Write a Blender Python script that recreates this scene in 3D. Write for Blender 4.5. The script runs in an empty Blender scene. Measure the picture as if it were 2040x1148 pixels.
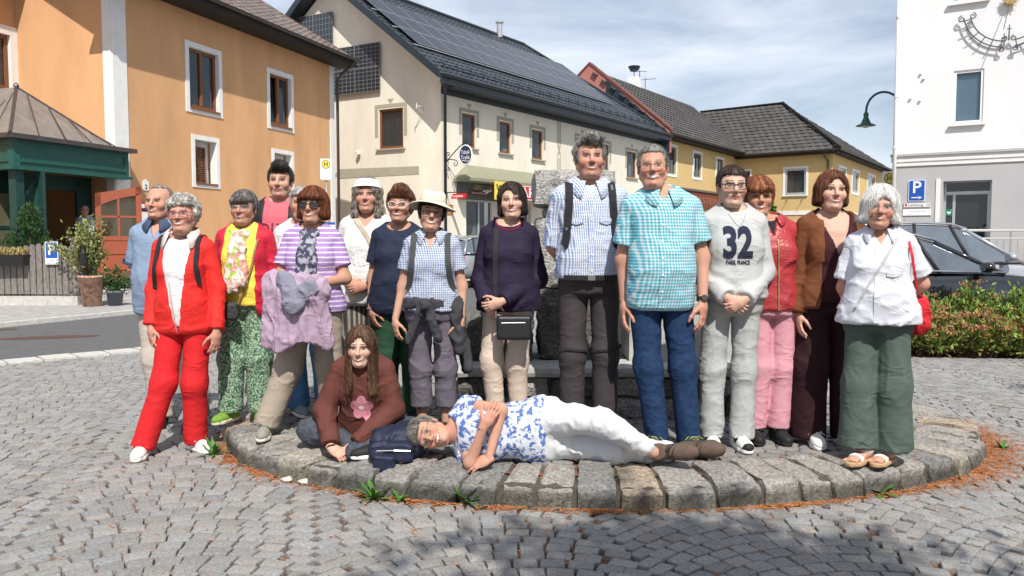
import bpy, bmesh, math, random
import numpy as np
from mathutils import Vector, Matrix
from mathutils.bvhtree import BVHTree
random.seed(7); RNG = np.random.default_rng(7)
S = bpy.context.scene
COL = S.collection
R = math.radians

# ------------------------------------------------------------------ camera
cam = bpy.data.cameras.new('camera'); camo = bpy.data.objects.new('camera', cam); COL.objects.link(camo)
camo.location = (0, 0, 1.40); camo.rotation_euler = (R(90 - 3.54), 0, 0)
cam.sensor_width = 36; cam.lens = 36 * 1600 / 2040; cam.clip_end = 2000; cam.clip_start = .05
S.camera = camo

# ------------------------------------------------------------------ light
SUN_EL, SUN_AZ = R(51), R(168)          # azimuth clockwise from +Y: high, behind the camera and to its right
W = bpy.data.worlds.new('World'); S.world = W; W.use_nodes = True
wn, wl = W.node_tree.nodes, W.node_tree.links
wn.clear()
wout = wn.new('ShaderNodeOutputWorld'); wbg = wn.new('ShaderNodeBackground')
sky = wn.new('ShaderNodeTexSky'); sky.sky_type = 'NISHITA'; sky.sun_disc = False
sky.sun_elevation = SUN_EL; sky.sun_rotation = SUN_AZ; sky.altitude = 600
sky.air_density = 1.0; sky.dust_density = 1.6; sky.ozone_density = 1.0
tc = wn.new('ShaderNodeTexCoord'); mp = wn.new('ShaderNodeMapping')
mp.inputs['Scale'].default_value = (1.0, 1.0, 3.6)
nz = wn.new('ShaderNodeTexNoise'); nz.inputs['Scale'].default_value = 2.3; nz.inputs['Detail'].default_value = 7
nz.inputs['Roughness'].default_value = .55; nz.inputs['Distortion'].default_value = .5
rp = wn.new('ShaderNodeValToRGB'); rp.color_ramp.elements[0].position = .34; rp.color_ramp.elements[1].position = .66
rp.color_ramp.elements[0].color = (.04, .04, .04, 1); rp.color_ramp.elements[1].color = (.80, .80, .80, 1)
mx = wn.new('ShaderNodeMixRGB'); mx.inputs[2].default_value = (9.6, 10.2, 11.2, 1)
wl.new(tc.outputs['Generated'], mp.inputs[0]); wl.new(mp.outputs[0], nz.inputs['Vector'])
wl.new(nz.outputs[0], rp.inputs[0]); wl.new(rp.outputs[0], mx.inputs[0]); wl.new(sky.outputs[0], mx.inputs[1])
wl.new(mx.outputs[0], wbg.inputs[0]); wl.new(wbg.outputs[0], wout.inputs[0])
wbg.inputs[1].default_value = .092
sun = bpy.data.lights.new('sun', 'SUN'); sun.energy = 5.0; sun.angle = R(.53); sun.color = (1, .955, .88)
suno = bpy.data.objects.new('sun', sun); COL.objects.link(suno)
sdir = Vector((math.sin(SUN_AZ) * math.cos(SUN_EL), math.cos(SUN_AZ) * math.cos(SUN_EL), math.sin(SUN_EL)))
suno.rotation_euler = sdir.to_track_quat('Z', 'Y').to_euler(); suno.location = sdir * 60
S.view_settings.view_transform = 'Standard'; S.view_settings.look = 'None'
S.view_settings.exposure = .24; S.view_settings.gamma = 1; S.view_settings.use_curve_mapping = False
S.cycles.max_bounces = 6; S.cycles.transparent_max_bounces = 8

# ------------------------------------------------------------------ helpers
MATS = {}
def mat(name, c, rough=.8, var=.12, scale=3., bump=0., bscale=60., spec=.3, metal=0., c2=None, vcol=False, coat=0., aniso=None, bdist=.01, sheen=0.):
    if name in MATS: return MATS[name]
    m = bpy.data.materials.new(name); MATS[name] = m; m.use_nodes = True
    nt = m.node_tree; n, l = nt.nodes, nt.links
    b = n['Principled BSDF']
    b.inputs['Roughness'].default_value = rough; b.inputs['Metallic'].default_value = metal
    b.inputs['Specular IOR Level'].default_value = spec
    if coat: b.inputs['Coat Weight'].default_value = coat; b.inputs['Coat Roughness'].default_value = .06
    if sheen: b.inputs['Sheen Weight'].default_value = sheen
    t = n.new('ShaderNodeTexCoord')
    vec = t.outputs['Object']
    if aniso:
        mpn = n.new('ShaderNodeMapping'); mpn.inputs['Scale'].default_value = aniso
        l.new(vec, mpn.inputs[0]); vec = mpn.outputs[0]
    nzn = n.new('ShaderNodeTexNoise'); nzn.inputs['Scale'].default_value = scale; nzn.inputs['Detail'].default_value = 6
    nzn.inputs['Roughness'].default_value = .62
    l.new(vec, nzn.inputs['Vector'])
    mixn = n.new('ShaderNodeMixRGB')
    r = n.new('ShaderNodeMapRange'); r.inputs[1].default_value = .3; r.inputs[2].default_value = .7
    l.new(nzn.outputs[0], r.inputs[0]); l.new(r.outputs[0], mixn.inputs[0])
    a = [max(0, x * (1 - var)) for x in c]; d = [min(1, x * (1 + var)) for x in (c2 or c)]
    mixn.inputs[1].default_value = (*a, 1); mixn.inputs[2].default_value = (*d, 1)
    out = mixn.outputs[0]
    if vcol:
        at = n.new('ShaderNodeAttribute'); at.attribute_name = 'col'
        mm = n.new('ShaderNodeMixRGB'); mm.blend_type = 'MULTIPLY'; mm.inputs[0].default_value = 1
        l.new(out, mm.inputs[1]); l.new(at.outputs['Color'], mm.inputs[2]); out = mm.outputs[0]
    l.new(out, b.inputs['Base Color'])
    if bump:
        nb = n.new('ShaderNodeTexNoise'); nb.inputs['Scale'].default_value = bscale; nb.inputs['Detail'].default_value = 4
        l.new(vec, nb.inputs['Vector'])
        bp = n.new('ShaderNodeBump'); bp.inputs['Strength'].default_value = bump; bp.inputs['Distance'].default_value = bdist
        l.new(nb.outputs[0], bp.inputs['Height']); l.new(bp.outputs[0], b.inputs['Normal'])
    return m
def glass(name, tint=(.03, .04, .05), rough=.03, alpha=.75):
    """window glass: a dark reflecting pane that lets some of the room behind through"""
    if name in MATS: return MATS[name]
    m = bpy.data.materials.new(name); MATS[name] = m; m.use_nodes = True
    n, l = m.node_tree.nodes, m.node_tree.links
    b = n['Principled BSDF']; b.inputs['Base Color'].default_value = (*tint, 1); b.inputs['Roughness'].default_value = rough
    b.inputs['Specular IOR Level'].default_value = .9; b.inputs['Alpha'].default_value = alpha
    return m

def tag(o, label=None, cat=None, group=None, kind=None):
    if label: o['label'] = label
    if cat: o['category'] = cat
    if group: o['group'] = group
    if kind: o['kind'] = kind
    return o
def link(o, parent=None):
    COL.objects.link(o)
    if parent is not None: o.parent = parent
    return o
def empty(name, loc=(0, 0, 0), rz=0, label=None, cat=None, group=None, parent=None):
    o = bpy.data.objects.new(name, None); link(o, parent); o.location = loc; o.rotation_euler = (0, 0, rz)
    o.empty_display_size = .1
    return tag(o, label, cat, group)
def meshobj(name, V, F, m, parent=None, smooth=False, cols=None, loc=None):
    me = bpy.data.meshes.new(name)
    V = V.tolist() if hasattr(V, 'tolist') else V
    F = F.tolist() if hasattr(F, 'tolist') else F
    me.from_pydata(V, [], F)
    if smooth: me.polygons.foreach_set('use_smooth', [True] * len(me.polygons))
    if cols is not None:
        ca = me.color_attributes.new('col', 'FLOAT_COLOR', 'POINT')
        c4 = np.ones((len(V), 4), np.float32); c4[:, :3] = cols
        ca.data.foreach_set('color', c4.ravel())
    if m is not None: me.materials.append(m)
    me.update()
    o = bpy.data.objects.new(name, me); link(o, parent)
    if loc is not None: o.location = loc
    return o

class Frame:
    """u along a wall, d outward from it, z up"""
    def __init__(s, O, u, flip=False):
        s.O = np.array([O[0], O[1], O[2] if len(O) > 2 else 0.], float)
        n = math.hypot(u[0], u[1]); s.U = np.array([u[0] / n, u[1] / n, 0.])
        s.N = np.array([s.U[1], -s.U[0], 0.]) * (-1 if flip else 1)
    def p(s, u, d, z): return s.O + u * s.U + d * s.N + np.array([0, 0, z])
WORLD = Frame((0, 0, 0), (1, 0)); WORLD.N = np.array([0, 1., 0])
class MB:
    """a mesh under construction"""
    def __init__(s, fr=None): s.V = []; s.F = []; s.C = []; s.fr = fr or WORLD
    def add(s, V, F, c=None):
        k = len(s.V); s.V += [tuple(map(float, v)) for v in V]; s.F += [tuple(int(i) + k for i in f) for f in F]
        if c is not None: s.C += [c] * len(V)
        return s
    def box(s, u0, u1, d0, d1, z0, z1):
        P = [s.fr.p(u, d, z) for z in (z0, z1) for d in (d0, d1) for u in (u0, u1)]
        return s.add(P, [(0, 1, 5, 4), (1, 3, 7, 5), (3, 2, 6, 7), (2, 0, 4, 6), (4, 5, 7, 6), (0, 2, 3, 1)])
    def frustum(s, u0, u1, d0, d1, z0, z1, t):
        P = [s.fr.p(u, d, z0) for d in (d0, d1) for u in (u0, u1)] + [s.fr.p(u, d, z1) for d in (d0 + t, d1 - t) for u in (u0 + t, u1 - t)]
        return s.add(P, [(0, 1, 5, 4), (1, 3, 7, 5), (3, 2, 6, 7), (2, 0, 4, 6), (4, 5, 7, 6), (0, 2, 3, 1)])
    def quad(s, *pts): return s.add([s.fr.p(*q) for q in pts], [tuple(range(len(pts)))])
    def prism(s, poly, d0, d1):
        """polygon in (u, z) extruded from d0 to d1"""
        n = len(poly)
        P = [s.fr.p(u, d0, z) for u, z in poly] + [s.fr.p(u, d1, z) for u, z in poly]
        return s.add(P, [tuple(range(n)), tuple(range(2 * n - 1, n - 1, -1))] + [(i, (i + 1) % n, n + (i + 1) % n, n + i) for i in range(n)])
    def slab(s, pts, t):
        """a flat polygon (points in frame coordinates) thickened by t along its normal"""
        Q = [np.array(s.fr.p(*q)) for q in pts]
        nn = np.cross(Q[1] - Q[0], Q[2] - Q[0]); nn /= np.linalg.norm(nn); n = len(Q)
        P = Q + [q - nn * t for q in Q]
        return s.add(P, [tuple(range(n)), tuple(range(2 * n - 1, n - 1, -1))] + [(i, (i + 1) % n, n + (i + 1) % n, n + i) for i in range(n)])
    def tube(s, pts, r, n=8, closed=False, world=False, caps=True):
        P = [np.array(q, float) if world else np.array(s.fr.p(*q)) for q in pts]
        rr = r if hasattr(r, '__len__') else [r] * len(P)
        m = len(P); V = []; F = []
        up = None
        for i in range(m):
            if closed: t = P[(i + 1) % m] - P[i - 1]
            else: t = P[min(i + 1, m - 1)] - P[max(i - 1, 0)]
            t = t / (np.linalg.norm(t) + 1e-9)
            if up is None:
                up = np.array([0, 0, 1.]) if abs(t[2]) < .9 else np.array([1., 0, 0])
            x = np.cross(t, up); x /= np.linalg.norm(x) + 1e-9; y = np.cross(x, t); up = y
            for k in range(n):
                a = 2 * math.pi * k / n; V.append(P[i] + rr[i] * (math.cos(a) * x + math.sin(a) * y))
        for i in range(m if closed else m - 1):
            j = (i + 1) % m
            for k in range(n): F.append((i * n + k, i * n + (k + 1) % n, j * n + (k + 1) % n, j * n + k))
        if not closed and caps: F += [tuple(range(n - 1, -1, -1)), tuple(range((m - 1) * n, m * n))]
        return s.add(V, F)
    def lathe(s, prof, c, n=20):
        """profile of (radius, z) turned round a vertical axis at frame point c"""
        C = np.array(s.fr.p(*c)); V = []; F = []; m = len(prof)
        for r_, z in prof:
            for k in range(n):
                a = 2 * math.pi * k / n; V.append(C + np.array([r_ * math.cos(a), r_ * math.sin(a), z]))
        for i in range(m - 1):
            for k in range(n): F.append((i * n + k, i * n + (k + 1) % n, (i + 1) * n + (k + 1) % n, (i + 1) * n + k))
        F += [tuple(range(n - 1, -1, -1)), tuple(range((m - 1) * n, m * n))]
        return s.add(V, F)
    def obj(s, name, m, parent=None, smooth=False, fix=True):
        o = meshobj(name, s.V, s.F, m, parent, smooth, cols=np.array(s.C) if s.C else None)
        if fix and len(s.F) < 20000:
            bm = bmesh.new(); bm.from_mesh(o.data); bmesh.ops.recalc_face_normals(bm, faces=bm.faces); bm.to_mesh(o.data); bm.free()
        return o
def bevel(o, w=.01, seg=2):
    bm = bmesh.new(); bm.from_mesh(o.data)
    bmesh.ops.bevel(bm, geom=[e for e in bm.edges], offset=w, segments=seg, profile=.5, affect='EDGES', clamp_overlap=True)
    bm.to_mesh(o.data); bm.free(); return o
TEXTS = {}
def preset_texts(items):
    """all lettering outlines at unit size, evaluated together while the scene is still small"""
    obs = []
    for body, bold in items:
        cu = bpy.data.curves.new('lettering', 'FONT'); cu.body = body; cu.size = 1.; cu.offset = bold
        cu.align_x = 'CENTER'; cu.align_y = 'CENTER'; cu.resolution_u = 3
        o = bpy.data.objects.new('lettering', cu); COL.objects.link(o); obs.append((body, bold, o, cu))
    dg = bpy.context.evaluated_depsgraph_get()
    for body, bold, o, cu in obs:
        me = bpy.data.meshes.new_from_object(o.evaluated_get(dg))
        TEXTS[body, bold] = ([tuple(v.co) for v in me.vertices], [tuple(p.vertices) for p in me.polygons]); bpy.data.meshes.remove(me)
    for _, _, o, cu in obs: bpy.data.objects.remove(o); bpy.data.curves.remove(cu)
preset_texts([('2', .025), ('bank 99', .024), ('SPAR', .019), ('ServicePartner', 0.), ('Lotterien', .023), ('Tabak', 0.), ('Trafik', 0.), ('KASTEINER', 0.), ('P', .014), ('Laitthenweg', 0.),
              ('Obere Hauptstraße', 0.), ('Nr. 9-11', 0.), ('Olè', .008), ('~v~', 0.), ('32', .063), ('PARIS, FRANCE', .034), ('P', .02), ('GÄSTE-PARK', 0.), ('H', .032), ('St. Oswald bei Freistadt', 0.), ('Ortsmitte', 0.)])
def text_mesh(body, size=1., extrude=0., spacing=1., bold=0.):
    """flat lettering as vertices and faces in (x, y), anchored at its centre"""
    k = (body, round(bold / size, 3))
    if k not in TEXTS: print('TEXTKEY', k); preset_texts([k])
    V, F = TEXTS[k]; return [(v[0] * size, v[1] * size, 0) for v in V], F
def lettering(name, body, fr, u, d, z, size, m, parent, width=None, bold=0., spacing=1., sx=1.):
    V, F = text_mesh(body, size, 0, spacing, bold)
    if width:
        xs = [v[0] for v in V]; w = max(xs) - min(xs); sx = width / w
    P = [fr.p(u + v[0] * sx, d, z + v[1]) for v in V]
    return meshobj(name, [tuple(p) for p in P], F, m, parent)
# ------------------------------------------------------------------ ground, road, square
M_soil = mat('joint_soil', (.085, .062, .048), .95, .45, 5., .6, 90., c2=(.16, .085, .05))
M_far = mat('far_paving', (.27, .265, .25), .9, .25, 6., .5, 40.)
M_asphalt = mat('asphalt', (.105, .106, .11), .9, .16, 9., .6, 260., bdist=.004)
M_cobble = mat('cobble_granite', (.262, .256, .248), .75, .36, 75., .7, 160., vcol=True, bdist=.005)
M_slab = mat('pale_granite', (.47, .455, .43), .85, .18, 14., .4, 120.)
M_iron = mat('rusty_iron', (.10, .055, .045), .8, .3, 20., .4, 90.)

g = MB().quad((-900, -300, -.06), (900, -300, -.06), (900, 1500, -.06), (-900, 1500, -.06)).obj('ground', M_far); tag(g, kind='structure')

EC, ERX, ERY = (.62, 5.75), 2.62, 1.67      # oval platform round the fountain
def inside_oval(x, y, g=0.):
    return ((x - EC[0]) / (ERX + g)) ** 2 + ((y - EC[1]) / (ERY + g)) ** 2 < 1
# road: near and far edges, running off between the inn and the cream house
RN = np.array([(-40, -26), (-12, 3.6), (-5.9, 9.2), (-4.73, 10.3), (-2, 13.6), (2, 20), (8, 30), (16, 43), (30, 66)], float); RF = np.array([(-44, -24), (-14.2, 5.2), (-8.1, 12.65), (-7.0, 15.0), (-4.6, 20), (-.6, 27), (5.4, 37), (13, 49.5), (27, 72)], float)
def road_near(x): return float(np.interp(x, RN[:, 0], RN[:, 1]))
def road_far(x): return float(np.interp(x, RF[:, 0], RF[:, 1]))
nr_ = len(RN)
road = meshobj('road', [(*q, -.012) for q in RN] + [(*q, -.012) for q in RF], [(i, i + 1, nr_ + 1 + i, nr_ + i) for i in range(nr_ - 1)], M_asphalt); tag(road, kind='structure')
def along(L, step):
    """points and directions at even steps along a polyline"""
    d = np.r_[0, np.cumsum(np.hypot(*np.diff(L, axis=0).T))]; s = np.arange(0, d[-1], step); P = np.stack([np.interp(s, d, L[:, 0]), np.interp(s, d, L[:, 1])], 1); return P
mh = MB()
for (cx, cy, a, b) in ((-6.6, 11.4, .62, .2), (-8.0, 12.35, .3, .14), (-5.2, 12.3, .3, .08)):
    mh.add([(cx + a * math.cos(t), cy + b * math.sin(t) + .3 * a * math.cos(t), -.008) for t in np.linspace(0, 2 * math.pi, 18)[:-1]], [tuple(range(17))])
mh.obj('patch', M_iron, road)
def edging(L, name, sett, w0, w1, ztop, step, m, seed):
    """a row of stones along a road edge"""
    o = empty(name); tag(o, kind='structure'); rg = np.random.default_rng(seed); P = along(L, step)
    for a, c in zip(P[:-1], P[1:]):
        if abs(a[0]) > .66 * a[1] + .8 or a[1] < 6 or a[1] > 24: continue
        t = (c - a) / np.linalg.norm(c - a); n = np.array([t[1], -t[0]]); q = .010; zt = ztop + rg.uniform(-.004, .005)
        lo = [a + t * .006 + n * w0, c - t * .006 + n * w0, c - t * .006 + n * w1, a + t * .006 + n * w1]; mid = sum(lo) / 4
        V = [(*x, -.06) for x in lo] + [(*(mid + (x - mid) * .95), zt) for x in lo]
        meshobj(sett, V, [(4, 5, 6, 7), (0, 1, 5, 4), (1, 2, 6, 5), (2, 3, 7, 6), (3, 0, 4, 7)], m, o)
edging(RN[1:], 'road_edging', 'sett', 0, .36, .005, .36, M_slab, 1)
edging(RF[1:], 'far_kerb', 'kerb_stone', -.16, 0, .06, .6, M_slab, 2)
# the paved strip on the inn side of the road
pv = meshobj('far_pavement', [(*q, .02) for q in RF + np.array([-.15, .1])] + [(q[0] - 40, q[1] + 12, .02) for q in RF], [(i, i + 1, nr_ + 1 + i, nr_ + i) for i in range(nr_ - 1)], mat('pale_paving', (.33, .325, .31), .9, .3, 7., .9, 16., bdist=.03)); tag(pv, kind='structure')

square = MB().quad((-20, -8, -.022), (26, -8, -.022), (26, 24, -.022), (-20, 24, -.022)).obj('cobbled_square', M_soil); tag(square, kind='structure')
def sett_mesh(c, t, n, a, b, rng, z0, hi=True, top=0.):
    """one split-granite sett: centre, along-row and across directions, half sizes"""
    if hi:
        ang = [(-1, -.84), (-.86, -1), (.86, -1), (1, -.84), (1, .84), (.86, 1), (-.86, 1), (-1, .84)]
    else: ang = [(-1, -1), (1, -1), (1, 1), (-1, 1)]
    k = len(ang); j = rng.uniform(-.07, .07, (k, 2))
    P = [c + t * (u + j[i, 0]) * a + n * (v + j[i, 1]) * b for i, (u, v) in enumerate(ang)]
    tilt = rng.uniform(-.035, .035, 2); V = []
    for (s, z) in ((1.0, z0), (.99, -.005), (.945, 0.)):
        for p in P:
            q = c + (p - c) * s
            dz = 0 if s == 1 else tilt[0] * float((p - c) @ t) + tilt[1] * float((p - c) @ n)
            V.append((q[0], q[1], top + z + dz))
    F = []
    for r_ in range(2):
        for i in range(k): F.append((r_ * k + i, r_ * k + (i + 1) % k, (r_ + 1) * k + (i + 1) % k, (r_ + 1) * k + i))
    V.append((c[0], c[1], top + .003)); 
    for i in range(k): F.append((2 * k + i, 2 * k + (i + 1) % k, 3 * k))
    return V, F
def sett_field(keep, rng, ang, W_, off, sx, sy, hi_dist):
    """segmental arcs: rows bowed across lanes of width W_"""
    ca, sa = math.cos(ang), math.sin(ang); out = []
    U = np.array([ca, sa]); Vv = np.array([-sa, ca])
    for lane in range(-14, 15):
        for row in range(-70, 260):
            k = int(W_ / sx); w = W_ / k
            sh = rng.uniform(-.3, .3) * w
            for i in range(k):
                q = (i + .5) * w - W_ / 2 + (sh if 0 < i < k - 1 else sh * .3)
                bow = .20 * W_ * (1 - (2 * q / W_) ** 2)
                sl = -.20 * W_ * 8 * q / W_ ** 2
                c = off + U * (lane * W_ + q) + Vv * (row * sy + bow)
                if not keep(c): continue
                t = U + Vv * sl; t = t / np.linalg.norm(t); nn = np.array([-t[1], t[0]])
                cs = 1 / math.sqrt(1 + sl * sl); out.append((c, t, nn, w * .5 / cs ** .6 * rng.uniform(.91, .965), sy * .5 * cs * rng.uniform(.915, .965)))
    return out
def in_view(c, m=.6):
    y = c[1]
    return y > 2.9 and abs(c[0]) < .64 * y + m
def keep_square(c):
    return in_view(c) and not inside_oval(c[0], c[1], .03) and c[1] < min(15.5, road_near(c[0]) - .62) and not in_bed(c[0], c[1])
BED = [(4.6, 9.35), (6.2, 8.75), (9.5, 8.6), (11, 9.2), (11, 10.4), (4.2, 10.6)]
def in_bed(x, y):
    return x > 4.4 and 9.42 - .12 * (x - 4.6) < y < 10.45
rng = np.random.default_rng(3)
setts = sett_field(keep_square, rng, R(14), 1.36, np.array([.2, 2.]), .106, .095, 8)
setts.sort(key=lambda s: s[0][1])
def build_setts(lst, parent, n_single, name, material, z0, top, rng):
    def tone():
        v = rng.uniform(.80, 1.08); w = rng.uniform(-.035, .035); return (v * (1 + w), v, v * (1 - w * 1.1))
    for s in lst[:n_single]:
        V, F = sett_mesh(*s, rng, z0, True, top + rng.uniform(-.003, .003))
        meshobj(name, V, F, material, parent, cols=np.tile(tone(), (len(V), 1)), smooth=False)
    V, F, Cc = [], [], []
    for s in lst[n_single:]:
        v, f = sett_mesh(*s, rng, z0, s[0][1] < 7.5, top + rng.uniform(-.003, .003))
        k = len(V); V += v; F += [tuple(i + k for i in q) for q in f]; Cc += [tone()] * len(v)
    if V: tag(meshobj(name + '_field', V, F, material, parent, cols=np.array(Cc)), kind='stuff')
build_setts(setts, square, 300, 'sett', M_cobble, -.05, 0., rng)
print('SETTS', len(setts))

# ------------------------------------------------------------------ the oval platform: kerb stones and its own setts
PZ = .135
plat_pts = [(EC[0] + (ERX - .2) * math.cos(a), EC[1] + (ERY - .2) * math.sin(a), PZ - .022) for a in np.linspace(0, 2 * math.pi, 65)[:-1]]
plat = meshobj('platform', plat_pts, [tuple(range(64))], M_soil); tag(plat, kind='structure')
ps = sett_field(lambda c: inside_oval(c[0], c[1], -.40), rng, R(-8), 1.1, np.array([.2, 4.]), .112, .10, 9)
ps.sort(key=lambda s: s[0][1])
M_cobble2 = mat('platform_granite', (.22, .212, .205), .75, .28, 38., .6, 220., vcol=True, bdist=.005)
build_setts(ps, plat, 300, 'sett', M_cobble2, -.03, PZ, rng)
M_kerb = mat('kerb_granite', (.28, .265, .24), .8, .5, 48., .9, 110., vcol=True, bdist=.012)
kerb = empty('platform_kerb', (0, 0, 0)); tag(kerb, kind='structure')
def kerb_stone(P0, P1, inn0, inn1, rng, ztop):
    """rough block between two outer points and two inner ones"""
    nu, nv, nw = 6, 6, 4
    G = {}; V = []; F = []
    def corner(u, v, w):
        a = P0 + (P1 - P0) * u; b = inn0 + (inn1 - inn0) * u
        q = a + (b - a) * v
        q = q + (a - b) * (.05 * (1 - w))            # a slight batter outwards to the ground
        return np.array([q[0], q[1], -.06 + (ztop - .034 * (1 - min(1, v * 1.6)) + .06) * w])      # the top falls a little outwards
    ex = rng.uniform(.7, 1.3)
    ph = rng.uniform(0, 9, 6); tint = None
    def vert(i, j, k):
        if (i, j, k) in G: return G[i, j, k]
        def sp(t): return .5 - .5 * math.copysign(abs(1 - 2 * t) ** .62, 1 - 2 * t)
        u, v, w = sp(i / nu), sp(j / nv), k / nw
        w = 1 - (1 - w) ** 1.5
        q = corner(u, v, w); c = corner(.5, .5, w)
        # rounded arrises
        ed = (abs(2 * u - 1) > .97) + (abs(2 * v - 1) > .97) + (w > .97)
        if ed >= 2: q = q + (corner(.5, .5, .5) - q) * (.028 if ed == 2 else .06) * ex
        x, y, z = q
        bmp = .005 * math.sin(31 * x + ph[0]) * math.sin(29 * y + ph[1]) + .004 * math.sin(57 * y + 41 * z + ph[2]) + .004 * math.sin(63 * x - 33 * z + ph[3])
        q = q + np.array([bmp * .6, -bmp, bmp * (1 if w > .9 else .4)]) + rng.normal(0, .0028, 3)
        V.append(tuple(q)); G[i, j, k] = len(V) - 1; return len(V) - 1
    for i in range(nu):
        for j in range(nv): F.append((vert(i, j, nw), vert(i + 1, j, nw), vert(i + 1, j + 1, nw), vert(i, j + 1, nw)))
    for k in range(nw):
        for i in range(nu):
            F.append((vert(i, 0, k), vert(i + 1, 0, k), vert(i + 1, 0, k + 1), vert(i, 0, k + 1)))
            F.append((vert(i + 1, nv, k), vert(i, nv, k), vert(i, nv, k + 1), vert(i + 1, nv, k + 1)))
        for j in range(nv):
            F.append((vert(0, j + 1, k), vert(0, j, k), vert(0, j, k + 1), vert(0, j + 1, k + 1)))
            F.append((vert(nu, j, k), vert(nu, j + 1, k), vert(nu, j + 1, k + 1), vert(nu, j, k + 1)))
    return V, F
def sm01(a, b, x): t = np.clip((x - a) / (b - a), 0., 1.); return t * t * (3 - 2 * t)
def oval(a, g=0.): return np.array([EC[0] + (ERX + g) * math.cos(a), EC[1] + (ERY + g) * math.sin(a)])
a = 0.; rng = np.random.default_rng(11)
arcs = []
while a < 2 * math.pi - .04:
    d = np.linalg.norm(oval(a + .01) - oval(a)) / .01
    w = rng.uniform(.19, .29); arcs.append((a, min(a + w / d, 2 * math.pi))); a += w / d
for a0, a1 in arcs:
    gp = .012 / (np.linalg.norm(oval(a0 + .01) - oval(a0)) / .01)
    tm = rng.choice(5, p=[.3, .25, .2, .15, .1])
    tone = [(1, 1, 1), (.86, .86, .88), (1.1, 1.07, 1.0), (.68, .70, .74), (1.12, .98, .84)][tm]
    j = rng.uniform(-.02, .02, 2)
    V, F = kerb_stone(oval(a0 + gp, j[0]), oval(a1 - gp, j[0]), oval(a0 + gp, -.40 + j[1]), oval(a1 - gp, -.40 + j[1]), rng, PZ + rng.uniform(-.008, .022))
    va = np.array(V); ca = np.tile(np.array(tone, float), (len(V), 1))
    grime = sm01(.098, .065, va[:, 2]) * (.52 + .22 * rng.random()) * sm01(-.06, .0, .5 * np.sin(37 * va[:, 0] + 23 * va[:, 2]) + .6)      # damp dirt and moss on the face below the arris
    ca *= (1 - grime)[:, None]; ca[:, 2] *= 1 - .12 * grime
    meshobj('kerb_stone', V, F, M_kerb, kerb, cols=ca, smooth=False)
ring = [tuple(oval(t, -.015)) + (-.018,) for t in np.linspace(0, 2 * math.pi, 97)[:-1]] + [tuple(oval(t, -.42)) + (PZ - .03,) for t in np.linspace(0, 2 * math.pi, 97)[:-1]]
ringz = [tuple(oval(t, -.03)) + (PZ - .035,) for t in np.linspace(0, 2 * math.pi, 97)[:-1]]
nV = ring[:96] + ringz + ring[96:]
meshobj('mortar', nV, [(i, (i + 1) % 96, 96 + (i + 1) % 96, 96 + i) for i in range(96)] + [(96 + i, 96 + (i + 1) % 96, 192 + (i + 1) % 96, 192 + i) for i in range(96)], mat('mortar', (.085, .072, .058), .95, .3, 30., .6, 120.), kerb)

# pine needles fallen along the kerb and into the joints
M_needle = mat('pine_needles', (.40, .155, .055), .9, .4, 60.)
nd = MB(); rng = np.random.default_rng(5)
V, F = [], []
def needle(x, y, z):
    t = rng.uniform(0, 2 * math.pi); L = rng.uniform(.006, .017); w = .0016
    dx, dy = math.cos(t) * L, math.sin(t) * L; px, py = -math.sin(t) * w, math.cos(t) * w
    k = len(V); zz = z + rng.uniform(0, .006)
    V.extend([(x - dx - px, y - dy - py, zz), (x + dx - px, y + dy - py, zz + rng.uniform(-.002, .004)), (x + dx + px, y + dy + py, zz), (x - dx + px, y - dy + py, zz)])
    F.append((k, k + 1, k + 2, k + 3))
for i in range(19000):
    a = rng.uniform(math.pi * .93, math.pi * 2.12)
    side = .55 + .45 * math.sin(a * 2.1 + .6) + (.8 if a > 1.72 * math.pi else 0)
    right = sm01(1.66 * math.pi, 1.85 * math.pi, a)
    g_ = .01 + abs(rng.normal(0, .03 + .035 * side * (1 - right) + .11 * right))
    if rng.random() > .22 + .78 * right + .45 * max(0, math.sin(a * 23 + 2 * math.sin(a * 7))) * (1 - right): continue
    p = oval(a, g_); needle(p[0], p[1], .002)
for i in range(6500):
    x = rng.uniform(-3.5, 4.2); y = rng.uniform(3.1, 6.2)
    if inside_oval(x, y, .02): continue
    dd = math.sqrt(((x - EC[0]) / ERX) ** 2 + ((y - EC[1]) / ERY) ** 2) - 1
    if rng.random() > math.exp(-dd * 3.2): continue
    # needles gather in clumps
    for q in range(3): needle(x + rng.normal(0, .02), y + rng.normal(0, .02), -.004)
for i in range(500):
    a = rng.uniform(math.pi, math.pi * 2.1); p = oval(a, -rng.uniform(0, .5)); needle(p[0], p[1], PZ + .012)
nl = meshobj('needle_litter', V, F, M_needle); tag(nl, 'orange brown pine needles gathered along the platform kerb', 'pine needles', kind='stuff')
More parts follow.
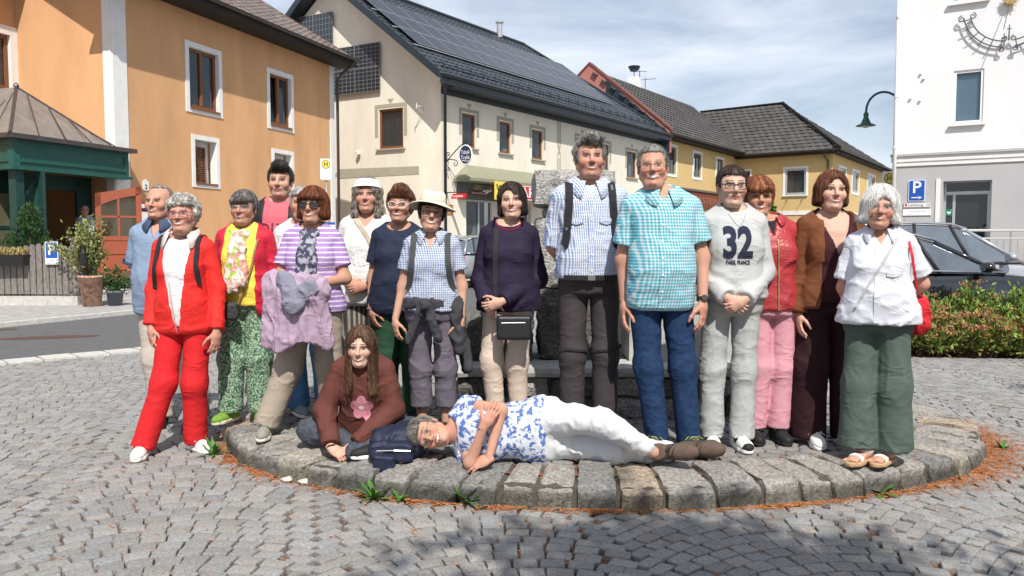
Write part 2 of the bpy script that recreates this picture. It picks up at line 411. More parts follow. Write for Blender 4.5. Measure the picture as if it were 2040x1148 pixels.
# ------------------------------------------------------------------ building kit
def wall(name, fr, L, H, holes, m, parent, z0=0., depth=.22, u0=0., reveal=None):
    """a wall sheet with window openings and their reveals; a second, inner skin keeps it solid"""
    us = sorted({u0, L} | {h[0] for h in holes} | {h[1] for h in holes}); zs = sorted({z0, H} | {h[2] for h in holes} | {h[3] for h in holes})
    b = MB(fr)
    def hole(u, z): return any(h[0] < u < h[1] and h[2] < z < h[3] for h in holes)
    for i in range(len(us) - 1):
        for j in range(len(zs) - 1):
            if not hole((us[i] + us[i + 1]) / 2, (zs[j] + zs[j + 1]) / 2):
                b.quad((us[i], 0, zs[j]), (us[i + 1], 0, zs[j]), (us[i + 1], 0, zs[j + 1]), (us[i], 0, zs[j + 1]))
    o = b.obj(name, m, parent, fix=False)
    for (a, c, d, e) in [h[:4] for h in holes]:
        rv = MB(fr)
        rv.quad((a, 0, d), (a, -depth, d), (a, -depth, e), (a, 0, e)); rv.quad((c, 0, d), (c, -depth, d), (c, -depth, e), (c, 0, e))
        rv.quad((a, 0, e), (c, 0, e), (c, -depth, e), (a, -depth, e)); rv.quad((a, 0, d), (c, 0, d), (c, -depth, d), (a, -depth, d)); rv.obj('reveal', reveal or m, o)
    return o
M_room = mat('dark_room', (.035, .033, .03), .9, .2)
M_pane = glass('window_glass', (.02, .026, .03), .02, .82)
M_curt = mat('curtain', (.55, .54, .52), .9, .12, 12.)
def window(parent, fr, a, c, z0, z1, mf, depth=.14, fw=.07, mull=1, curtain=0., sill=None, surround=None, ms=None, trans=0, pane=None, open_=0.):
    """frame mesh with panes, curtain, sill and painted surround as its pieces"""
    b = MB(fr); d0, d1 = -depth - .05, -depth + .02
    b.box(a, a + fw, d0, d1, z0, z1); b.box(c - fw, c, d0, d1, z0, z1)
    b.box(a + fw, c - fw, d0, d1, z0, z0 + fw * 1.2); b.box(a + fw, c - fw, d0, d1, z1 - fw, z1)
    us = np.linspace(a + fw, c - fw, mull + 1)
    for u in us[1:-1]: b.box(u - fw * .55, u + fw * .55, d0, d1 + .008, z0 + fw * 1.2, z1 - fw)
    if trans: b.box(a + fw, c - fw, d0, d1 + .006, z0 + (z1 - z0) * trans - .03, z0 + (z1 - z0) * trans + .03)
    w = b.obj('window', mf, parent)
    for i in range(mull):
        p, q = us[i] + (fw * .5 if i else 0), us[i + 1] - (fw * .5 if i < mull - 1 else 0)
        t = open_ if i == 0 else 0
        MB(fr).quad((p, -depth - .02 - t * .0, z0 + fw), (q, -depth - .02, z0 + fw), (q, -depth - .02 - t, z1 - fw * .8), (p, -depth - .02 - t, z1 - fw * .8)).obj('pane', pane or M_pane, w, fix=False)
    MB(fr).quad((a - .2, -depth - .5, z0 - .2), (c + .2, -depth - .5, z0 - .2), (c + .2, -depth - .5, z1 + .2), (a - .2, -depth - .5, z1 + .2)).obj('dark_interior', M_room, w, fix=False)
    if curtain:
        cb = MB(fr); n = 14
        for s0, s1 in ((a, a + (c - a) * curtain), (c - (c - a) * curtain, c)):
            for i in range(n):
                t0, t1 = s0 + (s1 - s0) * i / n, s0 + (s1 - s0) * (i + 1) / n
                e0, e1 = .02 * math.sin(i * 2.3), .02 * math.sin((i + 1) * 2.3)
                cb.quad((t0, -depth - .14 + e0, z0), (t1, -depth - .14 + e1, z0), (t1, -depth - .14 + e1, z1), (t0, -depth - .14 + e0, z1))
        cb.obj('curtain', M_curt, w, fix=False)
    if sill: MB(fr).box(a - sill[0], c + sill[0], -depth, sill[1], z0 - sill[2], z0).obj('sill', sill[3], w)
    if surround:
        t, pr = surround; s = MB(fr)
        s.box(a - t, a, .0, pr, z0 - t, z1 + t); s.box(c, c + t, .0, pr, z0 - t, z1 + t)
        s.box(a, c, .0, pr, z1, z1 + t); s.box(a, c, .0, pr, z0 - t, z0)
        s.obj('surround', ms, w)
    return w
def tiles(parent, A, U, V, L, H, tw, th, m, inside, single=0, lift=.03, name='roof_tile', rng=np.random.default_rng(1), snow=0.):
    """overlapping tiles on the roof plane A + u U + v V (unit vectors); a tile is a tilted slab with a raised lower edge"""
    Nn = np.cross(U, V); Nn /= np.linalg.norm(Nn)
    if Nn[2] < 0: Nn = -Nn
    allt = []
    nv = int(H / th) + 1
    for j in range(nv):
        for i in range(int(L / tw) + 2):
            u = (i - .5 * (j % 2)) * tw; v = j * th
            if not inside(u + tw / 2, v + th / 2): continue
            e = rng.uniform(-.004, .004)
            c0 = A + U * u + V * v
            g = tw * .03
            P = [c0 + U * g + Nn * (lift + e), c0 + U * (tw * .5) + Nn * (lift + e + tw * .05), c0 + U * (tw - g) + Nn * (lift + e),
                 c0 + U * (tw - g) + V * th * 1.06 + Nn * .006, c0 + U * (tw * .5) + V * th * 1.06 + Nn * (.006 + tw * .05), c0 + U * g + V * th * 1.06 + Nn * .006,
                 c0 + U * g, c0 + U * (tw * .5), c0 + U * (tw - g)]
            allt.append((P, float(np.linalg.norm(c0 - np.array([0, 0, 1.4])))))
    F = [(0, 1, 4, 5), (1, 2, 3, 4), (6, 7, 1, 0), (7, 8, 2, 1), (6, 0, 5), (8, 3, 2)]
    order = sorted(range(len(allt)), key=lambda k: allt[k][1]); first = set(order[:single])
    b = MB()
    for k, (P, _) in enumerate(allt):
        v = rng.uniform(.8, 1.15); c = (v * rng.uniform(.97, 1.03), v, v * rng.uniform(.97, 1.03))
        if k in first: meshobj(name, [tuple(q) for q in P], F, m, parent, cols=np.tile(c, (9, 1)))
        else: b.add(P, F, c)
    if b.V: tag(b.obj(name + '_field', m, parent, fix=False), kind='stuff')
    return len(allt)
def gutter(parent, fr, u0, u1, d, z, m, r=.075):
    b = MB(fr)
    prof = [(r * math.cos(t), r * math.sin(t)) for t in np.linspace(math.pi, 2 * math.pi, 9)]
    V = [fr.p(u, d + p, z + q) for u in (u0, u1) for p, q in prof]
    b.add(V, [(i, i + 1, 10 + i, 9 + i) for i in range(8)])
    b.tube([(u0, d + r, z), (u1, d + r, z)], .014, 6)
    return b.obj('gutter', m, parent, fix=False)

# ------------------------------------------------------------------ orange inn, left
M_or = mat('orange_render', (.60, .335, .168), .92, .10, 1.0, .35, 130., c2=(.63, .355, .18), bdist=.006, aniso=(1, 1, .35))
M_wh = mat('white_paint', (.74, .73, .71), .85, .06, 4., .2, 90.)
M_brownwood = mat('brown_wood', (.21, .085, .035), .55, .25, 8., .2, 60., aniso=(6, 6, 1))
M_darkwood = mat('dark_soffit', (.028, .022, .019), .8, .3, 3.)
M_tile_or = mat('grey_brown_tile', (.235, .195, .175), .85, .2, 6., .3, 60., vcol=True)
M_tin = mat('brown_tin', (.06, .05, .047), .45, .2, 5., spec=.5)
M_redmetal = mat('red_brown_metal', (.19, .07, .055), .5, .2, 5.)
FO = Frame((-9.82, 20), (.3145, .949))
inn = empty('inn', (-9.82, 20, 0), label='orange rendered inn with white window surrounds and a green corner porch', cat='inn')
inn.matrix_world = Matrix.Identity(4)
hs = [(2.73, 3.97, 5.06, 6.71), (6.46, 7.64, 5.08, 6.71), (2.89, 3.81, 2.97, 4.18), (6.64, 7.62, 2.97, 4.18)]
wall('wall', FO, 10.4, 7.75, hs, M_or, inn, reveal=M_wh)
FS = Frame(FO.p(0, 0, 0), (-.949, .3145)); FS.N = -FO.U      # side of the projecting wing, towards the porch
wall('wall', FS, 3.05, 8.6, [], M_or, inn)
P_in = FO.p(0, -3.05, 0)
FL = Frame(P_in, (.3145, .949))
wall('wall', FL, .0, 8.6, [(-1.45, -.19, 5.15, 6.55)], M_or, inn, u0=-9., reveal=M_wh)
FE = Frame(FO.p(10.4, 0, 0), (-.949, .3145)); FE.N = FO.U
wall('wall', FE, 9.6, 7.75, [], M_or, inn)
MB(FE).prism([(0, 7.75), (9.6, 7.75), (4.8, 10.7)], -.12, 0).obj('gable', M_or, inn)
for i, (a, c, z0, z1) in enumerate(hs[:2]):
    window(inn, FO, a, c, z0, z1, M_brownwood, depth=.12, fw=.085, mull=2, curtain=.26, sill=(.0, .06, .06, M_brownwood), surround=(.15, .025), ms=M_wh, open_=.16 if i == 1 else 0)
for (a, c, z0, z1) in hs[2:]:
    w = MB(FO); w.box(a, c, -.34, -.30, z0, z1)
    w = w.obj('window', M_wh, inn)
    lv = MB(FO)
    for k in range(15):
        z = z0 + .06 + k * .062
        MB(FO).add([FO.p(a + .03, -.19, z), FO.p(a + .62, -.19, z), FO.p(a + .62, -.235, z + .055), FO.p(a + .03, -.235, z + .055), FO.p(a + .03, -.18, z + .008), FO.p(a + .62, -.18, z + .008)],
                   [(0, 1, 2, 3), (4, 5, 2, 3), (0, 1, 5, 4)]).obj('slat', M_brownwood, w, fix=False)
    fb = MB(FO); fb.box(a + .62, a + .66, -.26, -.17, z0, z0 + 1.0); fb.box(a, a + .03, -.26, -.17, z0, z0 + 1.0); fb.box(a, a + .66, -.26, -.17, z0 + 1.0, z0 + 1.04)
    fb.obj('shutter_frame', M_brownwood, w)
    MB(FO).box(a, c, -.2, .05, z0 - .05, z0).obj('sill', M_brownwood, w)
    s = MB(FO); t = .13
    s.box(a - t, a, 0, .025, z0 - t, z1 + t); s.box(c, c + t, 0, .025, z0 - t, z1 + t); s.box(a, c, 0, .025, z1, z1 + t); s.box(a, c, 0, .025, z0 - t, z0 - .052)
    s.obj('surround', M_wh, w)
window(inn, FL, -1.45, -.19, 5.15, 6.55, M_brownwood, depth=.1, fw=.1, mull=1, curtain=.48, sill=(.05, .08, .06, M_brownwood), surround=(.22, .025), ms=M_wh)
MB(FO).box(-.0, .46, .0, .03, 0, 7.7).obj('corner_pilaster', M_wh, inn)
MB(FS).box(.0, .24, .0, .03, 0, 8.2).obj('corner_pilaster', M_wh, inn)
MB(FO).box(10.1, 10.38, .0, .03, 0, 7.7).obj('corner_pilaster', M_wh, inn)
# roof of the projecting wing
tp = .62; EO = .74
eA = FO.p(-1.2, EO, 7.92); Vr = -FO.N + np.array([0, 0, tp]); Vr /= np.linalg.norm(Vr); Lr = 12.0; Hr = 5.8 * math.sqrt(1 + tp * tp)
rfo = MB(FO).slab([(-1.2, EO, 7.90), (10.8, EO, 7.90), (10.8, EO - 5.8, 7.90 + 5.8 * tp), (-1.2, EO - 5.8, 7.90 + 5.8 * tp)], .10).obj('roof', M_darkwood, inn)
MB(FO).slab([(-1.2, EO - 5.8, 7.90 + 5.8 * tp), (10.8, EO - 5.8, 7.90 + 5.8 * tp), (10.8, EO - 11.6, 7.9), (-1.2, EO - 11.6, 7.9)], .1).obj('roof_back', M_tile_or, rfo)
tiles(rfo, eA, FO.U, Vr, Lr, Hr, .36, .33, M_tile_or, lambda u, v: 0 < u < Lr and 0 < v < Hr and u > 3.0, single=300, lift=.035)
MB(FO).box(-1.2, 10.7, .02, EO - .02, 7.66, 7.74).obj('soffit', M_darkwood, inn)
MB(FO).box(-1.2, 10.75, EO - .02, EO + .01, 7.66, 7.90).obj('fascia', M_darkwood, inn)
gutter(inn, FO, -1.2, 10.85, EO + .08, 7.92, M_tin)
MB(FO).slab([(10.8, EO, 7.96), (10.95, EO, 7.96), (10.95, EO - 5.8, 7.96 + 5.8 * tp), (10.8, EO - 5.8, 7.96 + 5.8 * tp)], .13).obj('verge_trim', M_redmetal, inn)
MB(FO).tube([(10.5, EO + .08, 7.84), (10.5, EO, 7.7), (10.5, .35, 7.45), (10.46, .12, 7.2), (10.46, .12, 0)], .055, 8).obj('downpipe', M_tin, inn, smooth=True)
# roof over the set-back wing (its eave shades the side wall)
MB(FL).slab([(-10, .8, 8.55), (1.2, .8, 8.55), (1.2, -5, 12.0), (-10, -5, 12.0)], .12).obj('roof', M_darkwood, inn)
# plate with the house number, menu case
pl = MB(FO).box(.90, 1.10, .0, .02, 2.64, 2.86); pl = pl.obj('number_plate', M_wh, inn)
lettering('house_number', '2', FO, 1.0, .026, 2.73, .16, mat('ink_dark', (.03, .035, .05), .6, .05), pl, bold=.004)
MB(FO).prism([(.90, 2.86), (1.10, 2.86), (1.0, 2.93)], .002, .018).obj('plate_crest', M_wh, pl)
mc = MB(FO).box(.52, 1.02, .0, .09, 1.45, 2.15).obj('menu_case', mat('black_metal', (.015, .015, .016), .4, .2, spec=.5), inn)
MB(FO).prism([(.52, 2.15), (1.02, 2.15), (.94, 2.29), (.77, 2.34), (.60, 2.29)], .0, .09).obj('case_top', mat('dark_red', (.22, .02, .02), .5), mc)
MB(FO).prism([(.60, 2.18), (.94, 2.18), (.88, 2.26), (.77, 2.29), (.66, 2.26)], .092, .096).obj('case_crest', M_wh, mc)
MB(FO).box(.58, .96, .092, .096, 1.62, 2.08).obj('menu_sheet', M_wh, mc)

# green corner porch
M_gr = mat('green_paint', (.012, .085, .066), .5, .18, 6., spec=.45)
M_grd = mat('dark_green_wood', (.012, .05, .042), .55, .2, 6., spec=.4)
M_tinroof = mat('weathered_tin', (.20, .175, .155), .5, .22, 3., spec=.5)
M_redw = mat('oxblood_wood', (.30, .075, .035), .55, .12, 7., aniso=(6, 6, 1), spec=.4)
porch = empty('porch', label='dark green corner porch with weathered tin hip roof at the inn entrance', cat='porch')
FP = Frame(FO.p(0, .32, 0), FO.U)
a0 = FP.p(-3.05, 0, 0)                                           # front left corner
FP2 = Frame(a0, (-.87, .49)); FP2.N = np.array([-.49, -.87, 0])   # chamfered side
MB(FP).box(-3.05, .12, -.14, .0, 2.92, 3.50).obj('fascia', M_gr, porch)
MB(FP2).box(0.0, 2.6, -.14, .0, 2.92, 3.50).obj('fascia', M_gr, porch)
t = MB(FP)
for (u0, u1) in ((-2.95, .02),):
    t.box(u0, u1, .0, .025, 3.40, 3.44); t.box(u0, u1, .0, .025, 3.02, 3.06); t.box(u0, u0 + .05, .0, .022, 3.06, 3.40); t.box(u1 - .05, u1, .0, .022, 3.06, 3.40)
t.obj('panel_moulding', M_gr, porch)
t = MB(FP2)
for (u0, u1) in ((.12, .85), (1.0, 1.8)):
    t.box(u0, u1, .0, .025, 3.38, 3.42); t.box(u0, u1, .0, .025, 3.02, 3.06); t.box(u0, u0 + .05, .0, .022, 3.06, 3.38); t.box(u1 - .05, u1, .0, .022, 3.06, 3.38)
t.obj('panel_moulding', M_gr, porch)
MB(FP).box(-3.12, .17, -.2, .07, 2.85, 2.92).obj('moulding', M_gr, porch); MB(FP2).box(-.05, 2.7, -.2, .07, 2.853, 2.918).obj('moulding', M_gr, porch)
MB(FP).box(-3.2, .25, -.2, .16, 3.50, 3.60).obj('eave', M_tin, porch); MB(FP2).box(-.1, 2.8, -.2, .16, 3.503, 3.598).obj('eave', M_tin, porch)
apex = FO.p(-1.5, -1.35, 4.92); apex2 = FO.p(-.15, -.5, 3.9)
c1 = FP.p(-3.22, .14, 3.6); c2 = FP.p(.25, .14, 3.6); c3 = FP2.p(2.8, .14, 3.6); wl_ = FO.p(.02, -.05, 3.66)
rb = MB(); rb.add([c1, c2, wl_, apex], [(0, 1, 2, 3)]); rb.add([c1, apex, c3], [(0, 1, 2)]); rb.add([apex, FO.p(-1.5, -3.0, 4.92), c3], [(0, 1, 2)]); rb.add([wl_, FO.p(0, -3, 4.9), FO.p(-1.5, -3.0, 4.92), apex], [(0, 1, 2, 3)])
proof = rb.obj('roof', M_tinroof, porch, fix=False)
for q, w in ((c1, apex), (apex, wl_)): MB().tube([tuple(q), tuple(w)], .035, 6, world=True).obj('hip_seam', M_tin, proof)
for k in range(1, 5):
    s = k / 5
    lo = c1 + (c2 - c1) * s; hi_ = apex + (wl_ - apex) * max(0, (s - .1) / .95); up = c1 + (apex - c1) * (1 - 0)
    MB().tube([tuple(lo + np.array([0, 0, .005])), tuple(lo + (hi_ - lo) * .98 + np.array([0, 0, .005]))], .016, 5, world=True).obj('standing_seam', M_tin, proof)
for k in range(1, 4):
    lo = c1 + (c3 - c1) * k / 4.5; MB().tube([tuple(lo), tuple(lo + (apex - lo) * (1 - k * .14))], .016, 5, world=True).obj('standing_seam', M_tin, proof)
MB().lathe([(.03, 0), (.07, .02), (.05, .07), (.02, .1)], tuple(apex), 8).obj('finial', M_tin, proof)
# posts, knee braces, entrance screen
FPL = Frame(FO.p(-3.0, 0, 0), FO.U)
for fr, u in ((FP, -2.98), (FP2, 2.3)):
    MB(fr).box(u, u + .2, -.24, -.04, .4, 2.85).obj('post', M_grd, porch)
MB(FP).prism([(-2.78, 2.3), (-2.70, 2.3), (-2.2, 2.85), (-2.34, 2.85)], -.2, -.1).obj('brace', M_grd, porch)
FD = Frame(FO.p(-2.75, -.75, 0), FO.U)     # entrance screen with arched doors
def arch(u0, u1, z0, zs, n=12):
    r = (u1 - u0) / 2; c = (u0 + u1) / 2
    return [(u0, z0), (u1, z0)] + [(c + r * math.cos(t), zs + r * .55 * math.sin(t)) for t in np.linspace(0, math.pi, n)]
sc = MB(FD); sc.box(-.35, 0, -.08, 0, .4, 2.9); sc.box(0, 2.4, -.08, 0, 2.55, 2.9); sc.box(1.02, 1.16, -.081, .01, .4, 2.55); sc.box(2.3, 2.75, -.08, 0, .4, 2.9)
sc.obj('entrance_screen', M_grd, porch)
lf = MB(FD); lf.box(.08, .18, -.06, -.02, .42, 2.3); lf.box(.92, 1.02, -.06, -.02, .42, 2.3); lf.box(.18, .92, -.06, -.02, .42, 1.15); lf.box(.18, .92, -.06, -.02, 1.62, 1.68); lf.box(.52, .58, -.058, -.018, 1.15, 2.2)
lf.prism([(.08, 2.3), (.08, 2.56), (1.02, 2.56), (1.02, 2.3), (.92, 2.38), (.75, 2.46), (.55, 2.48), (.35, 2.46), (.18, 2.38)], -.07, -.01)
dl = lf.obj('door', M_grd, porch)
MB(FD).quad((.18, -.04, 1.15), (.92, -.04, 1.15), (.92, -.04, 2.4), (.18, -.04, 2.4)).obj('pane', glass('amber_glass', (.30, .26, .16), .15, .55), dl, fix=False)
MB(FD).box(.05, 1.0, -.05, -.02, 2.60, 2.84).obj('fanlight', mat('cream_glass', (.5, .45, .33), .3, .1), porch)
MB(FD).box(1.2, 2.25, -.05, -.02, 2.60, 2.84).obj('fanlight', MATS['cream_glass'], porch)
# the hall behind the open door
hall = MB(FD); hall.box(-.4, 2.8, -1.9, -1.8, .4, 3.0); hall.box(2.75, 2.8, -1.9, -.1, .4, 3.0); hall.box(-.4, -.35, -1.9, -.1, .4, 3.0)
hall.obj('hall', mat('hall_wall', (.20, .13, .07), .9, .2), porch)
MB(FD).box(1.45, 2.0, -1.80, -1.77, 1.25, 2.2).obj('hall_board', mat('hall_board', (.22, .14, .03), .7, .2), porch)
# floor, steps
ps_ = MB(FP); ps_.box(-3.0, 1.6, -3.4, .35, .0, .40); ps_.obj('porch_floor', M_slab, porch)
MB(FP).box(-1.6, 2.2, .353, .80, .0, .2).obj('step', M_slab, porch)
MB(FP2).box(1.0, 1.55, -.6, -.55, .4, 2.6).obj('door', M_gr, porch)
sd = MB(FP2); sd.box(.0, 2.4, -.66, -.60, .4, 2.85); sd.obj('side_screen', M_grd, porch)
for (za, zb) in ((.6, 1.15), (1.3, 2.5)):
    MB(FP2).box(.2, .75, -.60, -.575, za, zb).obj('panel', M_gr, porch)
# open red-brown door leaf
FDL = Frame(FP.p(-1.20, .25, 0), (.78, .36)); 
rd = MB(FDL); z0, z1 = .42, 2.62; wdt = .98
rd.box(0, .12, -.045, 0, z0, z1 - .18); rd.box(wdt - .12, wdt, -.045, 0, z0, z1); rd.box(.12, wdt - .12, -.045, 0, z0, z0 + .2); rd.box(.12, wdt - .12, -.045, 0, 1.35, 1.45)
rd.prism([(.0, 2.44), (wdt, 2.62), (wdt, 2.45), (wdt - .12, 2.40), (.7, 2.38), (.4, 2.30), (.12, 2.18), (0, 2.1)], -.045, 0)
rd.box(.46, .51, -.04, -.005, 1.45, 2.38); rd.box(.12, wdt - .12, -.04, -.005, 1.88, 1.93)
rdo = rd.obj('open_door', M_redw, porch)
MB(FDL).box(.12, wdt - .12, -.035, -.012, .62, 1.35).obj('panel', M_redw, rdo)
MB(FDL).box(.15, wdt - .15, -.012, .006, .66, .98).obj('panel', M_redw, rdo); MB(FDL).box(.15, wdt - .15, -.012, .006, 1.03, 1.31).obj('panel', M_redw, rdo)
MB(FDL).quad((.12, -.022, 1.45), (wdt - .12, -.022, 1.45), (wdt - .12, -.022, 2.42), (.12, -.022, 2.3)).obj('pane', glass('door_glass', (.04, .03, .012), .05, .96), rdo, fix=False)

# ------------------------------------------------------------------ cream corner house with photovoltaic roof
M_cr = mat('cream_render', (.71, .66, .56), .93, .10, .8, .3, 120., c2=(.74, .69, .585), bdist=.006, aniso=(1, 1, .35))
M_crg = mat('grey_green_trim', (.36, .34, .265), .9, .06, 4.)
M_slate = mat('anthracite_tile', (.035, .042, .052), .42, .2, 4., .15, 30., vcol=True, spec=.6)
M_anth = mat('anthracite_metal', (.022, .030, .040), .4, .15, 4., spec=.5)
M_pv = mat('pv_glass', (.016, .019, .027), .28, .25, 2., spec=.9)
M_pvf = mat('pv_line', (.36, .38, .41), .4, .05); M_pvl = mat('panel_edge', (.30, .32, .34), .4, .05)
FG = Frame((-2.8, 32), (.862, -.507)); FC = Frame((-2.8, 32), (.5595, .829))
cream = empty('corner_house', label='cream corner house with anthracite roof covered in solar panels', cat='house')
HW, TPc, EZ, ED = 5.7, .77, 7.6, .75
RZ = EZ + (HW + ED) * TPc
gh = [(-3.14, -1.88, 5.08, 6.70)]
wall('wall', FG, 0, 7.3, gh, M_cr, cream, u0=-2 * HW)
MB(FG).prism([(0, 7.3), (0, 7.9), (-HW, RZ - .3), (-2 * HW, 7.9), (-2 * HW, 7.3)], -.2, 0).obj('gable', M_cr, cream)
ch = [(1.37, 2.31, 5.13, 6.52), (4.03, 4.93, 5.13, 6.50), (6.66, 7.64, 5.08, 6.44), (10.85, 12.0, 5.05, 6.5), (13.3, 14.45, 4.95, 6.45), (16.62, 17.88, 4.86, 6.33), (1.6, 3.45, .45, 3.0), (4.6, 6.6, .1, 3.0)]
wall('wall', FC, 21, 7.75, ch, M_cr, cream)
window(cream, FG, *gh[0], M_brownwood, depth=.08, fw=.09, mull=1, curtain=.5, sill=(.12, .1, .06, M_crg))
for i, h in enumerate(ch[:6]):
    window(cream, FC, *h, M_brownwood, depth=.1, fw=.09, mull=1, curtain=(0, 0, .25, .3, 0, .2)[i], sill=(.12, .1, .06, M_crg))
def painted_frame(fr, a, c, z0, z1, parent):
    b = MB(fr); t = .17; g_ = .04
    b.box(a - g_ - t, a - g_, 0, .012, z0 + .5, z1 + .2); b.box(c + g_, c + g_ + t, 0, .012, z0 + .5, z1 + .2)
    b.box(a - g_, c + g_, 0, .012, z1 + .06, z1 + .2); m_ = (a + c) / 2
    b.prism([(m_ - .16, z1 + .40), (m_ + .16, z1 + .40), (m_, z1 + .215)], 0, .014)
    b.obj('painted_frame', M_crg, parent)
painted_frame(FG, *gh[0], cream)
for h in ch[:6]: painted_frame(FC, *h, cream)
MB(FG).prism([(-5.6, 4.12), (-5.35, 4.36), (-1.09, 4.30), (-1.09, 3.98), (-5.35, 3.96)], 0, .014).obj('painted_band', M_crg, cream)
MB(FG).prism([(-9.6, 4.2), (-5.9, 4.36), (-5.9, 3.96), (-9.6, 4.0)], 0, .014).obj('painted_band', M_crg, cream)
b = MB(FC); b.box(8.95, 9.05, 0, .012, 4.2, 5.3); b.box(9.15, 9.25, 0, .012, 4.2, 5.3); b.box(8.95, 9.05, 0, .012, 5.9, 7.2); b.box(9.15, 9.25, 0, .012, 5.9, 7.2)
b.prism([(8.95, 5.3), (9.25, 5.9), (9.15, 5.9), (8.95, 5.5)], 0, .012); b.prism([(9.25, 5.3), (8.95, 5.9), (9.05, 5.92), (9.25, 5.52)], .0, .014)
b.obj('painted_strip', M_crg, cream)
# roof
u0r, u1r, ridge_end = -1.0, 21.3, 14.6
croof = MB(FC); hs_ = HW + ED
croof.slab([(u0r, ED, EZ), (u1r, ED, EZ), (ridge_end, ED - hs_, RZ), (u0r, ED - hs_, RZ)], .14)
croof.slab([(u0r, ED - hs_, RZ), (ridge_end, ED - hs_, RZ), (u1r, ED - 2 * hs_, EZ), (u0r, ED - 2 * hs_, EZ)], .14)
croof.add([FC.p(u1r, ED, EZ), FC.p(u1r, ED - 2 * hs_, EZ), FC.p(ridge_end, ED - hs_, RZ)], [(0, 1, 2)])
croof = croof.obj('roof', M_anth, cream)
Vc = -FC.N + np.array([0, 0, TPc]); Vc /= np.linalg.norm(Vc); Hc = hs_ * math.sqrt(1 + TPc ** 2); Ac = FC.p(u0r, ED, EZ + .01)
tiles(croof, Ac, FC.U, Vc, 22.3, Hc, .34, .37, M_slate, lambda u, v: .05 < u < 22.25 - max(0, v) / Hc * 6.7 and v < Hc and (v < 2.1 or u > 17.8 or v > 6.4 or u < 1.2), single=300, lift=.03)
def roofpt(u, s, h=0.):
    """point on the street-side slope: s metres in from the eave, h above it"""
    nn = np.cross(FC.U, Vc); nn = nn if nn[2] > 0 else -nn
    return FC.p(u, ED - s, EZ + s * TPc) + nn * h
rows, cols_ = 3, 14; s0_, s1_ = 1.75, 5.1; ua, ub = -.25, 16.6
for j in range(rows):
    for i in range(cols_):
        w = (ub - ua) / cols_; hh = (s1_ - s0_) / rows
        p, q = ua + i * w + .012, ua + (i + 1) * w - .012; r_, t_ = s0_ + j * hh + .01, s0_ + (j + 1) * hh - .01
        V = [roofpt(p, r_, .17), roofpt(q, r_, .17), roofpt(q, t_, .17), roofpt(p, t_, .17)] + [roofpt(p, r_, .13), roofpt(q, r_, .13), roofpt(q, t_, .13), roofpt(p, t_, .13)]
        pv = MB().add(V, [(0, 1, 2, 3), (0, 1, 5, 4), (1, 2, 6, 5), (2, 3, 7, 6), (3, 0, 4, 7)]).obj('solar_panel', M_pv, croof, fix=False)
        e = .02; k = MB()
        for (A_, B_) in (((p, r_), (q, r_ + e)), ((p, t_ - e), (q, t_)), ((p, r_), (p + e, t_)), ((q - e, r_), (q, t_))):
            k.add([roofpt(A_[0], A_[1], .173), roofpt(B_[0], A_[1], .173), roofpt(B_[0], B_[1], .173), roofpt(A_[0], B_[1], .173)], [(0, 1, 2, 3)])
        k.obj('panel_frame', M_pvl, pv, fix=False)
for j in range(rows + 1):
    s_ = s0_ + j * (s1_ - s0_) / rows
    MB().tube([tuple(roofpt(ua - .25, s_, .10)), tuple(roofpt(ub + .2, s_, .10))], .025, 5, world=True).obj('panel_rail', M_pvf, croof)
# snow guards, chimney, trims
sg = MB()
for i in range(24):
    u = -.3 + i * .88
    sg.tube([tuple(roofpt(u, .42, .02)), tuple(roofpt(u, .5, .26)), tuple(roofpt(u, .85, .03))], .022, 5, world=True)
for h_ in (.12, .22): sg.tube([tuple(roofpt(-.4, .47, h_)), tuple(roofpt(20.2, .47, h_))], .02, 5, world=True)
sg.obj('snow_guard', M_anth, croof)
gutter(cream, FC, -.9, 21.2, ED + .07, EZ + .02, M_anth, .085)
MB(FC).box(-.95, 21.1, ED - .03, ED + .0, EZ - .30, EZ + .0).obj('fascia', M_anth, cream)
MB(FC).box(.0, 21, .015, ED - .03, EZ - .32, EZ - .25).obj('soffit', M_anth, cream)
MB(FC).box(0, 21, 0, .03, EZ - .52, EZ - .32).obj('eave_band', M_anth, cream)
FGo = FC.p(u0r, 0, 0)
for sgn in (1, -1):
    pts = [(u0r - .03, ED + .05, EZ - .16), (u0r - .03, ED + .05, EZ + .16), (u0r - .03, ED - hs_, RZ + .14), (u0r - .03, ED - hs_, RZ - .2)]
    if sgn < 0: pts = [(u, 2 * (ED - hs_) - d, z) for u, d, z in pts]
    MB(FC).slab(pts, -.04).obj('bargeboard', M_anth, cream)
    so = [(u0r, ED, EZ - .17), (.0, ED, EZ - .17), (.0, ED - hs_, RZ - .17), (u0r, ED - hs_, RZ - .17)]
    if sgn < 0: so = [(u, 2 * (ED - hs_) - d, z) for u, d, z in so]
    MB(FC).slab(so, .03).obj('rake_soffit', M_cr, cream)
MB(FC).tube([(-.5, ED, EZ - .1), (-.35, .5, EZ - .4), (.12, .12, EZ - .75), (.12, .12, 0)], .06, 8).obj('downpipe', M_anth, cream, smooth=True)
cp = roofpt(12.0, 6.3, 0); MB().lathe([(.16, 0), (.16, .75), (.22, .78), (.22, .86), (.12, .9)], tuple(cp), 12).obj('flue', mat('zinc', (.5, .51, .52), .35, .1, metal=.6), croof, smooth=False)
MB().tube([tuple(roofpt(-1.0, hs_ - .02, .06)), tuple(roofpt(ridge_end, hs_ - .02, .06))], .1, 6, world=True).obj('ridge_cap', M_anth, croof)
MB().tube([tuple(roofpt(u1r, .05, .05)), tuple(roofpt(ridge_end, hs_ - .02, .06))], .08, 6, world=True).obj('hip_cap', M_anth, croof)
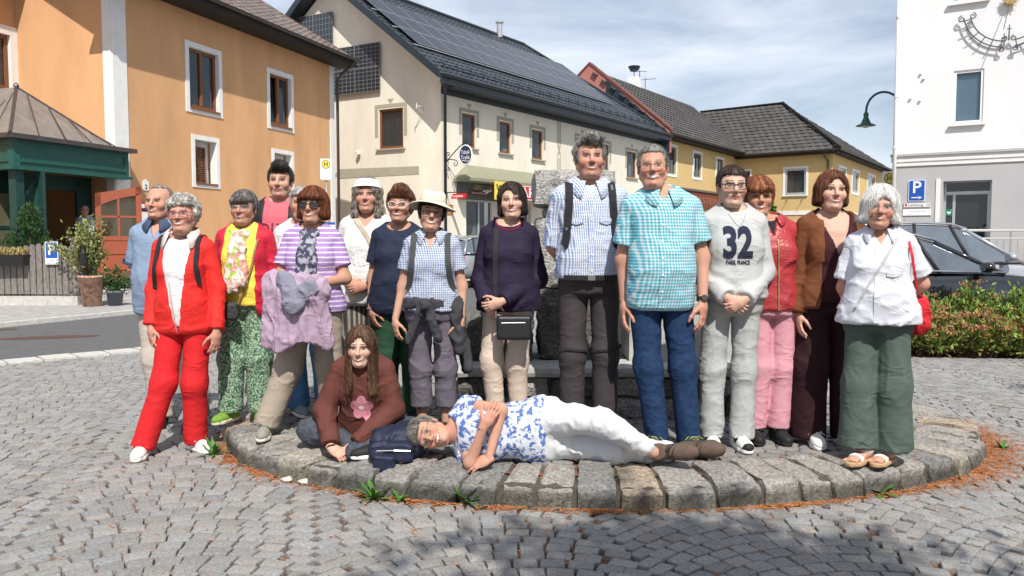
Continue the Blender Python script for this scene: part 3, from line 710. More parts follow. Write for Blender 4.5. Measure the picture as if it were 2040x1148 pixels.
# photovoltaic panels hung on the gable
for (a, c, z0, z1) in ((-2.96 - 1.33, -2.96, 8.47, 9.42), (-2.96 - 1.33, -2.96, 7.46, 8.44), (-2.96 - 2.69, -2.96 - 1.36, 8.47, 9.42), (-2.96 - 2.69, -2.96 - 1.36, 7.46, 8.44), (-5.51 - 1.1, -5.51, 9.6, 11.0), (-5.51 - 2.23, -5.51 - 1.13, 9.6, 11.0)):
    pv = MB(FG).box(a, c, .10, .14, z0, z1).obj('wall_solar_panel', M_pv, cream)
    k = MB(FG); nx, nzz = 6, 6
    for i in range(nx + 1):
        w = .008 if 0 < i < nx else .02; u = a + (c - a) * i / nx; k.box(max(a, u - w / 2), min(c, u + w / 2), .14, .1415, z0, z1)
    for j in range(nzz + 1):
        w = .008 if 0 < j < nzz else .02; z = z0 + (z1 - z0) * j / nzz; k.box(a, c, .1416, .1428, max(z0, z - w / 2), min(z1, z + w / 2))
    k.obj('cell_lines', M_pvf, pv, fix=False)
# small fittings on the gable
b = MB(FG); b.tube([(-.82, 0, 6.6), (-.82, .5, 6.62)], .02, 6); b.tube([(-.82, .0, 6.3), (-.82, .48, 6.6)], .012, 6); b.tube([(-.82, .5, 6.5), (-.82, .5, 6.72)], .015, 6); b.obj('wall_bracket', M_wh, cream)
b = MB(FG); b.lathe([(.03, 0), (.09, .02), (.10, .12), (.05, .17)], (-4.16, .14, 4.9), 12); b.tube([(-4.16, 0, 5.08), (-4.16, .14, 5.08)], .025, 6); b.obj('wall_camera', M_wh, cream)
# shop front
M_shopg = glass('shop_glass', (.045, .06, .075), .03, .7)
M_frame = mat('grey_shop_frame', (.12, .125, .11), .5, .1, spec=.4)
M_alu = mat('aluminium', (.50, .52, .53), .35, .08, metal=.5)
window(cream, FC, *ch[6], M_alu, depth=.05, fw=.07, mull=2, pane=M_shopg); window(cream, FC, *ch[7], M_frame, depth=.25, fw=.08, mull=2, pane=M_shopg)
M_awn = mat('olive_tin', (.25, .25, .175), .6, .12, 4.)
aw = MB(FC)
aw.add([FC.p(.75, .95, 3.82), FC.p(6.95, .95, 3.82), FC.p(11.5, .95, 3.82), FC.p(11.5, .02, 4.42), FC.p(1.6, .02, 4.42), FC.p(.75, .95, 3.70), FC.p(11.5, .95, 3.70), FC.p(.75, .02, 3.82), FC.p(.75, .02, 3.70)],
       [(0, 1, 2, 3, 4), (5, 6, 2, 1, 0), (0, 4, 7), (0, 7, 8, 5)]); aw.add([FC.p(.75, .02, 3.70), FC.p(.75, .95, 3.70), FC.p(11.5, .95, 3.70), FC.p(11.5, .02, 3.70)], [(0, 1, 2, 3)])
aw = aw.obj('awning', M_awn, cream, fix=False)
MB(FC).box(1.0, 4.4, .02, .10, 3.0, 3.66).obj('shop_fascia', M_frame, cream)
MB(FC).box(2.0, 3.3, .10, .115, 3.42, 3.64).obj('fascia_panel', M_awn, cream)
b = MB(FC); b.lathe([(.05, 0), (.09, .03), (.09, .12), (.04, .16)], (2.75, .25, 3.30), 10); b.tube([(2.6, .12, 3.4), (3.0, .3, 3.42)], .05, 6); b.obj('shop_camera', M_wh, cream)
# signs
M_red = mat('sign_red', (.62, .018, .022), .45, .04, spec=.4); M_yel = mat('sign_yellow', (.80, .60, .10), .5, .03); M_blk = mat('sign_black', (.02, .02, .022), .5, .05); M_whs = mat('sign_white', (.82, .82, .82), .5, .02)
def sign(name, label, cat='sign'): return empty(name, label=label, cat=cat)
sgn_ = sign('bank_sign', 'yellow post and bank sign with a horn emblem above the shop', 'sign')
MB(FC).box(2.25, 2.93, .98, 1.03, 3.00, 3.76).obj('board', M_yel, sgn_)
b = MB(FC); cu, cz = 2.59, 3.48
b.tube([(cu + .13 * math.cos(t) * .8, 1.04, cz - .02 + .13 * math.sin(t)) for t in np.linspace(0, 2 * math.pi, 17)[:-1]], .022, 5, closed=True)
b.tube([(cu - .25, 1.04, cz + .16), (cu - .19, 1.04, cz - .02), (cu - .06, 1.04, cz - .2), (cu + .08, 1.04, cz - .16), (cu + .2, 1.04, cz + .06), (cu + .26, 1.04, cz + .18)], [.03, .02, .02, .02, .03, .06], 5)
b.obj('horn_emblem', M_blk, sgn_); lettering('letters', 'bank 99', FC, 2.59, 1.034, 3.12, .17, M_blk, sgn_, bold=.004, width=.52)
sgn_ = sign('shop_sign', 'long red shop sign with white capital letters under the awning', 'sign')
MB(FC).box(3.05, 7.6, .97, 1.03, 3.06, 3.68).obj('board', M_red, sgn_); lettering('letters', 'SPAR', FC, 4.28, 1.035, 3.37, .60, M_whs, sgn_, bold=.012, width=2.1)
b = MB(FC); b.box(3.05, 7.6, 1.0, 1.034, 3.645, 3.675); b.box(3.05, 7.6, 1.0, 1.034, 3.065, 3.095); b.obj('border', M_whs, sgn_)
sgn_ = sign('partner_sign', 'narrow dark red strip sign over the shop window', 'sign')
MB(FC).box(1.68, 3.06, .12, .14, 3.22, 3.37).obj('board', mat('dark_wine', (.16, .02, .03), .5), sgn_); lettering('letters', 'ServicePartner', FC, 2.37, .144, 3.29, .15, M_whs, sgn_, width=1.15)
# red arrow sign on a rod, brass plate, oval hanging sign: these stand out square from the wall
FX = Frame(FC.p(.28, 0, 0), FC.N); FX.N = -FC.U
sgn_ = sign('arrow_sign', 'small red arrow sign hanging from a rod beside the downpipe', 'sign')
b = MB(FX); b.tube([(0, 0, 3.22), (1.15, 0, 3.22)], .022, 6); b.lathe([(.09, -.02), (.09, .02)], (.02, 0, 3.22), 10); b.obj('rod', M_anth, sgn_)
MB(FX).prism([(.28, 2.98), (.36, 3.16), (1.02, 3.16), (1.02, 2.98), (.3, 2.96)], -.015, .015).obj('board', M_red, sgn_); lettering('letters', 'Lotterien', FX, .62, .02, 3.065, .13, M_whs, sgn_, width=.5, bold=.003)
sgn_ = sign('oval_sign', 'dark blue oval sign with white script hanging from a scrolled iron bracket', 'sign')
b = MB(FX); b.box(-.0, .04, -.03, .03, 3.95, 4.85)
def scroll(c, r0, r1, a0, a1, n=16): return [(c[0] + (r0 + (r1 - r0) * k / n) * math.cos(a0 + (a1 - a0) * k / n), 0, c[1] + (r0 + (r1 - r0) * k / n) * math.sin(a0 + (a1 - a0) * k / n)) for k in range(n + 1)]
b.tube([(0.03, 0, 4.42), (.35, 0, 4.72), (.75, 0, 5.03), (1.05, 0, 5.16)] + scroll((1.12, 5.05), .12, .03, 1.7, -4.5), .022, 5)
b.tube([(.03, 0, 4.5), (.3, 0, 4.52), (.5, 0, 4.48)] + scroll((.48, 4.34), .14, .03, 1.5, -4.8), .018, 5)
b.tube(scroll((.13, 4.72), .10, .02, 3.1, -3.5), .018, 5); b.tube(scroll((.13, 4.16), .10, .02, 3.1, 9.5), .018, 5)
b.obj('bracket', M_blk, sgn_)
ovl = [(1.0 + .31 * math.cos(t), 4.66 + .37 * math.sin(t)) for t in np.linspace(0, 2 * math.pi, 29)[:-1]]
bd = MB(FX).prism(ovl, -.02, .02).obj('board', mat('sign_navy', (.018, .035, .10), .4, .05, spec=.5), sgn_)
MB(FX).tube([(u, 0, z) for u, z in ovl], .03, 6, closed=True).obj('rim', M_whs, sgn_)
lettering('letters', 'Tabak', FX, 1.0, .026, 4.76, .22, M_whs, sgn_, width=.44); lettering('letters', 'Trafik', FX, 1.0, .026, 4.55, .22, M_whs, sgn_, width=.44)
MB(FX).tube([(1.0 + x, .026, z) for x, z in ((-.2, 4.42), (-.1, 4.44), (0, 4.42), (.1, 4.40), (.2, 4.42))], .012, 5).obj('flourish', M_whs, sgn_)
sgn_ = sign('brass_plate', 'small wooden notice plate on the cream wall by the downpipe', 'plaque')
MB(FC).box(.35, .72, .0, .03, 2.35, 2.75).obj('board', mat('tan_wood', (.40, .19, .07), .6, .15), sgn_)
b = MB(FC); b.box(.42, .65, .03, .034, 2.42, 2.68); b.obj('face', mat('brass', (.45, .25, .10), .5, .3, 30.), sgn_)
# white pennant in the shop window
pn = MB(FC).add([FC.p(1.75, -.12, .7), FC.p(2.75, -.12, .75), FC.p(2.35, -.12, 2.1)], [(0, 1, 2)]).obj('window_pennant', M_whs, cream, fix=False)

# ------------------------------------------------------------------ yellow houses behind
M_ye = mat('ochre_render', (.58, .415, .19), .93, .06, .8, .25, 60.)
M_tile_g = mat('dark_grey_tile', (.075, .07, .068), .8, .22, 3., .2, 20., vcol=True)
M_roofbase = mat('roof_base', (.06, .056, .054), .85, .2)
M_pink = mat('pink_render', (.42, .17, .14), .9, .08)
M_band = mat('rust_brown_band', (.18, .055, .032), .8, .12)
e1 = (8.9495, 49.409); F1 = Frame(e1, FC.U[:2]); tpy = .8; rs = 5.5; rz1 = 7.75 + rs * tpy
yel = empty('yellow_house', label='ochre house with rust brown shop band next to the cream house', cat='house')
h1 = [(.95, 2.72, 5.46, 7.16), (5.7, 7.1, 5.52, 7.11), (10.1, 11.5, 5.55, 7.08)]
wall('wall', F1, 15.5, 7.8, h1, M_ye, yel, depth=.18)
for i, h in enumerate(h1): window(yel, F1, *h, M_frame, depth=.12, fw=.12, mull=2, surround=(.18, .03), ms=M_wh, open_=.25)
MB(F1).box(.0, 15.4, .02, .2, 4.55, 4.68).obj('band_coping', M_frame, yel)
MB(F1).box(.0, 15.4, .0, .12, 3.45, 4.55).obj('shop_band', M_band, yel)
sgn_ = lettering('letters', 'KASTEINER', F1, 8.6, .125, 3.98, .6, mat('faded_letter', (.33, .15, .11), .8), yel, width=6.2)
MB(F1).prism(arch(5.6, 7.4, .2, 2.6), .0, .04).obj('arched_window', M_frame, yel)
r1 = MB(F1).slab([(-.0, .7, 7.75), (17.5, .7, 7.75), (17.5, .7 - rs, rz1), (-.0, .7 - rs, rz1)], .15).obj('roof', M_roofbase, yel)
MB(F1).slab([(0, .7 - rs, rz1), (17.5, .7 - rs, rz1), (17.5, .7 - 2 * rs, 7.75), (0, .7 - 2 * rs, 7.75)], .15).obj('roof_back', M_roofbase, yel)
V1 = -F1.N + np.array([0, 0, tpy]); V1 /= np.linalg.norm(V1); H1 = rs * math.sqrt(1 + tpy ** 2)
tiles(r1, F1.p(0, .7, 7.76), F1.U, V1, 17.5, H1, .5, .42, M_tile_g, lambda u, v: u < 17.4 and v < H1 - .1, single=150, lift=.05)
gutter(yel, F1, .1, 15.5, .78, 7.78, M_tin, .1); MB(F1).box(.0, 15.4, .015, .68, 7.52, 7.62).obj('soffit', M_darkwood, yel)
# fire wall, slate hung, with a pink coping
fwz = .35
MB(F1).prism([(0, 0)] * 0 + [(0, 0)], 0, 0) if False else None
FF = Frame(F1.p(-.02, 0, 0), (-F1.N[0], -F1.N[1])); FF.N = -F1.U
MB(FF).prism([(-.7, 6.6), (-.7, 7.95), (rs - .7, rz1 + fwz), (2 * rs - .7, 7.95), (2 * rs - .7, 6.6)], -.3, .0).obj('fire_wall', M_pink, yel)
MB(FF).prism([(-.72, 6.6), (-.72, 7.72), (rs - 1.9, rz1 - .75), (rs - 1.9, 6.6)], .003, .05).obj('slate_cladding', M_anth, yel)
MB(FF).prism([(-.8, 7.93), (-.8, 8.07), (rs - .7, rz1 + fwz + .14), (rs - .7, rz1 + fwz)], -.36, .06).obj('coping', M_redmetal, yel)
MB(FF).prism([(2 * rs - .6, 7.93), (2 * rs - .6, 8.07), (rs - .7, rz1 + fwz + .14), (rs - .7, rz1 + fwz)], -.36, .06).obj('coping', M_redmetal, yel)
ck = F1.p(7.3, .7 - rs - .3, rz1 - .3); b = MB(F1); b.box(6.9, 7.6, .7 - rs - .7, .7 - rs, rz1 - .4, rz1 + .75); chm = b.obj('chimney', M_wh, r1)
b = MB(); c_ = F1.p(7.25, .7 - rs - .35, rz1 + .75); b.tube([tuple(c_), tuple(c_ + np.array([0, 0, .35]))], .03, 6, world=True); b.tube([tuple(c_ + np.array([.4, 0, 0])), tuple(c_ + np.array([.4, 0, .5]))], .03, 5, world=True)
b.lathe([(.02, .35), (.32, .5), (.45, .75), (.40, .78), (.1, .62)], tuple(c_), 12); b.tube([tuple(c_ + np.array([-.3, 0, .4])), tuple(c_ + np.array([.9, 0, .42]))], .02, 5, world=True)
b.obj('cowl', M_anth, chm)
b = MB(); c_ = F1.p(8.6, .7 - rs - .1, rz1); b.tube([tuple(c_), tuple(c_ + np.array([0, 0, .9]))], .025, 5, world=True)
b.tube([tuple(c_ + np.array([-.4, 0, .75])), tuple(c_ + np.array([.8, 0, .85]))], .015, 5, world=True)
for k in range(5): b.tube([tuple(c_ + np.array([.1 + k * .16, -.25, .8])), tuple(c_ + np.array([.1 + k * .16, .25, .82 + (.2 if k == 4 else 0)]))], .012, 4, world=True)
b.obj('aerial', M_anth, r1)

e2 = F1.p(14.5, 0, 0); F2 = Frame(e2, (.79, -.613)); e3 = F2.p(7.05, 0, 0); F3 = Frame(e3, FC.U[:2])
hip = empty('hip_roof_house', label='ochre corner house with a dark hipped roof behind the group', cat='house')
h2 = [(.05, 1.05, 4.45, 6.45), (3.70, 5.22, 4.55, 6.45)]; h3 = [(2.1, 4.3, 5.9, 6.55), (6.7, 9.2, 5.0, 6.6), (12.9, 16.1, 5.3, 6.68)]
h2 += [(4.6, 6.2, .6, 2.0)]
wall('wall', F2, 7.05, 7.6, h2, M_ye, hip, u0=-.4, depth=.2); wall('wall', F3, 22, 7.6, h3, M_ye, hip, depth=.2)
window(hip, F2, *h2[0], M_frame, depth=.12, fw=.12, mull=1, surround=(.15, .03), ms=M_wh, curtain=.45)
window(hip, F2, *h2[1], M_alu, depth=.06, fw=.14, mull=1, surround=(.15, .03), ms=M_wh, curtain=.35, sill=(.15, .12, .08, M_wh))
window(hip, F2, *h2[2], M_blk, depth=.1, fw=.1, mull=2, surround=(.1, .03), ms=M_wh)
for h in h3: window(hip, F3, *h, M_alu, depth=.1, fw=.16, mull=1, surround=(.2, .03), ms=M_wh)
MB(F2).box(-.4, 7.05, .0, .05, 3.1, 3.4).obj('string_course', M_wh, hip); MB(F3).box(.0, 22, .0, .05, 3.103, 3.397).obj('string_course', M_wh, hip)
b = MB(F2)
for u in (3.9, 5.0): b.tube([(u, 0, 4.2), (u, .35, 4.15), (u, .35, 3.9)], .02, 5)
b.obj('flag_holder', M_tin, hip)
A2 = F2.p(1.65, .6 - 5.5, 7.6 + 4.4); Lft = F2.p(-9.0, .6 - 5.5, 12.0); cL = F2.p(-9., .6, 7.6); cC = F2.p(7.05 + .6, .6, 7.6); far = F3.p(22, .6, 7.6)
rh = MB().add([cL, cC, A2, Lft, far, F3.p(18, -8, 7.6)], [(0, 1, 2, 3), (1, 4, 2), (4, 5, 2), (3, 2, 5)]).obj('roof', M_roofbase, hip, fix=False)
V2 = -F2.N + np.array([0, 0, .8]); V2 /= np.linalg.norm(V2); H2 = 5.5 * math.sqrt(1.64)
def in2(u, v): s = v / math.sqrt(1.64); return (2.2 - s * .98 if s < 2.3 else 0) - 2.2 - 1.0 * s * 0 + -0.6 - (s * 1.02) * 0 + 0 < u - 9 + 9 - 9 + 0 if False else True
def in2(u, v):
    s = v / math.sqrt(1.64)                        # u measured from u=-9 on the eave
    return v < H2 - .1 and u - 9 > -.2 - 1.02 * s and u - 9 < 7.55 - 1.0 * s * 1.07
tiles(rh, cL + np.array([0, 0, .01]), F2.U, V2, 17, H2, .52, .46, M_tile_g, in2, single=150, lift=.06)
V3 = (A2 - cC) - F3.U * float((A2 - cC) @ F3.U); H3 = np.linalg.norm(V3); V3 /= H3
ua3 = float((A2 - cC) @ F3.U)
tiles(rh, cC + np.array([0, 0, .01]), F3.U, V3, 22, H3, .6, .5, M_tile_g, lambda u, v: v < H3 and u > ua3 * v / H3 and u < 21.5 - (21.5 - ua3) * v / H3, single=0, lift=.06)
MB().tube([tuple(cC + np.array([0, 0, .08])), tuple(A2 + np.array([0, 0, .08]))], .14, 6, world=True).obj('hip_cap', M_tile_g, rh)
MB().tube([tuple(Lft), tuple(A2 + np.array([0, 0, .05]))], .12, 6, world=True).obj('ridge_cap', M_tile_g, rh)
vl0, vl1 = F2.p(-.2, .62, 7.66), F2.p(-5.6, .6 - 5.4, 12.0)
Dv = F2.U * .24
MB().add([vl0 - Dv + np.array([0, 0, .14]), vl0 + Dv * 2 + np.array([0, 0, .14]), vl1 + Dv + np.array([0, 0, .14]), vl1 - Dv + np.array([0, 0, .14])], [(0, 1, 2, 3)]).obj('valley_sheet', mat('zinc_sheet', (.42, .46, .49), .4, .15, metal=.3), rh, fix=False)
gutter(hip, F2, -.2, 7.6, .68, 7.62, M_tin, .1); gutter(hip, F3, -.6, 22, .68, 7.62, M_tin, .1)
MB(F2).box(-.3, 7.6, .02, .6, 7.36, 7.44).obj('soffit', M_darkwood, hip); MB(F3).box(.05, 22, .02, .6, 7.363, 7.437).obj('soffit', M_darkwood, hip)
MB(F2).tube([(6.6, .66, 7.5), (6.6, .3, 7.1), (6.75, .1, 6.9), (6.75, .1, 5.5)], .07, 6).obj('downpipe', M_tin, hip)

# ------------------------------------------------------------------ white building, right
M_w = mat('white_render', (.74, .745, .75), .93, .03, 1.2, .25, 160., bdist=.005)
M_gy = mat('grey_render', (.43, .43, .435), .93, .04, 1.5, .25, 160., bdist=.005)
FW = Frame((9.9, 21), (.83, -.555))
white = empty('white_building', label='white rendered building with grey ground floor and iron sundial', cat='building')
hw = [(1.31, 1.97, 4.23, 5.55), (1.2, 1.98, 7.2, 8.4)]; hg = [(1.16, 2.22, .2, 2.83)]
wall('wall', FW, 6, 9.6, hw, M_w, white, z0=3.45, depth=.16); wall('ground_floor_wall', FW, 6, 3.3, hg, M_gy, white, depth=.35)
FWs = Frame(FW.p(0, 0, 0), (.555, .83)); FWs.N = np.array([-.83, .555, 0])
wall('side_wall', FWs, 9, 9.6, [], M_w, white)
MB(FW).box(-.05, 6, .0, .05, 3.36, 3.50).obj('cornice', M_wh, white); MB(FW).box(-.08, 6, .0, .09, 3.50, 3.56).obj('cornice', M_gy, white); MB(FW).box(-.02, 6, .0, .03, 3.25, 3.36).obj('cornice', M_wh, white)
MB(FW).slab([(-.6, .6, 9.6), (6.5, .6, 9.6), (6.5, -9, 9.7), (-.6, -9, 9.7)], .2).obj('roof', M_roofbase, white)
M_blind = mat('blue_grey_blind', (.18, .27, .34), .6, .3, 90., aniso=(1, 1, 6))
for h in hw:
    w = window(white, FW, *h, M_whs, depth=.05, fw=.065, mull=1, sill=(.06, .09, .05, M_wh), pane=glass('blind_glass', (.06, .12, .17), .08, .45))
    MB(FW).box(h[0] + .05, h[1] - .05, -.13, -.115, h[2] + .05, h[3] - .05).obj('blind', M_blind, w)
MB(FW).tube([(.04, .12, 9.5), (.04, .12, .0)], .05, 8).obj('downpipe', M_wh, white, smooth=True)
for z in (5.0, 3.7, 7): MB(FW).lathe([(.062, 0), (.062, .05)], (.04, .12, z), 10).obj('pipe_clip', M_wh, white)
# recessed glass door
dr = MB(FW); a, c, z0, z1 = hg[0]; d = -.3
for (u0, u1, q0, q1) in ((a, a + .05, z0, z1), (c - .05, c, z0, z1), (a, c, z1 - .03, z1), (a, c, 2.50, 2.58), (a + .20, a + .26, z0, 2.5), (c - .10, c - .05, z0, 2.5)):
    dr.box(u0, u1, d - .04, d + (.02 if u1 - u0 < .3 else .021), q0, q1)
dro = dr.obj('door', M_alu, white)
for (u0, u1, q0, q1) in ((a + .05, a + .20, z0, 2.5), (a + .26, c - .10, z0, 2.5), (a + .05, c - .05, 2.58, z1 - .03)):
    MB(FW).quad((u0, d, q0), (u1, d, q0), (u1, d, q1), (u0, d, q1)).obj('pane', M_pane, dro, fix=False)
MB(FW).box(a - .5, c + .5, d - 1.6, d - 1.5, 0, 3).obj('dark_interior', M_room, dro)
MB(FW).box(c - .13, c - .115, d + .02, d + .06, .9, 1.7).obj('handle', M_alu, dro)
b = MB(FW); b.box(1.0, 1.10, 0, .02, 0, 2.9); b.obj('door_trim', M_wh, white)
MB(FW).box(.30, .82, .0, .012, 1.2, 1.92).obj('wall_hatch', M_gy, white)
sp = MB(FW)
for (u, z) in ((.55, 5.55), (.62, 5.42), (.33, 4.95), (.55, 4.88)): sp.box(u, u + .05, 0, .05, z, z + .04)
sp.obj('wall_fitting', M_wh, white)
# wall signs
M_blue = mat('sign_blue', (.012, .085, .42), .45, .03, spec=.4)
def rrect(a, c, z0, z1, r, n=5):
    out = []
    for (x, z, t0) in ((c - r, z1 - r, 0), (a + r, z1 - r, 90), (a + r, z0 + r, 180), (c - r, z0 + r, 270)):
        out += [(x + r * math.cos(R(t0 + 90 * k / n)), z + r * math.sin(R(t0 + 90 * k / n))) for k in range(n + 1)]
    return out
def arrow(fr, u, d, z, L, t, m, parent):
    return MB(fr).prism([(u - L / 2, z - t / 2), (u + L * .2, z - t / 2), (u + L * .2, z - t * 1.6), (u + L / 2, z), (u + L * .2, z + t * 1.6), (u + L * .2, z + t / 2), (u - L / 2, z + t / 2)], d, d + .003).obj('arrow', m, parent)
s_ = sign('parking_sign', 'blue parking sign with a white arrow on the grey wall')
MB(FW).prism(rrect(.375, .76, 2.35, 2.89, .03), .02, .03).obj('board', M_whs, s_); MB(FW).prism(rrect(.39, .745, 2.365, 2.875, .03), .03, .034).obj('face', M_blue, s_)
lettering('letter', 'P', FW, .565, .038, 2.69, .42, M_whs, s_, bold=.006); arrow(FW, .57, .036, 2.44, .24, .024, M_whs, s_)
s_ = sign('street_name_sign', 'white street name sign with small red crest under the parking sign')
MB(FW).box(.27, .885, .015, .03, 2.19, 2.315).obj('board', M_whs, s_)
b = MB(FW)
for q in ((.275, .88, 2.30, 2.308), (.275, .88, 2.197, 2.205), (.275, .281, 2.205, 2.30), (.874, .88, 2.205, 2.30)): b.box(q[0], q[1], .03, .032, q[2], q[3])
b.obj('border', M_blk, s_)
MB(FW).prism([(.30, 2.285), (.355, 2.285), (.355, 2.24), (.3275, 2.215), (.30, 2.24)], .03, .033).obj('crest', M_red, s_)
lettering('letters', 'Laitthenweg', FW, .55, .033, 2.252, .085, M_blk, s_, width=.34); arrow(FW, .82, .031, 2.252, .08, .012, M_blk, s_)
s_ = sign('address_sign', 'blank looking white panel sign with two faint lines of text')
MB(FW).box(.255, .91, .01, .025, 1.985, 2.15).obj('board', M_whs, s_)
M_faint = mat('faint_ink', (.42, .44, .47), .7)
lettering('letters', 'Obere Hauptstraße', FW, .6, .028, 2.095, .05, M_faint, s_, width=.38); lettering('letters', 'Nr. 9-11', FW, .46, .028, 2.02, .04, M_faint, s_, width=.13)
s_ = sign('defibrillator_sign', 'small green defibrillator sticker with white heart on the door glass')
MB(FW).box(1.215, 1.352, -.29, -.283, 1.98, 2.14).obj('board', mat('sign_green', (.01, .20, .10), .5), s_)
hp = [(.0, -.045), (.045, .0), (.04, .03), (.02, .035), (0, .018), (-.02, .035), (-.04, .03), (-.045, .0)]
MB(FW).prism([(1.28 + x, 2.05 + z) for x, z in hp], -.283, -.280).obj('heart', M_whs, s_)
MB(FW).prism([(1.33 + x * .3, 2.115 + z * .3) for x, z in ((-.03, -.01), (.03, -.01), (.03, .01), (.01, .01), (.01, .03), (-.01, .03), (-.01, .01), (-.03, .01))], -.283, -.280).obj('cross', M_whs, s_)
# wrought iron sundial
sdl = empty('sundial', label='wrought iron sundial arc with a gilded sun on the white wall', cat='sundial')
M_wi = mat('wrought_iron', (.10, .105, .125), .6, .2, 20.); M_gold = mat('gilt', (.55, .36, .12), .4, .15, metal=.4)
cu, cz = 2.46, 6.95
def ap(r, t): return (cu + r * math.sin(t), .10, cz - r * math.cos(t))
b = MB(FW)
for r_ in (.83, .97): b.tube([ap(r_, t) for t in list(np.linspace(-1.38, -.13, 22))], .016, 5); b.tube([ap(r_, t) for t in list(np.linspace(.13, 1.38, 22))], .016, 5)
b.obj('arc', M_wi, sdl)
for s in (-1, 1):
    for k in range(6):
        t = s * (.17 + k * .232); q0, q1, q2 = ap(.83, t), ap(.97, t), ap(1.09, t * 1.02)
        MB(FW).tube([q0, q1, q2], .013, 5).obj('hour_bar', M_wi, sdl)
    for (r_, t, rr, dirn) in ((.83, .13, .07, 1), (.97, .13, .07, -1), (.83, 1.40, .08, 1), (.97, 1.40, .08, -1)):
        c0 = ap(r_ + (-.05 if r_ < .9 else .05), s * t)
        MB(FW).tube([(c0[0] + (rr - rr * .75 * k / 14) * math.cos(s * dirn * (.6 * k) + 1.5), .10, c0[2] + (rr - rr * .75 * k / 14) * math.sin(s * dirn * (.6 * k) + 1.5)) for k in range(15)], .014, 5).obj('scroll', M_wi, sdl)
MB(FW).tube([(cu, .1, cz - .45), (cu, .1, cz - .82)], [.012, .02], 5).obj('hand', M_wi, sdl); MB(FW).tube([(cu - .05, .1, cz - .55), (cu + .05, .1, cz - .55)], .012, 5).obj('hand', M_wi, sdl)
MB(FW).tube([(cu, .12, cz + .1), (cu - .10, .45, cz - .62)], .01, 5).obj('gnomon', M_wi, sdl)
sf = MB(FW); sf.prism([(cu + .11 * math.cos(t), cz + .13 + .11 * math.sin(t)) for t in np.linspace(0, 2 * math.pi, 20)[:-1]], .08, .13); sf.obj('sun_face', M_gold, sdl)
for k in range(20):
    t = 2 * math.pi * k / 20; q = .21 if k % 2 else .17
    MB(FW).tube([(cu + r_ * math.cos(t + w), .1, cz + .13 + r_ * math.sin(t + w)) for r_, w in ((.10, 0), (.13, .07), (.16, -.04), (q, .05))], [.014, .012, .009, .004], 4).obj('sun_ray', M_gold if k % 2 else M_wi, sdl)
# ramp railing and a flower pot before the door
M_steel = mat('stainless', (.62, .62, .60), .25, .05, metal=.8)
rail = empty('ramp_railing', label='stainless steel ramp railing before the glass door', cat='railing')
FR = Frame((10.9, 18.2), (1, -.02))
MB(FR).tube([(-2.2, 0, 1.58), (5, 0, 1.58)], .03, 8).obj('handrail', M_steel, rail); MB(FR).tube([(-2.2, 0, 1.40), (5, 0, 1.40)], .02, 8).obj('rail', M_steel, rail); MB(FR).tube([(-2.2, 0, .5), (5, 0, .5)], .02, 8).obj('rail', M_steel, rail)
for k in range(46):
    u = -2.1 + k * .155
    MB(FR).tube([(u, 0, 0 if k % 8 == 0 else .5), (u, 0, 1.56 if k % 8 == 0 else 1.4)], .024 if k % 8 == 0 else .008, 6).obj('post' if k % 8 == 0 else 'baluster', M_steel, rail)
MB(FR).box(-3, 6, .02, 2.4, 0, .32).obj('ramp', M_slab, rail)
# ------------------------------------------------------------------ implicit modelling kit for figures and soft things
f4 = np.float32
class G3:
    def __init__(s, lo, hi, h):
        s.lo = np.array(lo, float); s.h = h
        n = np.ceil((np.array(hi) - s.lo) / h).astype(int) + 1; s.n = n
        ax = [(s.lo[k] + h * np.arange(n[k])).astype(f4) for k in range(3)]
        s.X = ax[0][:, None, None]; s.Y = ax[1][None, :, None]; s.Z = ax[2][None, None, :]
    def full(s, v=9.): return np.full(tuple(s.n), v, f4)
def cap(g, a, b, ra, rb=None, sq=(1, 1, 1)):
    rb = ra if rb is None else rb
    a = np.asarray(a, float); d = np.asarray(b, float) - a; L = float(d @ d) + 1e-9
    x, y, z = g.X - a[0], g.Y - a[1], g.Z - a[2]
    t = np.clip((x * d[0] + y * d[1] + z * d[2]) / L, 0, 1)
    return np.sqrt(((x - d[0] * t) / sq[0]) ** 2 + ((y - d[1] * t) / sq[1]) ** 2 + ((z - d[2] * t) / sq[2]) ** 2) - (ra + (rb - ra) * t)
def ell(g, c, r, rot=None):
    x, y, z = g.X - c[0], g.Y - c[1], g.Z - c[2]
    if rot is not None:
        M = np.array(rot); x, y, z = (M[0, 0] * x + M[1, 0] * y + M[2, 0] * z), (M[0, 1] * x + M[1, 1] * y + M[2, 1] * z), (M[0, 2] * x + M[1, 2] * y + M[2, 2] * z)
    k0 = np.sqrt((x / r[0]) ** 2 + (y / r[1]) ** 2 + (z / r[2]) ** 2)
    k1 = np.sqrt((x / r[0] ** 2) ** 2 + (y / r[1] ** 2) ** 2 + (z / r[2] ** 2) ** 2) + 1e-6
    return k0 * (k0 - 1) / k1
def loft(g, zs, a, b, cx, cy, p=2.3):
    z = g.Z.ravel(); I = lambda q: np.interp(z, zs, q).astype(f4)[None, None, :]
    A, B, CX, CY = I(a), I(b), I(cx), I(cy)
    x, y = np.abs(g.X - CX) / A, np.abs(g.Y - CY) / B
    k = (x ** p + y ** p) ** (1 / p)
    return (k - 1) * np.minimum(A, B)
def smin(a, b, k):
    h = np.clip(.5 + .5 * (b - a) / k, 0, 1); return b + (a - b) * h - k * h * (1 - h)
def smax(a, b, k): return -smin(-a, -b, k)
def plane(g, p, n):
    n = np.asarray(n, float); n = n / np.linalg.norm(n)
    return (g.X - p[0]) * n[0] + (g.Y - p[1]) * n[1] + (g.Z - p[2]) * n[2]
_CO = np.array([(i, j, k) for i in (0, 1) for j in (0, 1) for k in (0, 1)])
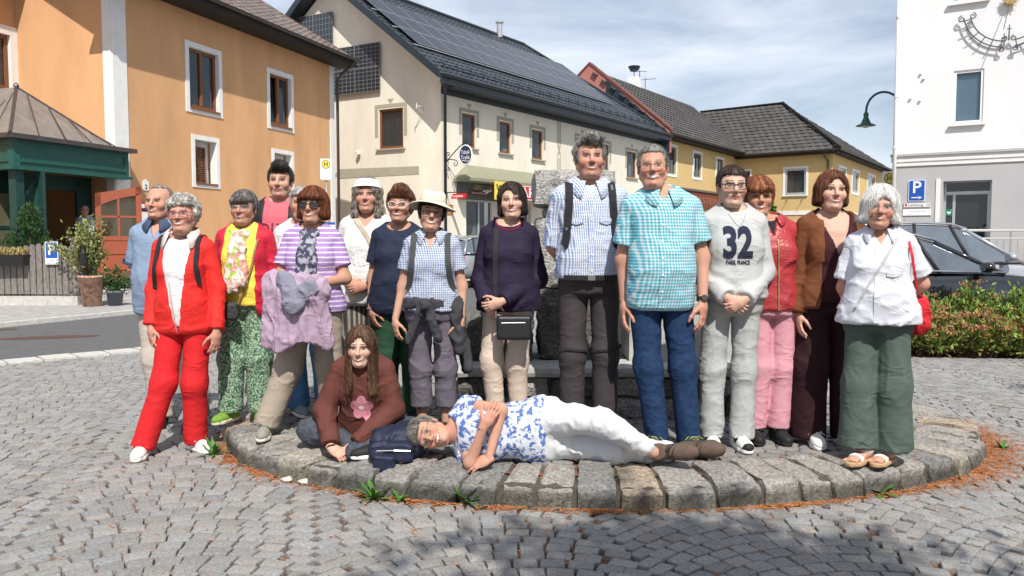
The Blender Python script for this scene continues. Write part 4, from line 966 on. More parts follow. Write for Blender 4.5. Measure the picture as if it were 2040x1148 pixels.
_ED = [(a, b) for a in range(8) for b in range(a + 1, 8) if abs(_CO[a] - _CO[b]).sum() == 1]
def nets(g, D):
    """naive surface nets: signed distances on the grid to vertices and quads"""
    D = np.ascontiguousarray(np.broadcast_to(D, tuple(g.n))).astype(f4)
    D[0], D[-1] = np.maximum(D[0], .001), np.maximum(D[-1], .001); D[:, 0], D[:, -1] = np.maximum(D[:, 0], .001), np.maximum(D[:, -1], .001)
    D[:, :, 0], D[:, :, -1] = np.maximum(D[:, :, 0], .001), np.maximum(D[:, :, -1], .001)
    S = D < 0; nx, ny, nz = D.shape
    cnt = np.zeros((nx - 1, ny - 1, nz - 1), np.int8)
    for i, j, k in _CO: cnt += S[i:nx - 1 + i, j:ny - 1 + j, k:nz - 1 + k]
    cells = np.argwhere((cnt > 0) & (cnt < 8))
    if len(cells) == 0: return np.zeros((0, 3)), np.zeros((0, 4), int)
    idx = np.full(cnt.shape, -1, np.int32); idx[tuple(cells.T)] = np.arange(len(cells))
    cd = np.stack([D[cells[:, 0] + i, cells[:, 1] + j, cells[:, 2] + k] for i, j, k in _CO], 1)
    acc = np.zeros((len(cells), 3)); n = np.zeros(len(cells))
    for a, b in _ED:
        da, db = cd[:, a], cd[:, b]; m = (da < 0) != (db < 0)
        t = np.where(m, da / np.where(m, da - db, 1), 0)
        acc += np.where(m[:, None], _CO[a] + t[:, None] * (_CO[b] - _CO[a]), 0); n += m
    V = g.lo + g.h * (cells + acc / n[:, None])
    Fs = []
    for ax in range(3):
        sl0 = [slice(1, -1)] * 3; sl1 = [slice(1, -1)] * 3; sl0[ax] = slice(0, -1); sl1[ax] = slice(1, None)
        s0, s1 = S[tuple(sl0)], S[tuple(sl1)]
        e = np.argwhere(s0 != s1)
        if len(e) == 0: continue
        flip = s0[tuple(e.T)]
        o = [1, 1, 1]; o[ax] = 0; e = e + o
        u, v = (ax + 1) % 3, (ax + 2) % 3
        def at(du, dv):
            q = e.copy(); q[:, u] -= du; q[:, v] -= dv; return idx[tuple(q.T)]
        Q = np.stack([at(1, 1), at(0, 1), at(0, 0), at(1, 0)], 1)
        Q[~flip] = Q[~flip][:, ::-1]; Fs.append(Q)
    return V, np.concatenate(Fs)
def vnormals(V, F):
    n = np.cross(V[F[:, 2]] - V[F[:, 0]], V[F[:, 3]] - V[F[:, 1]]); N = np.zeros_like(V)
    for k in range(4): np.add.at(N, F[:, k], n)
    return N / (np.linalg.norm(N, axis=1, keepdims=True) + 1e-12)
_LAT = np.random.default_rng(99).random((32, 32, 32))
def vnoise(P):
    """smooth value noise, 0..1"""
    i = np.floor(P).astype(int); f = P - i; f = f * f * (3 - 2 * f); i &= 31; j = (i + 1) & 31
    x0, y0, z0 = i.T; x1, y1, z1 = j.T; fx, fy, fz = f.T
    L = _LAT
    a = L[x0, y0, z0] * (1 - fx) + L[x1, y0, z0] * fx; b = L[x0, y1, z0] * (1 - fx) + L[x1, y1, z0] * fx
    c = L[x0, y0, z1] * (1 - fx) + L[x1, y0, z1] * fx; d = L[x0, y1, z1] * (1 - fx) + L[x1, y1, z1] * fx
    return (a * (1 - fy) + b * fy) * (1 - fz) + (c * (1 - fy) + d * fy) * fz
def ridge(P): return 1 - 2 * np.abs(vnoise(P) - .5) * 1.0
def folds(V, F, amp, freq=(9, 9, 9), seed=0., warp=.35, sharp=1.6):
    """cloth folds: ridged noise pushed along the normals"""
    N = vnormals(V, F); P = V * np.array(freq) + seed
    w = np.stack([vnoise(V * 7 + seed + 3.1), vnoise(V * 7 + seed + 8.7), vnoise(V * 7 + seed + 5.3)], 1) - .5
    r = ridge(P + w * warp * 4) ** (sharp * 2.2)
    r2 = ridge(P * 2.0 + 11 + w * 3) ** (sharp * 1.6)
    a = amp if np.isscalar(amp) else amp[:, None] if np.ndim(amp) == 1 else amp
    return V + N * ((r - r.mean()) + .35 * (r2 - r2.mean()))[:, None] * a
def sm(e0, e1, x):
    t = np.clip((x - e0) / (e1 - e0), 0, 1); return t * t * (3 - 2 * t)
def rot3(yaw=0, pitch=0, roll=0):
    return np.array(Matrix.Rotation(R(yaw), 3, 'Z') @ Matrix.Rotation(R(pitch), 3, 'X') @ Matrix.Rotation(R(roll), 3, 'Y'))

# ------------------------------------------------------------------ people: cloth and skin
M_skin = mat('skin', (1, 1, 1), .58, .05, 30., .15, 300., spec=.22, vcol=True, bdist=.002)
M_skin.node_tree.nodes['Principled BSDF'].inputs['Subsurface Weight'].default_value = .22
M_skin.node_tree.nodes['Principled BSDF'].inputs['Subsurface Radius'].default_value = (.012, .005, .003)
M_skin.node_tree.nodes['Principled BSDF'].inputs['Subsurface Scale'].default_value = .5
M_hair = mat('hair', (1, 1, 1), .62, .35, 55., .6, 120., spec=.25, vcol=True, aniso=(1, 1, .12), bdist=.004)
def wrinkle(m, strength=.6, scale=4.2, dist=.009, stretch=(1, 1, 1.7)):
    """chain thin, slanting creases under the weave of a cloth material"""
    n, l = m.node_tree.nodes, m.node_tree.links; b = n['Principled BSDF']
    def M(op, a, v=None):
        q = n.new('ShaderNodeMath'); q.operation = op; l.new(a, q.inputs[0])
        if v is not None: q.inputs[1].default_value = v
        return q.outputs[0]
    t = n.new('ShaderNodeTexCoord'); prev = b.inputs['Normal'].links[0].from_socket if b.inputs['Normal'].links else None
    for k, (rot, sc, st) in enumerate((((.2, .6, .3), scale, 1.), ((-.3, -.75, 1.1), scale * 1.7, .6))):
        mp_ = n.new('ShaderNodeMapping'); mp_.inputs['Rotation'].default_value = rot; mp_.inputs['Scale'].default_value = stretch; mp_.inputs['Location'].default_value = (k * 3.1, 1.7, .4); l.new(t.outputs['Object'], mp_.inputs[0])
        z = n.new('ShaderNodeTexNoise'); z.inputs['Scale'].default_value = sc; z.inputs['Detail'].default_value = 1.5; z.inputs['Distortion'].default_value = 1.1; l.new(mp_.outputs[0], z.inputs['Vector'])
        h = M('POWER', M('SUBTRACT', M('MULTIPLY', M('ABSOLUTE', M('SUBTRACT', z.outputs[0], .5)), -2.), -1.), 5.)
        w_ = n.new('ShaderNodeTexNoise'); w_.inputs['Scale'].default_value = 5.; w_.inputs['Detail'].default_value = 1.; l.new(mp_.outputs[0], w_.inputs['Vector'])
        r_ = n.new('ShaderNodeMapRange'); r_.inputs[1].default_value = .46; r_.inputs[2].default_value = .66; l.new(w_.outputs[0], r_.inputs[0])
        q_ = n.new('ShaderNodeMath'); q_.operation = 'MULTIPLY'; l.new(h, q_.inputs[0]); l.new(r_.outputs[0], q_.inputs[1]); h = q_.outputs[0]
        bp = n.new('ShaderNodeBump'); bp.inputs['Strength'].default_value = strength * st; bp.inputs['Distance'].default_value = dist; l.new(h, bp.inputs['Height'])
        if prev is not None: l.new(prev, bp.inputs['Normal'])
        prev = bp.outputs[0]
    l.new(prev, b.inputs['Normal']); return m
def cloth(name, c, var=.05, rough=.8, bump=.10, bs=500., scale=14., sheen=0., wr=.6):
    if 'cloth_' + name in MATS: return MATS['cloth_' + name]
    m = mat('cloth_' + name, c, rough, var, scale, bump, bs, spec=.2, bdist=.0015, sheen=sheen)
    return wrinkle(m, wr) if wr else m
def pattern(name, kind, c1, c2, f=30., f2=None, c3=None, w=.5, rough=.85):
    """stripes, checks and prints woven into the cloth (object space)"""
    key = 'cloth_' + name
    if key in MATS: return MATS[key]
    m = bpy.data.materials.new(key); MATS[key] = m; m.use_nodes = True; n, l = m.node_tree.nodes, m.node_tree.links
    b = n['Principled BSDF']; b.inputs['Roughness'].default_value = rough; b.inputs['Specular IOR Level'].default_value = .2
    t = n.new('ShaderNodeTexCoord'); sp_ = n.new('ShaderNodeSeparateXYZ'); l.new(t.outputs['Object'], sp_.inputs[0])
    def M(op, a, b_=None):
        q = n.new('ShaderNodeMath'); q.operation = op
        for i, v in enumerate((a, b_)):
            if v is None: continue
            if isinstance(v, (int, float)): q.inputs[i].default_value = v
            else: l.new(v, q.inputs[i])
        return q.outputs[0]
    def band(v, fr, wd): return M('LESS_THAN', M('FRACT', M('MULTIPLY', v, fr)), wd)
    xx = M('ADD', sp_.outputs[0], M('MULTIPLY', sp_.outputs[1], .6))
    def mixc(fac, a, b_):
        q = n.new('ShaderNodeMixRGB'); l.new(fac, q.inputs[0])
        for i, v in ((1, a), (2, b_)):
            if isinstance(v, tuple): q.inputs[i].default_value = (*v, 1)
            else: l.new(v, q.inputs[i])
        return q.outputs[0]
    if kind == 'hstripe': out = mixc(band(sp_.outputs[2], f, w), c1, c2)
    elif kind == 'vstripe': out = mixc(band(xx, f, w), c1, c2)
    elif kind == 'check': out = mixc(M('MULTIPLY', M('ADD', band(xx, f, w), band(sp_.outputs[2], f2 or f, w)), .5), c1, c2)
    elif kind == 'plaid':
        a = mixc(band(xx, f, w), c1, c2); out = mixc(M('MULTIPLY', band(sp_.outputs[2], f2 or f, .22), .6), a, c3)
    elif kind == 'print':
        nz_ = n.new('ShaderNodeTexNoise'); nz_.inputs['Scale'].default_value = f; nz_.inputs['Detail'].default_value = 3; l.new(t.outputs['Object'], nz_.inputs[0])
        r_ = n.new('ShaderNodeMapRange'); r_.inputs[1].default_value = w - .03; r_.inputs[2].default_value = w + .03; l.new(nz_.outputs[0], r_.inputs[0])
        out = mixc(r_.outputs[0], c1, c2)
        if c3:
            n2 = n.new('ShaderNodeTexNoise'); n2.inputs['Scale'].default_value = f * .8; n2.noise_dimensions = '4D'; n2.inputs['W'].default_value = 3; l.new(t.outputs['Object'], n2.inputs['Vector'])
            r2 = n.new('ShaderNodeMapRange'); r2.inputs[1].default_value = .58; r2.inputs[2].default_value = .62; l.new(n2.outputs[0], r2.inputs[0]); out = mixc(r2.outputs[0], out, c3)
    elif kind == 'leaf':
        vo = n.new('ShaderNodeTexVoronoi'); vo.inputs['Scale'].default_value = f; vo.feature = 'DISTANCE_TO_EDGE'
        mp_ = n.new('ShaderNodeMapping'); mp_.inputs['Scale'].default_value = (1, 1, .45); mp_.inputs['Rotation'].default_value = (.3, .5, .4); l.new(t.outputs['Object'], mp_.inputs[0]); l.new(mp_.outputs[0], vo.inputs['Vector'])
        out = mixc(M('LESS_THAN', vo.outputs['Distance'], w), c1, c2)
    nv = n.new('ShaderNodeTexNoise'); nv.inputs['Scale'].default_value = 22; l.new(t.outputs['Object'], nv.inputs[0])
    mm = n.new('ShaderNodeMixRGB'); mm.blend_type = 'MULTIPLY'; mm.inputs[0].default_value = .25; l.new(out, mm.inputs[1]); l.new(nv.outputs[0], mm.inputs[2])
    l.new(mm.outputs[0], b.inputs['Base Color'])
    return wrinkle(m)
ZT = [.74, .82, .90, .98, 1.06, 1.15, 1.25, 1.34, 1.395, 1.44, 1.49]
A_M = [.130, .148, .156, .150, .143, .147, .158, .163, .145, .088, .058]
A_F = [.145, .164, .168, .153, .130, .129, .138, .140, .124, .072, .048]
B_T = [.095, .112, .122, .116, .108, .110, .118, .116, .098, .074, .056]
CY_ = [.015, .018, .016, .006, .0, .0, .0, .006, .014, .022, .026]
def torso(g, p, off=0., loose=0., zcut=.79):
    A = np.array(A_F if p['fem'] else A_M) * p.get('w', 1); B = np.array(B_T) * p.get('dp', 1)
    lo_ = np.array([max(0, min(1, (1.30 - z) / .25)) for z in ZT]) * loose
    lx, ly = p.get('lean', (0, 0)); zz = np.array(ZT)
    cx = lx * (zz - .9); cy = np.array(CY_) + ly * (zz - .9)
    d = loft(g, ZT, A + lo_ + off * .0, B + lo_, cx, cy) - off
    d = smax(d, g.Z - 1.47, .02); d = smax(d, zcut - g.Z, .05)
    sw = p['sw']; sl = p.get('slope', 0)
    for s in (-1, 1):
        d = smin(d, cap(g, (s * .055 + lx * .53, .018 + ly * .5, 1.432), (s * sw + lx * .5, .018 + ly * .5, .0 + 1.374 - sl), .045 + off, .046 + off), .05)
    if p.get('bust'):
        bz = 1.225; q = p['bust']
        for s in (-1, 1): d = smin(d, ell(g, (s * .072 * p.get('w', 1) + lx * .33, -.075 * p.get('dp', 1) + ly * .33, bz), (.068 + off, .058 * q + off, .07 + off)), .05)
    if p.get('belly'):
        d = smin(d, ell(g, (lx * .12, -.05, 1.05), (.13 + off, .055 + p['belly'] + off, .15)), .08)
    return d
def limb(g, pts, rs, off=0., k=.03):
    d = None
    for i in range(len(pts) - 1):
        q = cap(g, pts[i], pts[i + 1], rs[i] + off, rs[i + 1] + off); d = q if d is None else smin(d, q, k)
    return d
def shoulder(p, s):
    lx, ly = p.get('lean', (0, 0)); return np.array([s * p['sw'] + lx * .5, .018 + ly * .5, 1.374 - p.get('slope', 0)])
def arm_pts(p, side):
    s = -1 if side == 'l' else 1; a = p['arm_' + side]; return [shoulder(p, s), np.array(a[0]), np.array(a[1])]
def leg_pts(p, side):
    s = -1 if side == 'l' else 1; q = p.get('leg_' + side) or [(s * .10, 0, .48), (s * .105, .02, .08)]
    return [np.array((s * .088, .012, .88)) if len(q) < 3 else np.array(q[0]), np.array(q[-2]), np.array(q[-1])]
def bounds(pts, m):
    P = np.array(pts); return P.min(0) - m, P.max(0) + m

# ---- hands, in a few poses, modelled once
def hand_mesh(curl, spread=.12, thumb=.5):
    g = G3((-.075, -.075, -.215), (.095, .045, .03), .0042)
    d = ell(g, (.0, .0, -.05), (.040, .0165, .055))
    d = smin(d, cap(g, (0, 0, .03), (0, 0, -.03), .026, .030, (1.08, .78, 1)), .02)
    for i, (x, L, r_) in enumerate(((.030, .075, .0088), (.010, .084, .0092), (-.010, .078, .0088), (-.028, .062, .0078))):
        b = np.array([x, 0, -.088 - (.006 if i in (1, 2) else 0)]); ang = 0.; sp_ = spread * (1.2 - i * .8)
        c = curl * (1 + .12 * i)
        for j, fr in enumerate((.45, .31, .24)):
            ang += c * (.75, 1.0, .7)[j]
            dr = np.array([math.sin(sp_) * math.cos(ang), -math.sin(ang), -math.cos(ang) * math.cos(sp_)])
            e = b + dr * L * fr; r0 = r_ * (1 - .07 * j); d = smin(d, cap(g, b, e, r0, r0 * .94), .006); b = e
    t0 = np.array([.026, -.006, -.028]); t1 = t0 + np.array([.030, -.014 - .016 * curl, -.030]); t2 = t1 + np.array([.012, -.010 - .02 * curl, -.030 + .006 * curl]); t3 = t2 + np.array([.002 - .006 * curl, -.008 - .01 * curl, -.022])
    d = smin(d, cap(g, t0, t1, .0155, .0115), .012); d = smin(d, cap(g, t1, t2, .0112, .0098), .005); d = smin(d, cap(g, t2, t3, .0098, .0082), .005)
    return nets(g, d)
HANDS = {'relaxed': hand_mesh(.32), 'open': hand_mesh(.12), 'grip': hand_mesh(.85, .04), 'curl': hand_mesh(.58, .06)}
def hand(pose, wrist, D, Np, mirror, scale=1.):
    V, F = HANDS[pose]; V = V.copy()
    D = np.array(D, float); D /= np.linalg.norm(D); Np = np.array(Np, float); Np -= D * (Np @ D); Np /= np.linalg.norm(Np); T = np.cross(Np, D)
    if mirror: V[:, 0] *= -1; F = F[:, ::-1]
    return np.asarray(wrist) + (V * scale) @ np.array([T, -Np, -D]), F

# ---- heads
def head_mesh(fc, fem):
    g = G3((-.105, -.15, -.225), (.105, .135, .14), .0042)
    jw = fc.get('jaw', .94 if fem else 1.06); wd = fc.get('wide', 1.0)
    d = ell(g, (0, .018, .032), (.0765 * wd, .096, .088))
    d = smin(d, ell(g, (0, -.028, -.03), (.0625 * wd, .064, .082)), .03)
    d = smin(d, ell(g, (0, -.056, -.091), (.032 * jw, .033, .026)), .024)
    for s in (-1, 1):
        d = smin(d, cap(g, (s * .053 * jw * wd, .005, -.052), (s * .022 * jw, -.05, -.095), .021), .025)           # jaw line
        d = smin(d, ell(g, (s * .040 * wd, -.062, -.028 + .004 * fc.get('smile', .5)), (.025, .024, .022)), .026)   # cheeks
    d = smin(d, cap(g, (-.036, -.082, .024), (.036, -.082, .024), .0125), .014)                                      # brow
    for s in (-1, 1): d = smax(d, -ell(g, (s * .031, -.102, .003), (.018, .018, .0105)), .014)                      # sockets
    for s in (-1, 1): d = smin(d, ell(g, (s * .031, -.0735, .0035), (.0145, .0135, .0115)), .003)                   # lids and eyeball
    nl_ = fc.get('nose', 1.0)
    d = smin(d, cap(g, (0, -.090, .016), (0, -.107 - .006 * nl_, -.026), .0082, .0122), .012)
    for s in (-1, 1): d = smin(d, ell(g, (s * .0115, -.099, -.031), (.0085, .011, .0075)), .006)
    # mouth
    sm_ = fc.get('smile', .5)
    d = smin(d, ell(g, (0, -.078, -.058), (.030, .019, .020)), .012)
    for s in (-1, 1):
        d = smin(d, cap(g, (0, -.0975, -.0535), (s * (.022 + .006 * sm_), -.085, -.056 + .006 * sm_), .0042, .0025), .006)
        d = smin(d, cap(g, (0, -.0955, -.0665 - .002 * sm_), (s * (.018 + .006 * sm_), -.084, -.060 + .004 * sm_), .0055, .003), .006)
        d = smax(d, -cap(g, (s * .022, -.094, -.036), (s * .038, -.086, -.060), .0022), .010)                       # smile fold
    d = smin(d, ell(g, (0, -.087, -.096), (.015, .012, .012)), .014)
    for s in (-1, 1):
        e = ell(g, (s * (.0775 * wd), .014, -.006), (.010, .019, .032), rot3(s * 18, 0, 0)); d = smin(d, e, .008)
        d = smax(d, -ell(g, (s * (.088 * wd), .008, -.002), (.006, .009, .016)), .004)
    nr = .043 if fem else .051
    d = smin(d, cap(g, (0, .030, -.06), (0, .046, -.24), nr, nr + .006), .022)
    if fc.get('chin2'): d = smin(d, ell(g, (0, -.025, -.108), (.045, .045, .022)), .03)
    return nets(g, d)
def face_colors(V, sk, fc):
    x, y, z = V.T; ax = np.abs(x); C = np.tile(np.array(sk, float), (len(V), 1)); front = sm(-.045, -.062, y)
    C *= (1 + .10 * (vnoise(V * 60) - .5))[:, None]
    def mix(m, col):
        nonlocal C
        m = np.clip(m, 0, 1)[:, None]; C = C * (1 - m) + np.array(col) * m
    red = np.array(sk) * np.array([1.06, .74, .70])
    mix(.55 * np.exp(-(((ax - .043) / .02) ** 2 + ((z + .026) / .018) ** 2)) * front * fc.get('blush', 1), red)
    mix(.55 * np.exp(-((x / .013) ** 2 + ((z + .026) / .014) ** 2)) * front * (y < -.095), red)
    mix(.4 * sm(.070, .082, ax) * (y > -.02) * (y < .05) * (np.abs(z) < .045), red)
    if fc.get('beard'): mix(fc['beard'] * sm(-.032, -.052, z) * sm(-.01, -.04, y) * sm(-.135, -.118, z), np.array(sk) * .52)
    sq = fc.get('squint', .6)
    dx = (ax - .031); ez = z - .0035
    op = .0062 * (1 - .55 * sq)
    alm = op * np.clip(1 - (dx / .0165) ** 2, 0, 1)
    mix(.32 * np.exp(-((dx / .020) ** 2 + ((ez) / .011) ** 2)) * front, np.array(sk) * .58)                   # lids
    mix(front * (ax > .012) * (ax < .05) * sm(alm + .0042, alm + .0018, np.abs(ez - .0012)) * sm(.019, .016, np.abs(dx)), (.045, .026, .02))        # lash line
    mix(front * (ax > .014) * (ax < .048) * sm(alm + .0012, alm - .0006, np.abs(ez)), (.40, .34, .31))
    mix(front * (np.hypot(x - np.sign(x) * .031, ez) < .0068) * sm(alm + .001, alm - .0005, np.abs(ez)), fc.get('iris', (.03, .022, .018)))
    bz = .0265 + .004 * np.sqrt(np.clip(1 - ((ax - .033) / .03) ** 2, 0, 1)) - .05 * np.clip(ax - .042, 0, 1)
    mix(fc.get('brow_w', .85) * front * sm(.0056, .0030, np.abs(z - bz)) * sm(.010, .014, ax) * sm(.055, .049, ax), fc.get('brow', (.08, .055, .04)))
    s_ = fc.get('smile', .5); mw = .023 + .011 * s_
    u = np.clip(ax / mw, 0, 1.2); mz = -.060 + s_ * .0085 * u ** 2 - .002 * s_
    te = fc.get('teeth', s_); hl = (.0068 + .0062 * te) * np.clip(1 - u ** 2, 0, 1) ** .6
    m_front = front * (y < -.07)
    mix(m_front * sm(hl + .003, hl, np.abs(z - mz)) * fc.get('lipw', .9), fc.get('lip', (.34, .085, .07)))
    th = (.0066 * te) * np.clip(1 - (ax / (mw * .86)) ** 2, 0, 1) ** .6
    mix(m_front * (ax < mw * .9) * sm(th + .0018, th, np.abs(z - mz)) * (1 if fc.get('teeth', s_) > .05 else 0), (.64, .60, .55))
    if fc.get('teeth', s_) <= .05: mix(m_front * sm(.0022, .0008, np.abs(z - mz)) * sm(mw, mw * .9, ax), (.16, .045, .04))
    mix(.8 * m_front * np.exp(-(((ax - .0075) / .0035) ** 2 + ((z + .0385) / .0022) ** 2)) * (y < -.09), (.12, .04, .03))
    return C
def hair_mesh(h, fem):
    st = h['style']; g = G3((-.17, -.165, -.34 if h.get('len', 0) > .13 else -.21), (.17, .19, .205), .0058)
    t = h.get('vol', .014) * .85
    d = ell(g, (0, .020, .036), (.0765 + t, .096 + t * 1.05, .088 + t))
    X, Y, Z = g.X, g.Y, g.Z; ax = np.abs(X)
    hz = h.get('hairline', .066)                      # height of the hairline over the face
    front = np.maximum(Y + h.get('fy', .018), -99)    # >0 behind the ear line
    if st in ('short', 'curly', 'bald'):
        # keep the crown; stop above the forehead, round the ears, at the nape
        face = smax(-(Z - (hz + .0 * X)), Y - (-.012 + .0), .01)       # below the hairline and in front of the ears: cut
        cut = smax(smax(Z - hz - .25 * np.clip(ax - .03, 0, 1) * 0, Y + h.get('side', .022), .012), -9, .01)
        d = smax(d, -cut, .012)
        if h.get('ears', 1): d = smax(d, -ell(g, (0, .012, -.02), (.2, .026, .036)), .008)
        d = smax(d, -(Z + h.get('nape', .075) + .35 * np.clip(.07 - Y, -.1, .2)), .012)
        if st == 'bald': d = smax(d, (Z - .066 - .25 * (Y - .02)) , .012)
        if h.get('fringe'): d = smin(d, cap(g, (-.045, -.082 - t, hz + .0), (.045, -.082 - t, hz + .004), .014 + t * .4), .02)
        if h.get('quiff'): d = smin(d, ell(g, (.01, -.062, .108), (.058, .05, .03 + h['quiff'])), .025)
    else:
        L = h.get('len', .1)                          # bob and longer: curtain hanging to -L
        tz = h.get('spread', .0)
        zz = g.Z.ravel(); I = lambda zs, q: np.interp(zz, zs, q).astype(f4)[None, None, :]
        wA = I([-.34, -L, -.03, .05], [.088 + t + tz, .088 + t + tz, .083 + t, .0765 + t]); wB = I([-.34, -L, -.03, .05], [.085 + t, .088 + t, .098 + t, .10 + t])
        k = ((ax / wA) ** 2.2 + (np.abs(Y - .026) / wB) ** 2.2) ** (1 / 2.2); cur = (k - 1) * np.minimum(wA, wB)
        cur = smax(cur, Z - .05, .02); cur = smax(cur, -(Z + L), .02)
        d = smin(d, cur, .02)
        op = h.get('open', .060)                      # half width of the face opening
        zsh = np.clip((hz - Z) / .05, 0, 1)
        part = h.get('part', 0.)
        fo = smax(np.sqrt(((X - part * .4) / op) ** 2 + ((Z - (hz - .115)) / .118) ** 2) - 1, (Y + .005) / .05, .1) * .05
        d = smax(d, -fo, .008)
        d = smax(d, -smax(smax(Z - (hz - .1), ax - op, .01), Y + .02, .01), .008)
        if h.get('bangs'): d = smin(d, smax(ell(g, (0, -.03, .052), (.072 + t, .068 + t * 1.1, .055)), -(Z - (hz - h['bangs'])), .008), .012)
        if h.get('bun'): d = smin(d, ell(g, (0, .12, .0), (.045, .04, .045)), .02)
    return nets(g, d)
def locks(p, V, F, n, L, cols, seed, wild=.3, rad=.0030, curl=0.):
    """single locks combed over the hair surface; they give it strands and an uneven outline"""
    rg = np.random.default_rng(seed); bt = BVHTree.FromPolygons(V.tolist(), F.tolist()); N = vnormals(V, F)
    nm = lambda a: a / (np.linalg.norm(a, axis=1, keepdims=True) + 1e-9)
    ids = rg.integers(0, len(V), n); q = V[ids].copy(); nn = N[ids].copy(); ph = rg.uniform(0, 6.28, (n, 1))
    dv = q - np.array([0, .035, .13]); dv[:, 2] -= .05 + .1 * rg.random(n); sw = rg.normal(0, .35 + wild * .5, (n, 3)); l_ = L * rg.uniform(.6, 1.3, (n, 1)); lf = rg.random((n, 1))
    r_ = rad * rg.uniform(.6, 1.3, (n, 1)); K = 5; out = np.zeros((n, K, 3, 3))
    for k in range(K):
        lift = .0015 + (.004 + .014 * wild * lf) * (k / 4) ** 2
        sd = nm(np.cross(nn, nm(dv)))
        c = q + nn * (lift + curl * .4 * np.abs(np.sin(ph + k))) + sd * curl * np.sin(ph + k * 2.1)
        rr = r_ * (.7, 1, 1, .7, .15)[k]
        out[:, k, 0] = c + sd * rr; out[:, k, 1] = c + nn * rr; out[:, k, 2] = c - sd * rr
        t = dv + sw * np.linalg.norm(dv, axis=1, keepdims=True) * .5; t = nm(t - nn * (t * nn).sum(1, keepdims=True))
        q = q + t * l_ / 4
        if k < K - 1:
            hit = [bt.find_nearest(x, .02) for x in q]
            for i, h in enumerate(hit):
                if h[0] is not None:
                    q[i] = h[0]
                    if h[1].dot(nn[i]) > 0: nn[i] = h[1]
        dv = dv + np.array([0, 0, -.03])
    b = np.arange(n)[:, None, None] * 15 + np.arange(4)[None, :, None] * 3; k3 = np.arange(3)[None, None, :]; k4 = (k3 + 1) % 3
    Fq = np.stack([b + k3, b + k4, b + 3 + k4, b + 3 + k3], -1).reshape(-1, 4)
    C = np.repeat(cols[ids] * rg.uniform(.65, 1.35, (n, 1)), 15, 0)
    return out.reshape(-1, 3), Fq, C
def make_hair(p, T):
    h = p['hair']; V, F = hair_mesh(h, p['fem'])
    N = vnormals(V, F); wv = h.get('wave', .0); q = h.get('seed', p['id'] * 3.7)
    ang = np.arctan2(V[:, 0], V[:, 1] + .001)
    if h['style'] == 'curly' or wv > .5:
        n = vnoise(V * 46 + q) + .6 * vnoise(V * 95 + q); V = V + N * ((n - .8) * .017 * max(1, wv * 1.2))[:, None]
    else:
        Q = np.stack([ang * 9, V[:, 2] * (9 if wv == 0 else 22) + 2 * ang, V[:, 1] * 14], 1); n = ridge(Q * 1.6 + q); n2 = ridge(Q * 4.1 + q)
        V = V + N * ((n - .5) * (.005 + .01 * wv) + (n2 - .5) * .003)[:, None]
    base = np.array(h['col']); c2 = np.array(h.get('col2', base * 1.55))
    st_ = vnoise(np.stack([ang * 16, V[:, 2] * 8, V[:, 1] * 20], 1) + q) if h['style'] != 'curly' else vnoise(V * 55 + q)
    t = sm(.3, .75, st_ * .8 + .2 * vnoise(V * 120))[:, None]
    if 'root' in h: 
        w = sm(.07, .12, V[:, 2])[:, None]; base = base * (1 - w) + np.array(h['root']) * w
    C = base * (1 - t) + c2 * t
    o = meshobj('hair', T(V), F, M_hair, p['root'], True, C)
    cu = h['style'] == 'curly' or wv > .5
    lv, lfq, Cl = locks(p, V, F, h.get('n', 1000), h.get('ll', .045 if h['style'] in ('short', 'curly', 'bald') else .08), C, p['id'] + 50, h.get('wild', .35), .0017 if cu else h.get('rad', .0012), .006 if cu else 0.)
    tag(meshobj('locks', T(lv), lfq, M_hair, o, True, Cl), kind='stuff')
    return o
# ---- shoes, modelled once per kind
def shoe_meshes(kind):
    g = G3((-.075, -.215, -.005), (.075, .115, .17), .006)
    foot2 = lambda w: np.minimum(np.minimum(cap(g, (0, .045, 0), (0, .02, 0), .037 * w, .038 * w, (1, 1, 1e3)), cap(g, (0, .02, 0), (.004, -.11, 0), .036 * w, .048 * w, (1, 1, 1e3))), cap(g, (.004, -.11, 0), (.002, -.145, 0), .048 * w, .036 * w, (1, 1, 1e3)))
    sole = smax(foot2(1.05), np.abs(g.Z - .016) - .014, .006)
    up = smin(ell(g, (.003, -.105, .035), (.046, .082, .040)), ell(g, (0, .035, .045), (.038, .052, .055)), .04)
    up = smin(up, cap(g, (0, .0, .065), (0, -.07, .05), .034, .030), .03)
    if kind == 'boot': up = smin(up, cap(g, (0, .03, .05), (0, .032, .15), .042, .047), .03)
    elif kind == 'sneaker': up = smin(up, cap(g, (0, .03, .05), (0, .03, .095), .040, .040), .03); up = smax(up, g.Z - .098 - .12 * (g.Y - .03), .006)
    up = smax(up, -(g.Z - .012), .004)
    if kind == 'sandal':
        foot = smin(ell(g, (.003, -.085, .042), (.040, .075, .020)), ell(g, (0, .035, .052), (.031, .045, .035)), .04); foot = smin(foot, cap(g, (0, .02, .07), (0, .025, .2), .033, .04), .03)
        for i in range(5): foot = smin(foot, cap(g, (-.030 + i * .0155, -.135, .038), (-.032 + i * .0165, -.165 + .007 * i, .034), .0095, .0085 + (.003 if i == 4 else 0)), .004)
        up = smin(smax(np.abs(g.Y + .085) - .014, ell(g, (.003, -.085, .042), (.047, .09, .029)), .004), smax(np.abs(g.Z - .075) - .010, ell(g, (0, .03, .075), (.042, .05, .06)), .004), .002)
        return nets(g, sole), nets(g, up), nets(g, foot)
    return nets(g, sole), nets(g, up), None
SHOES = {}
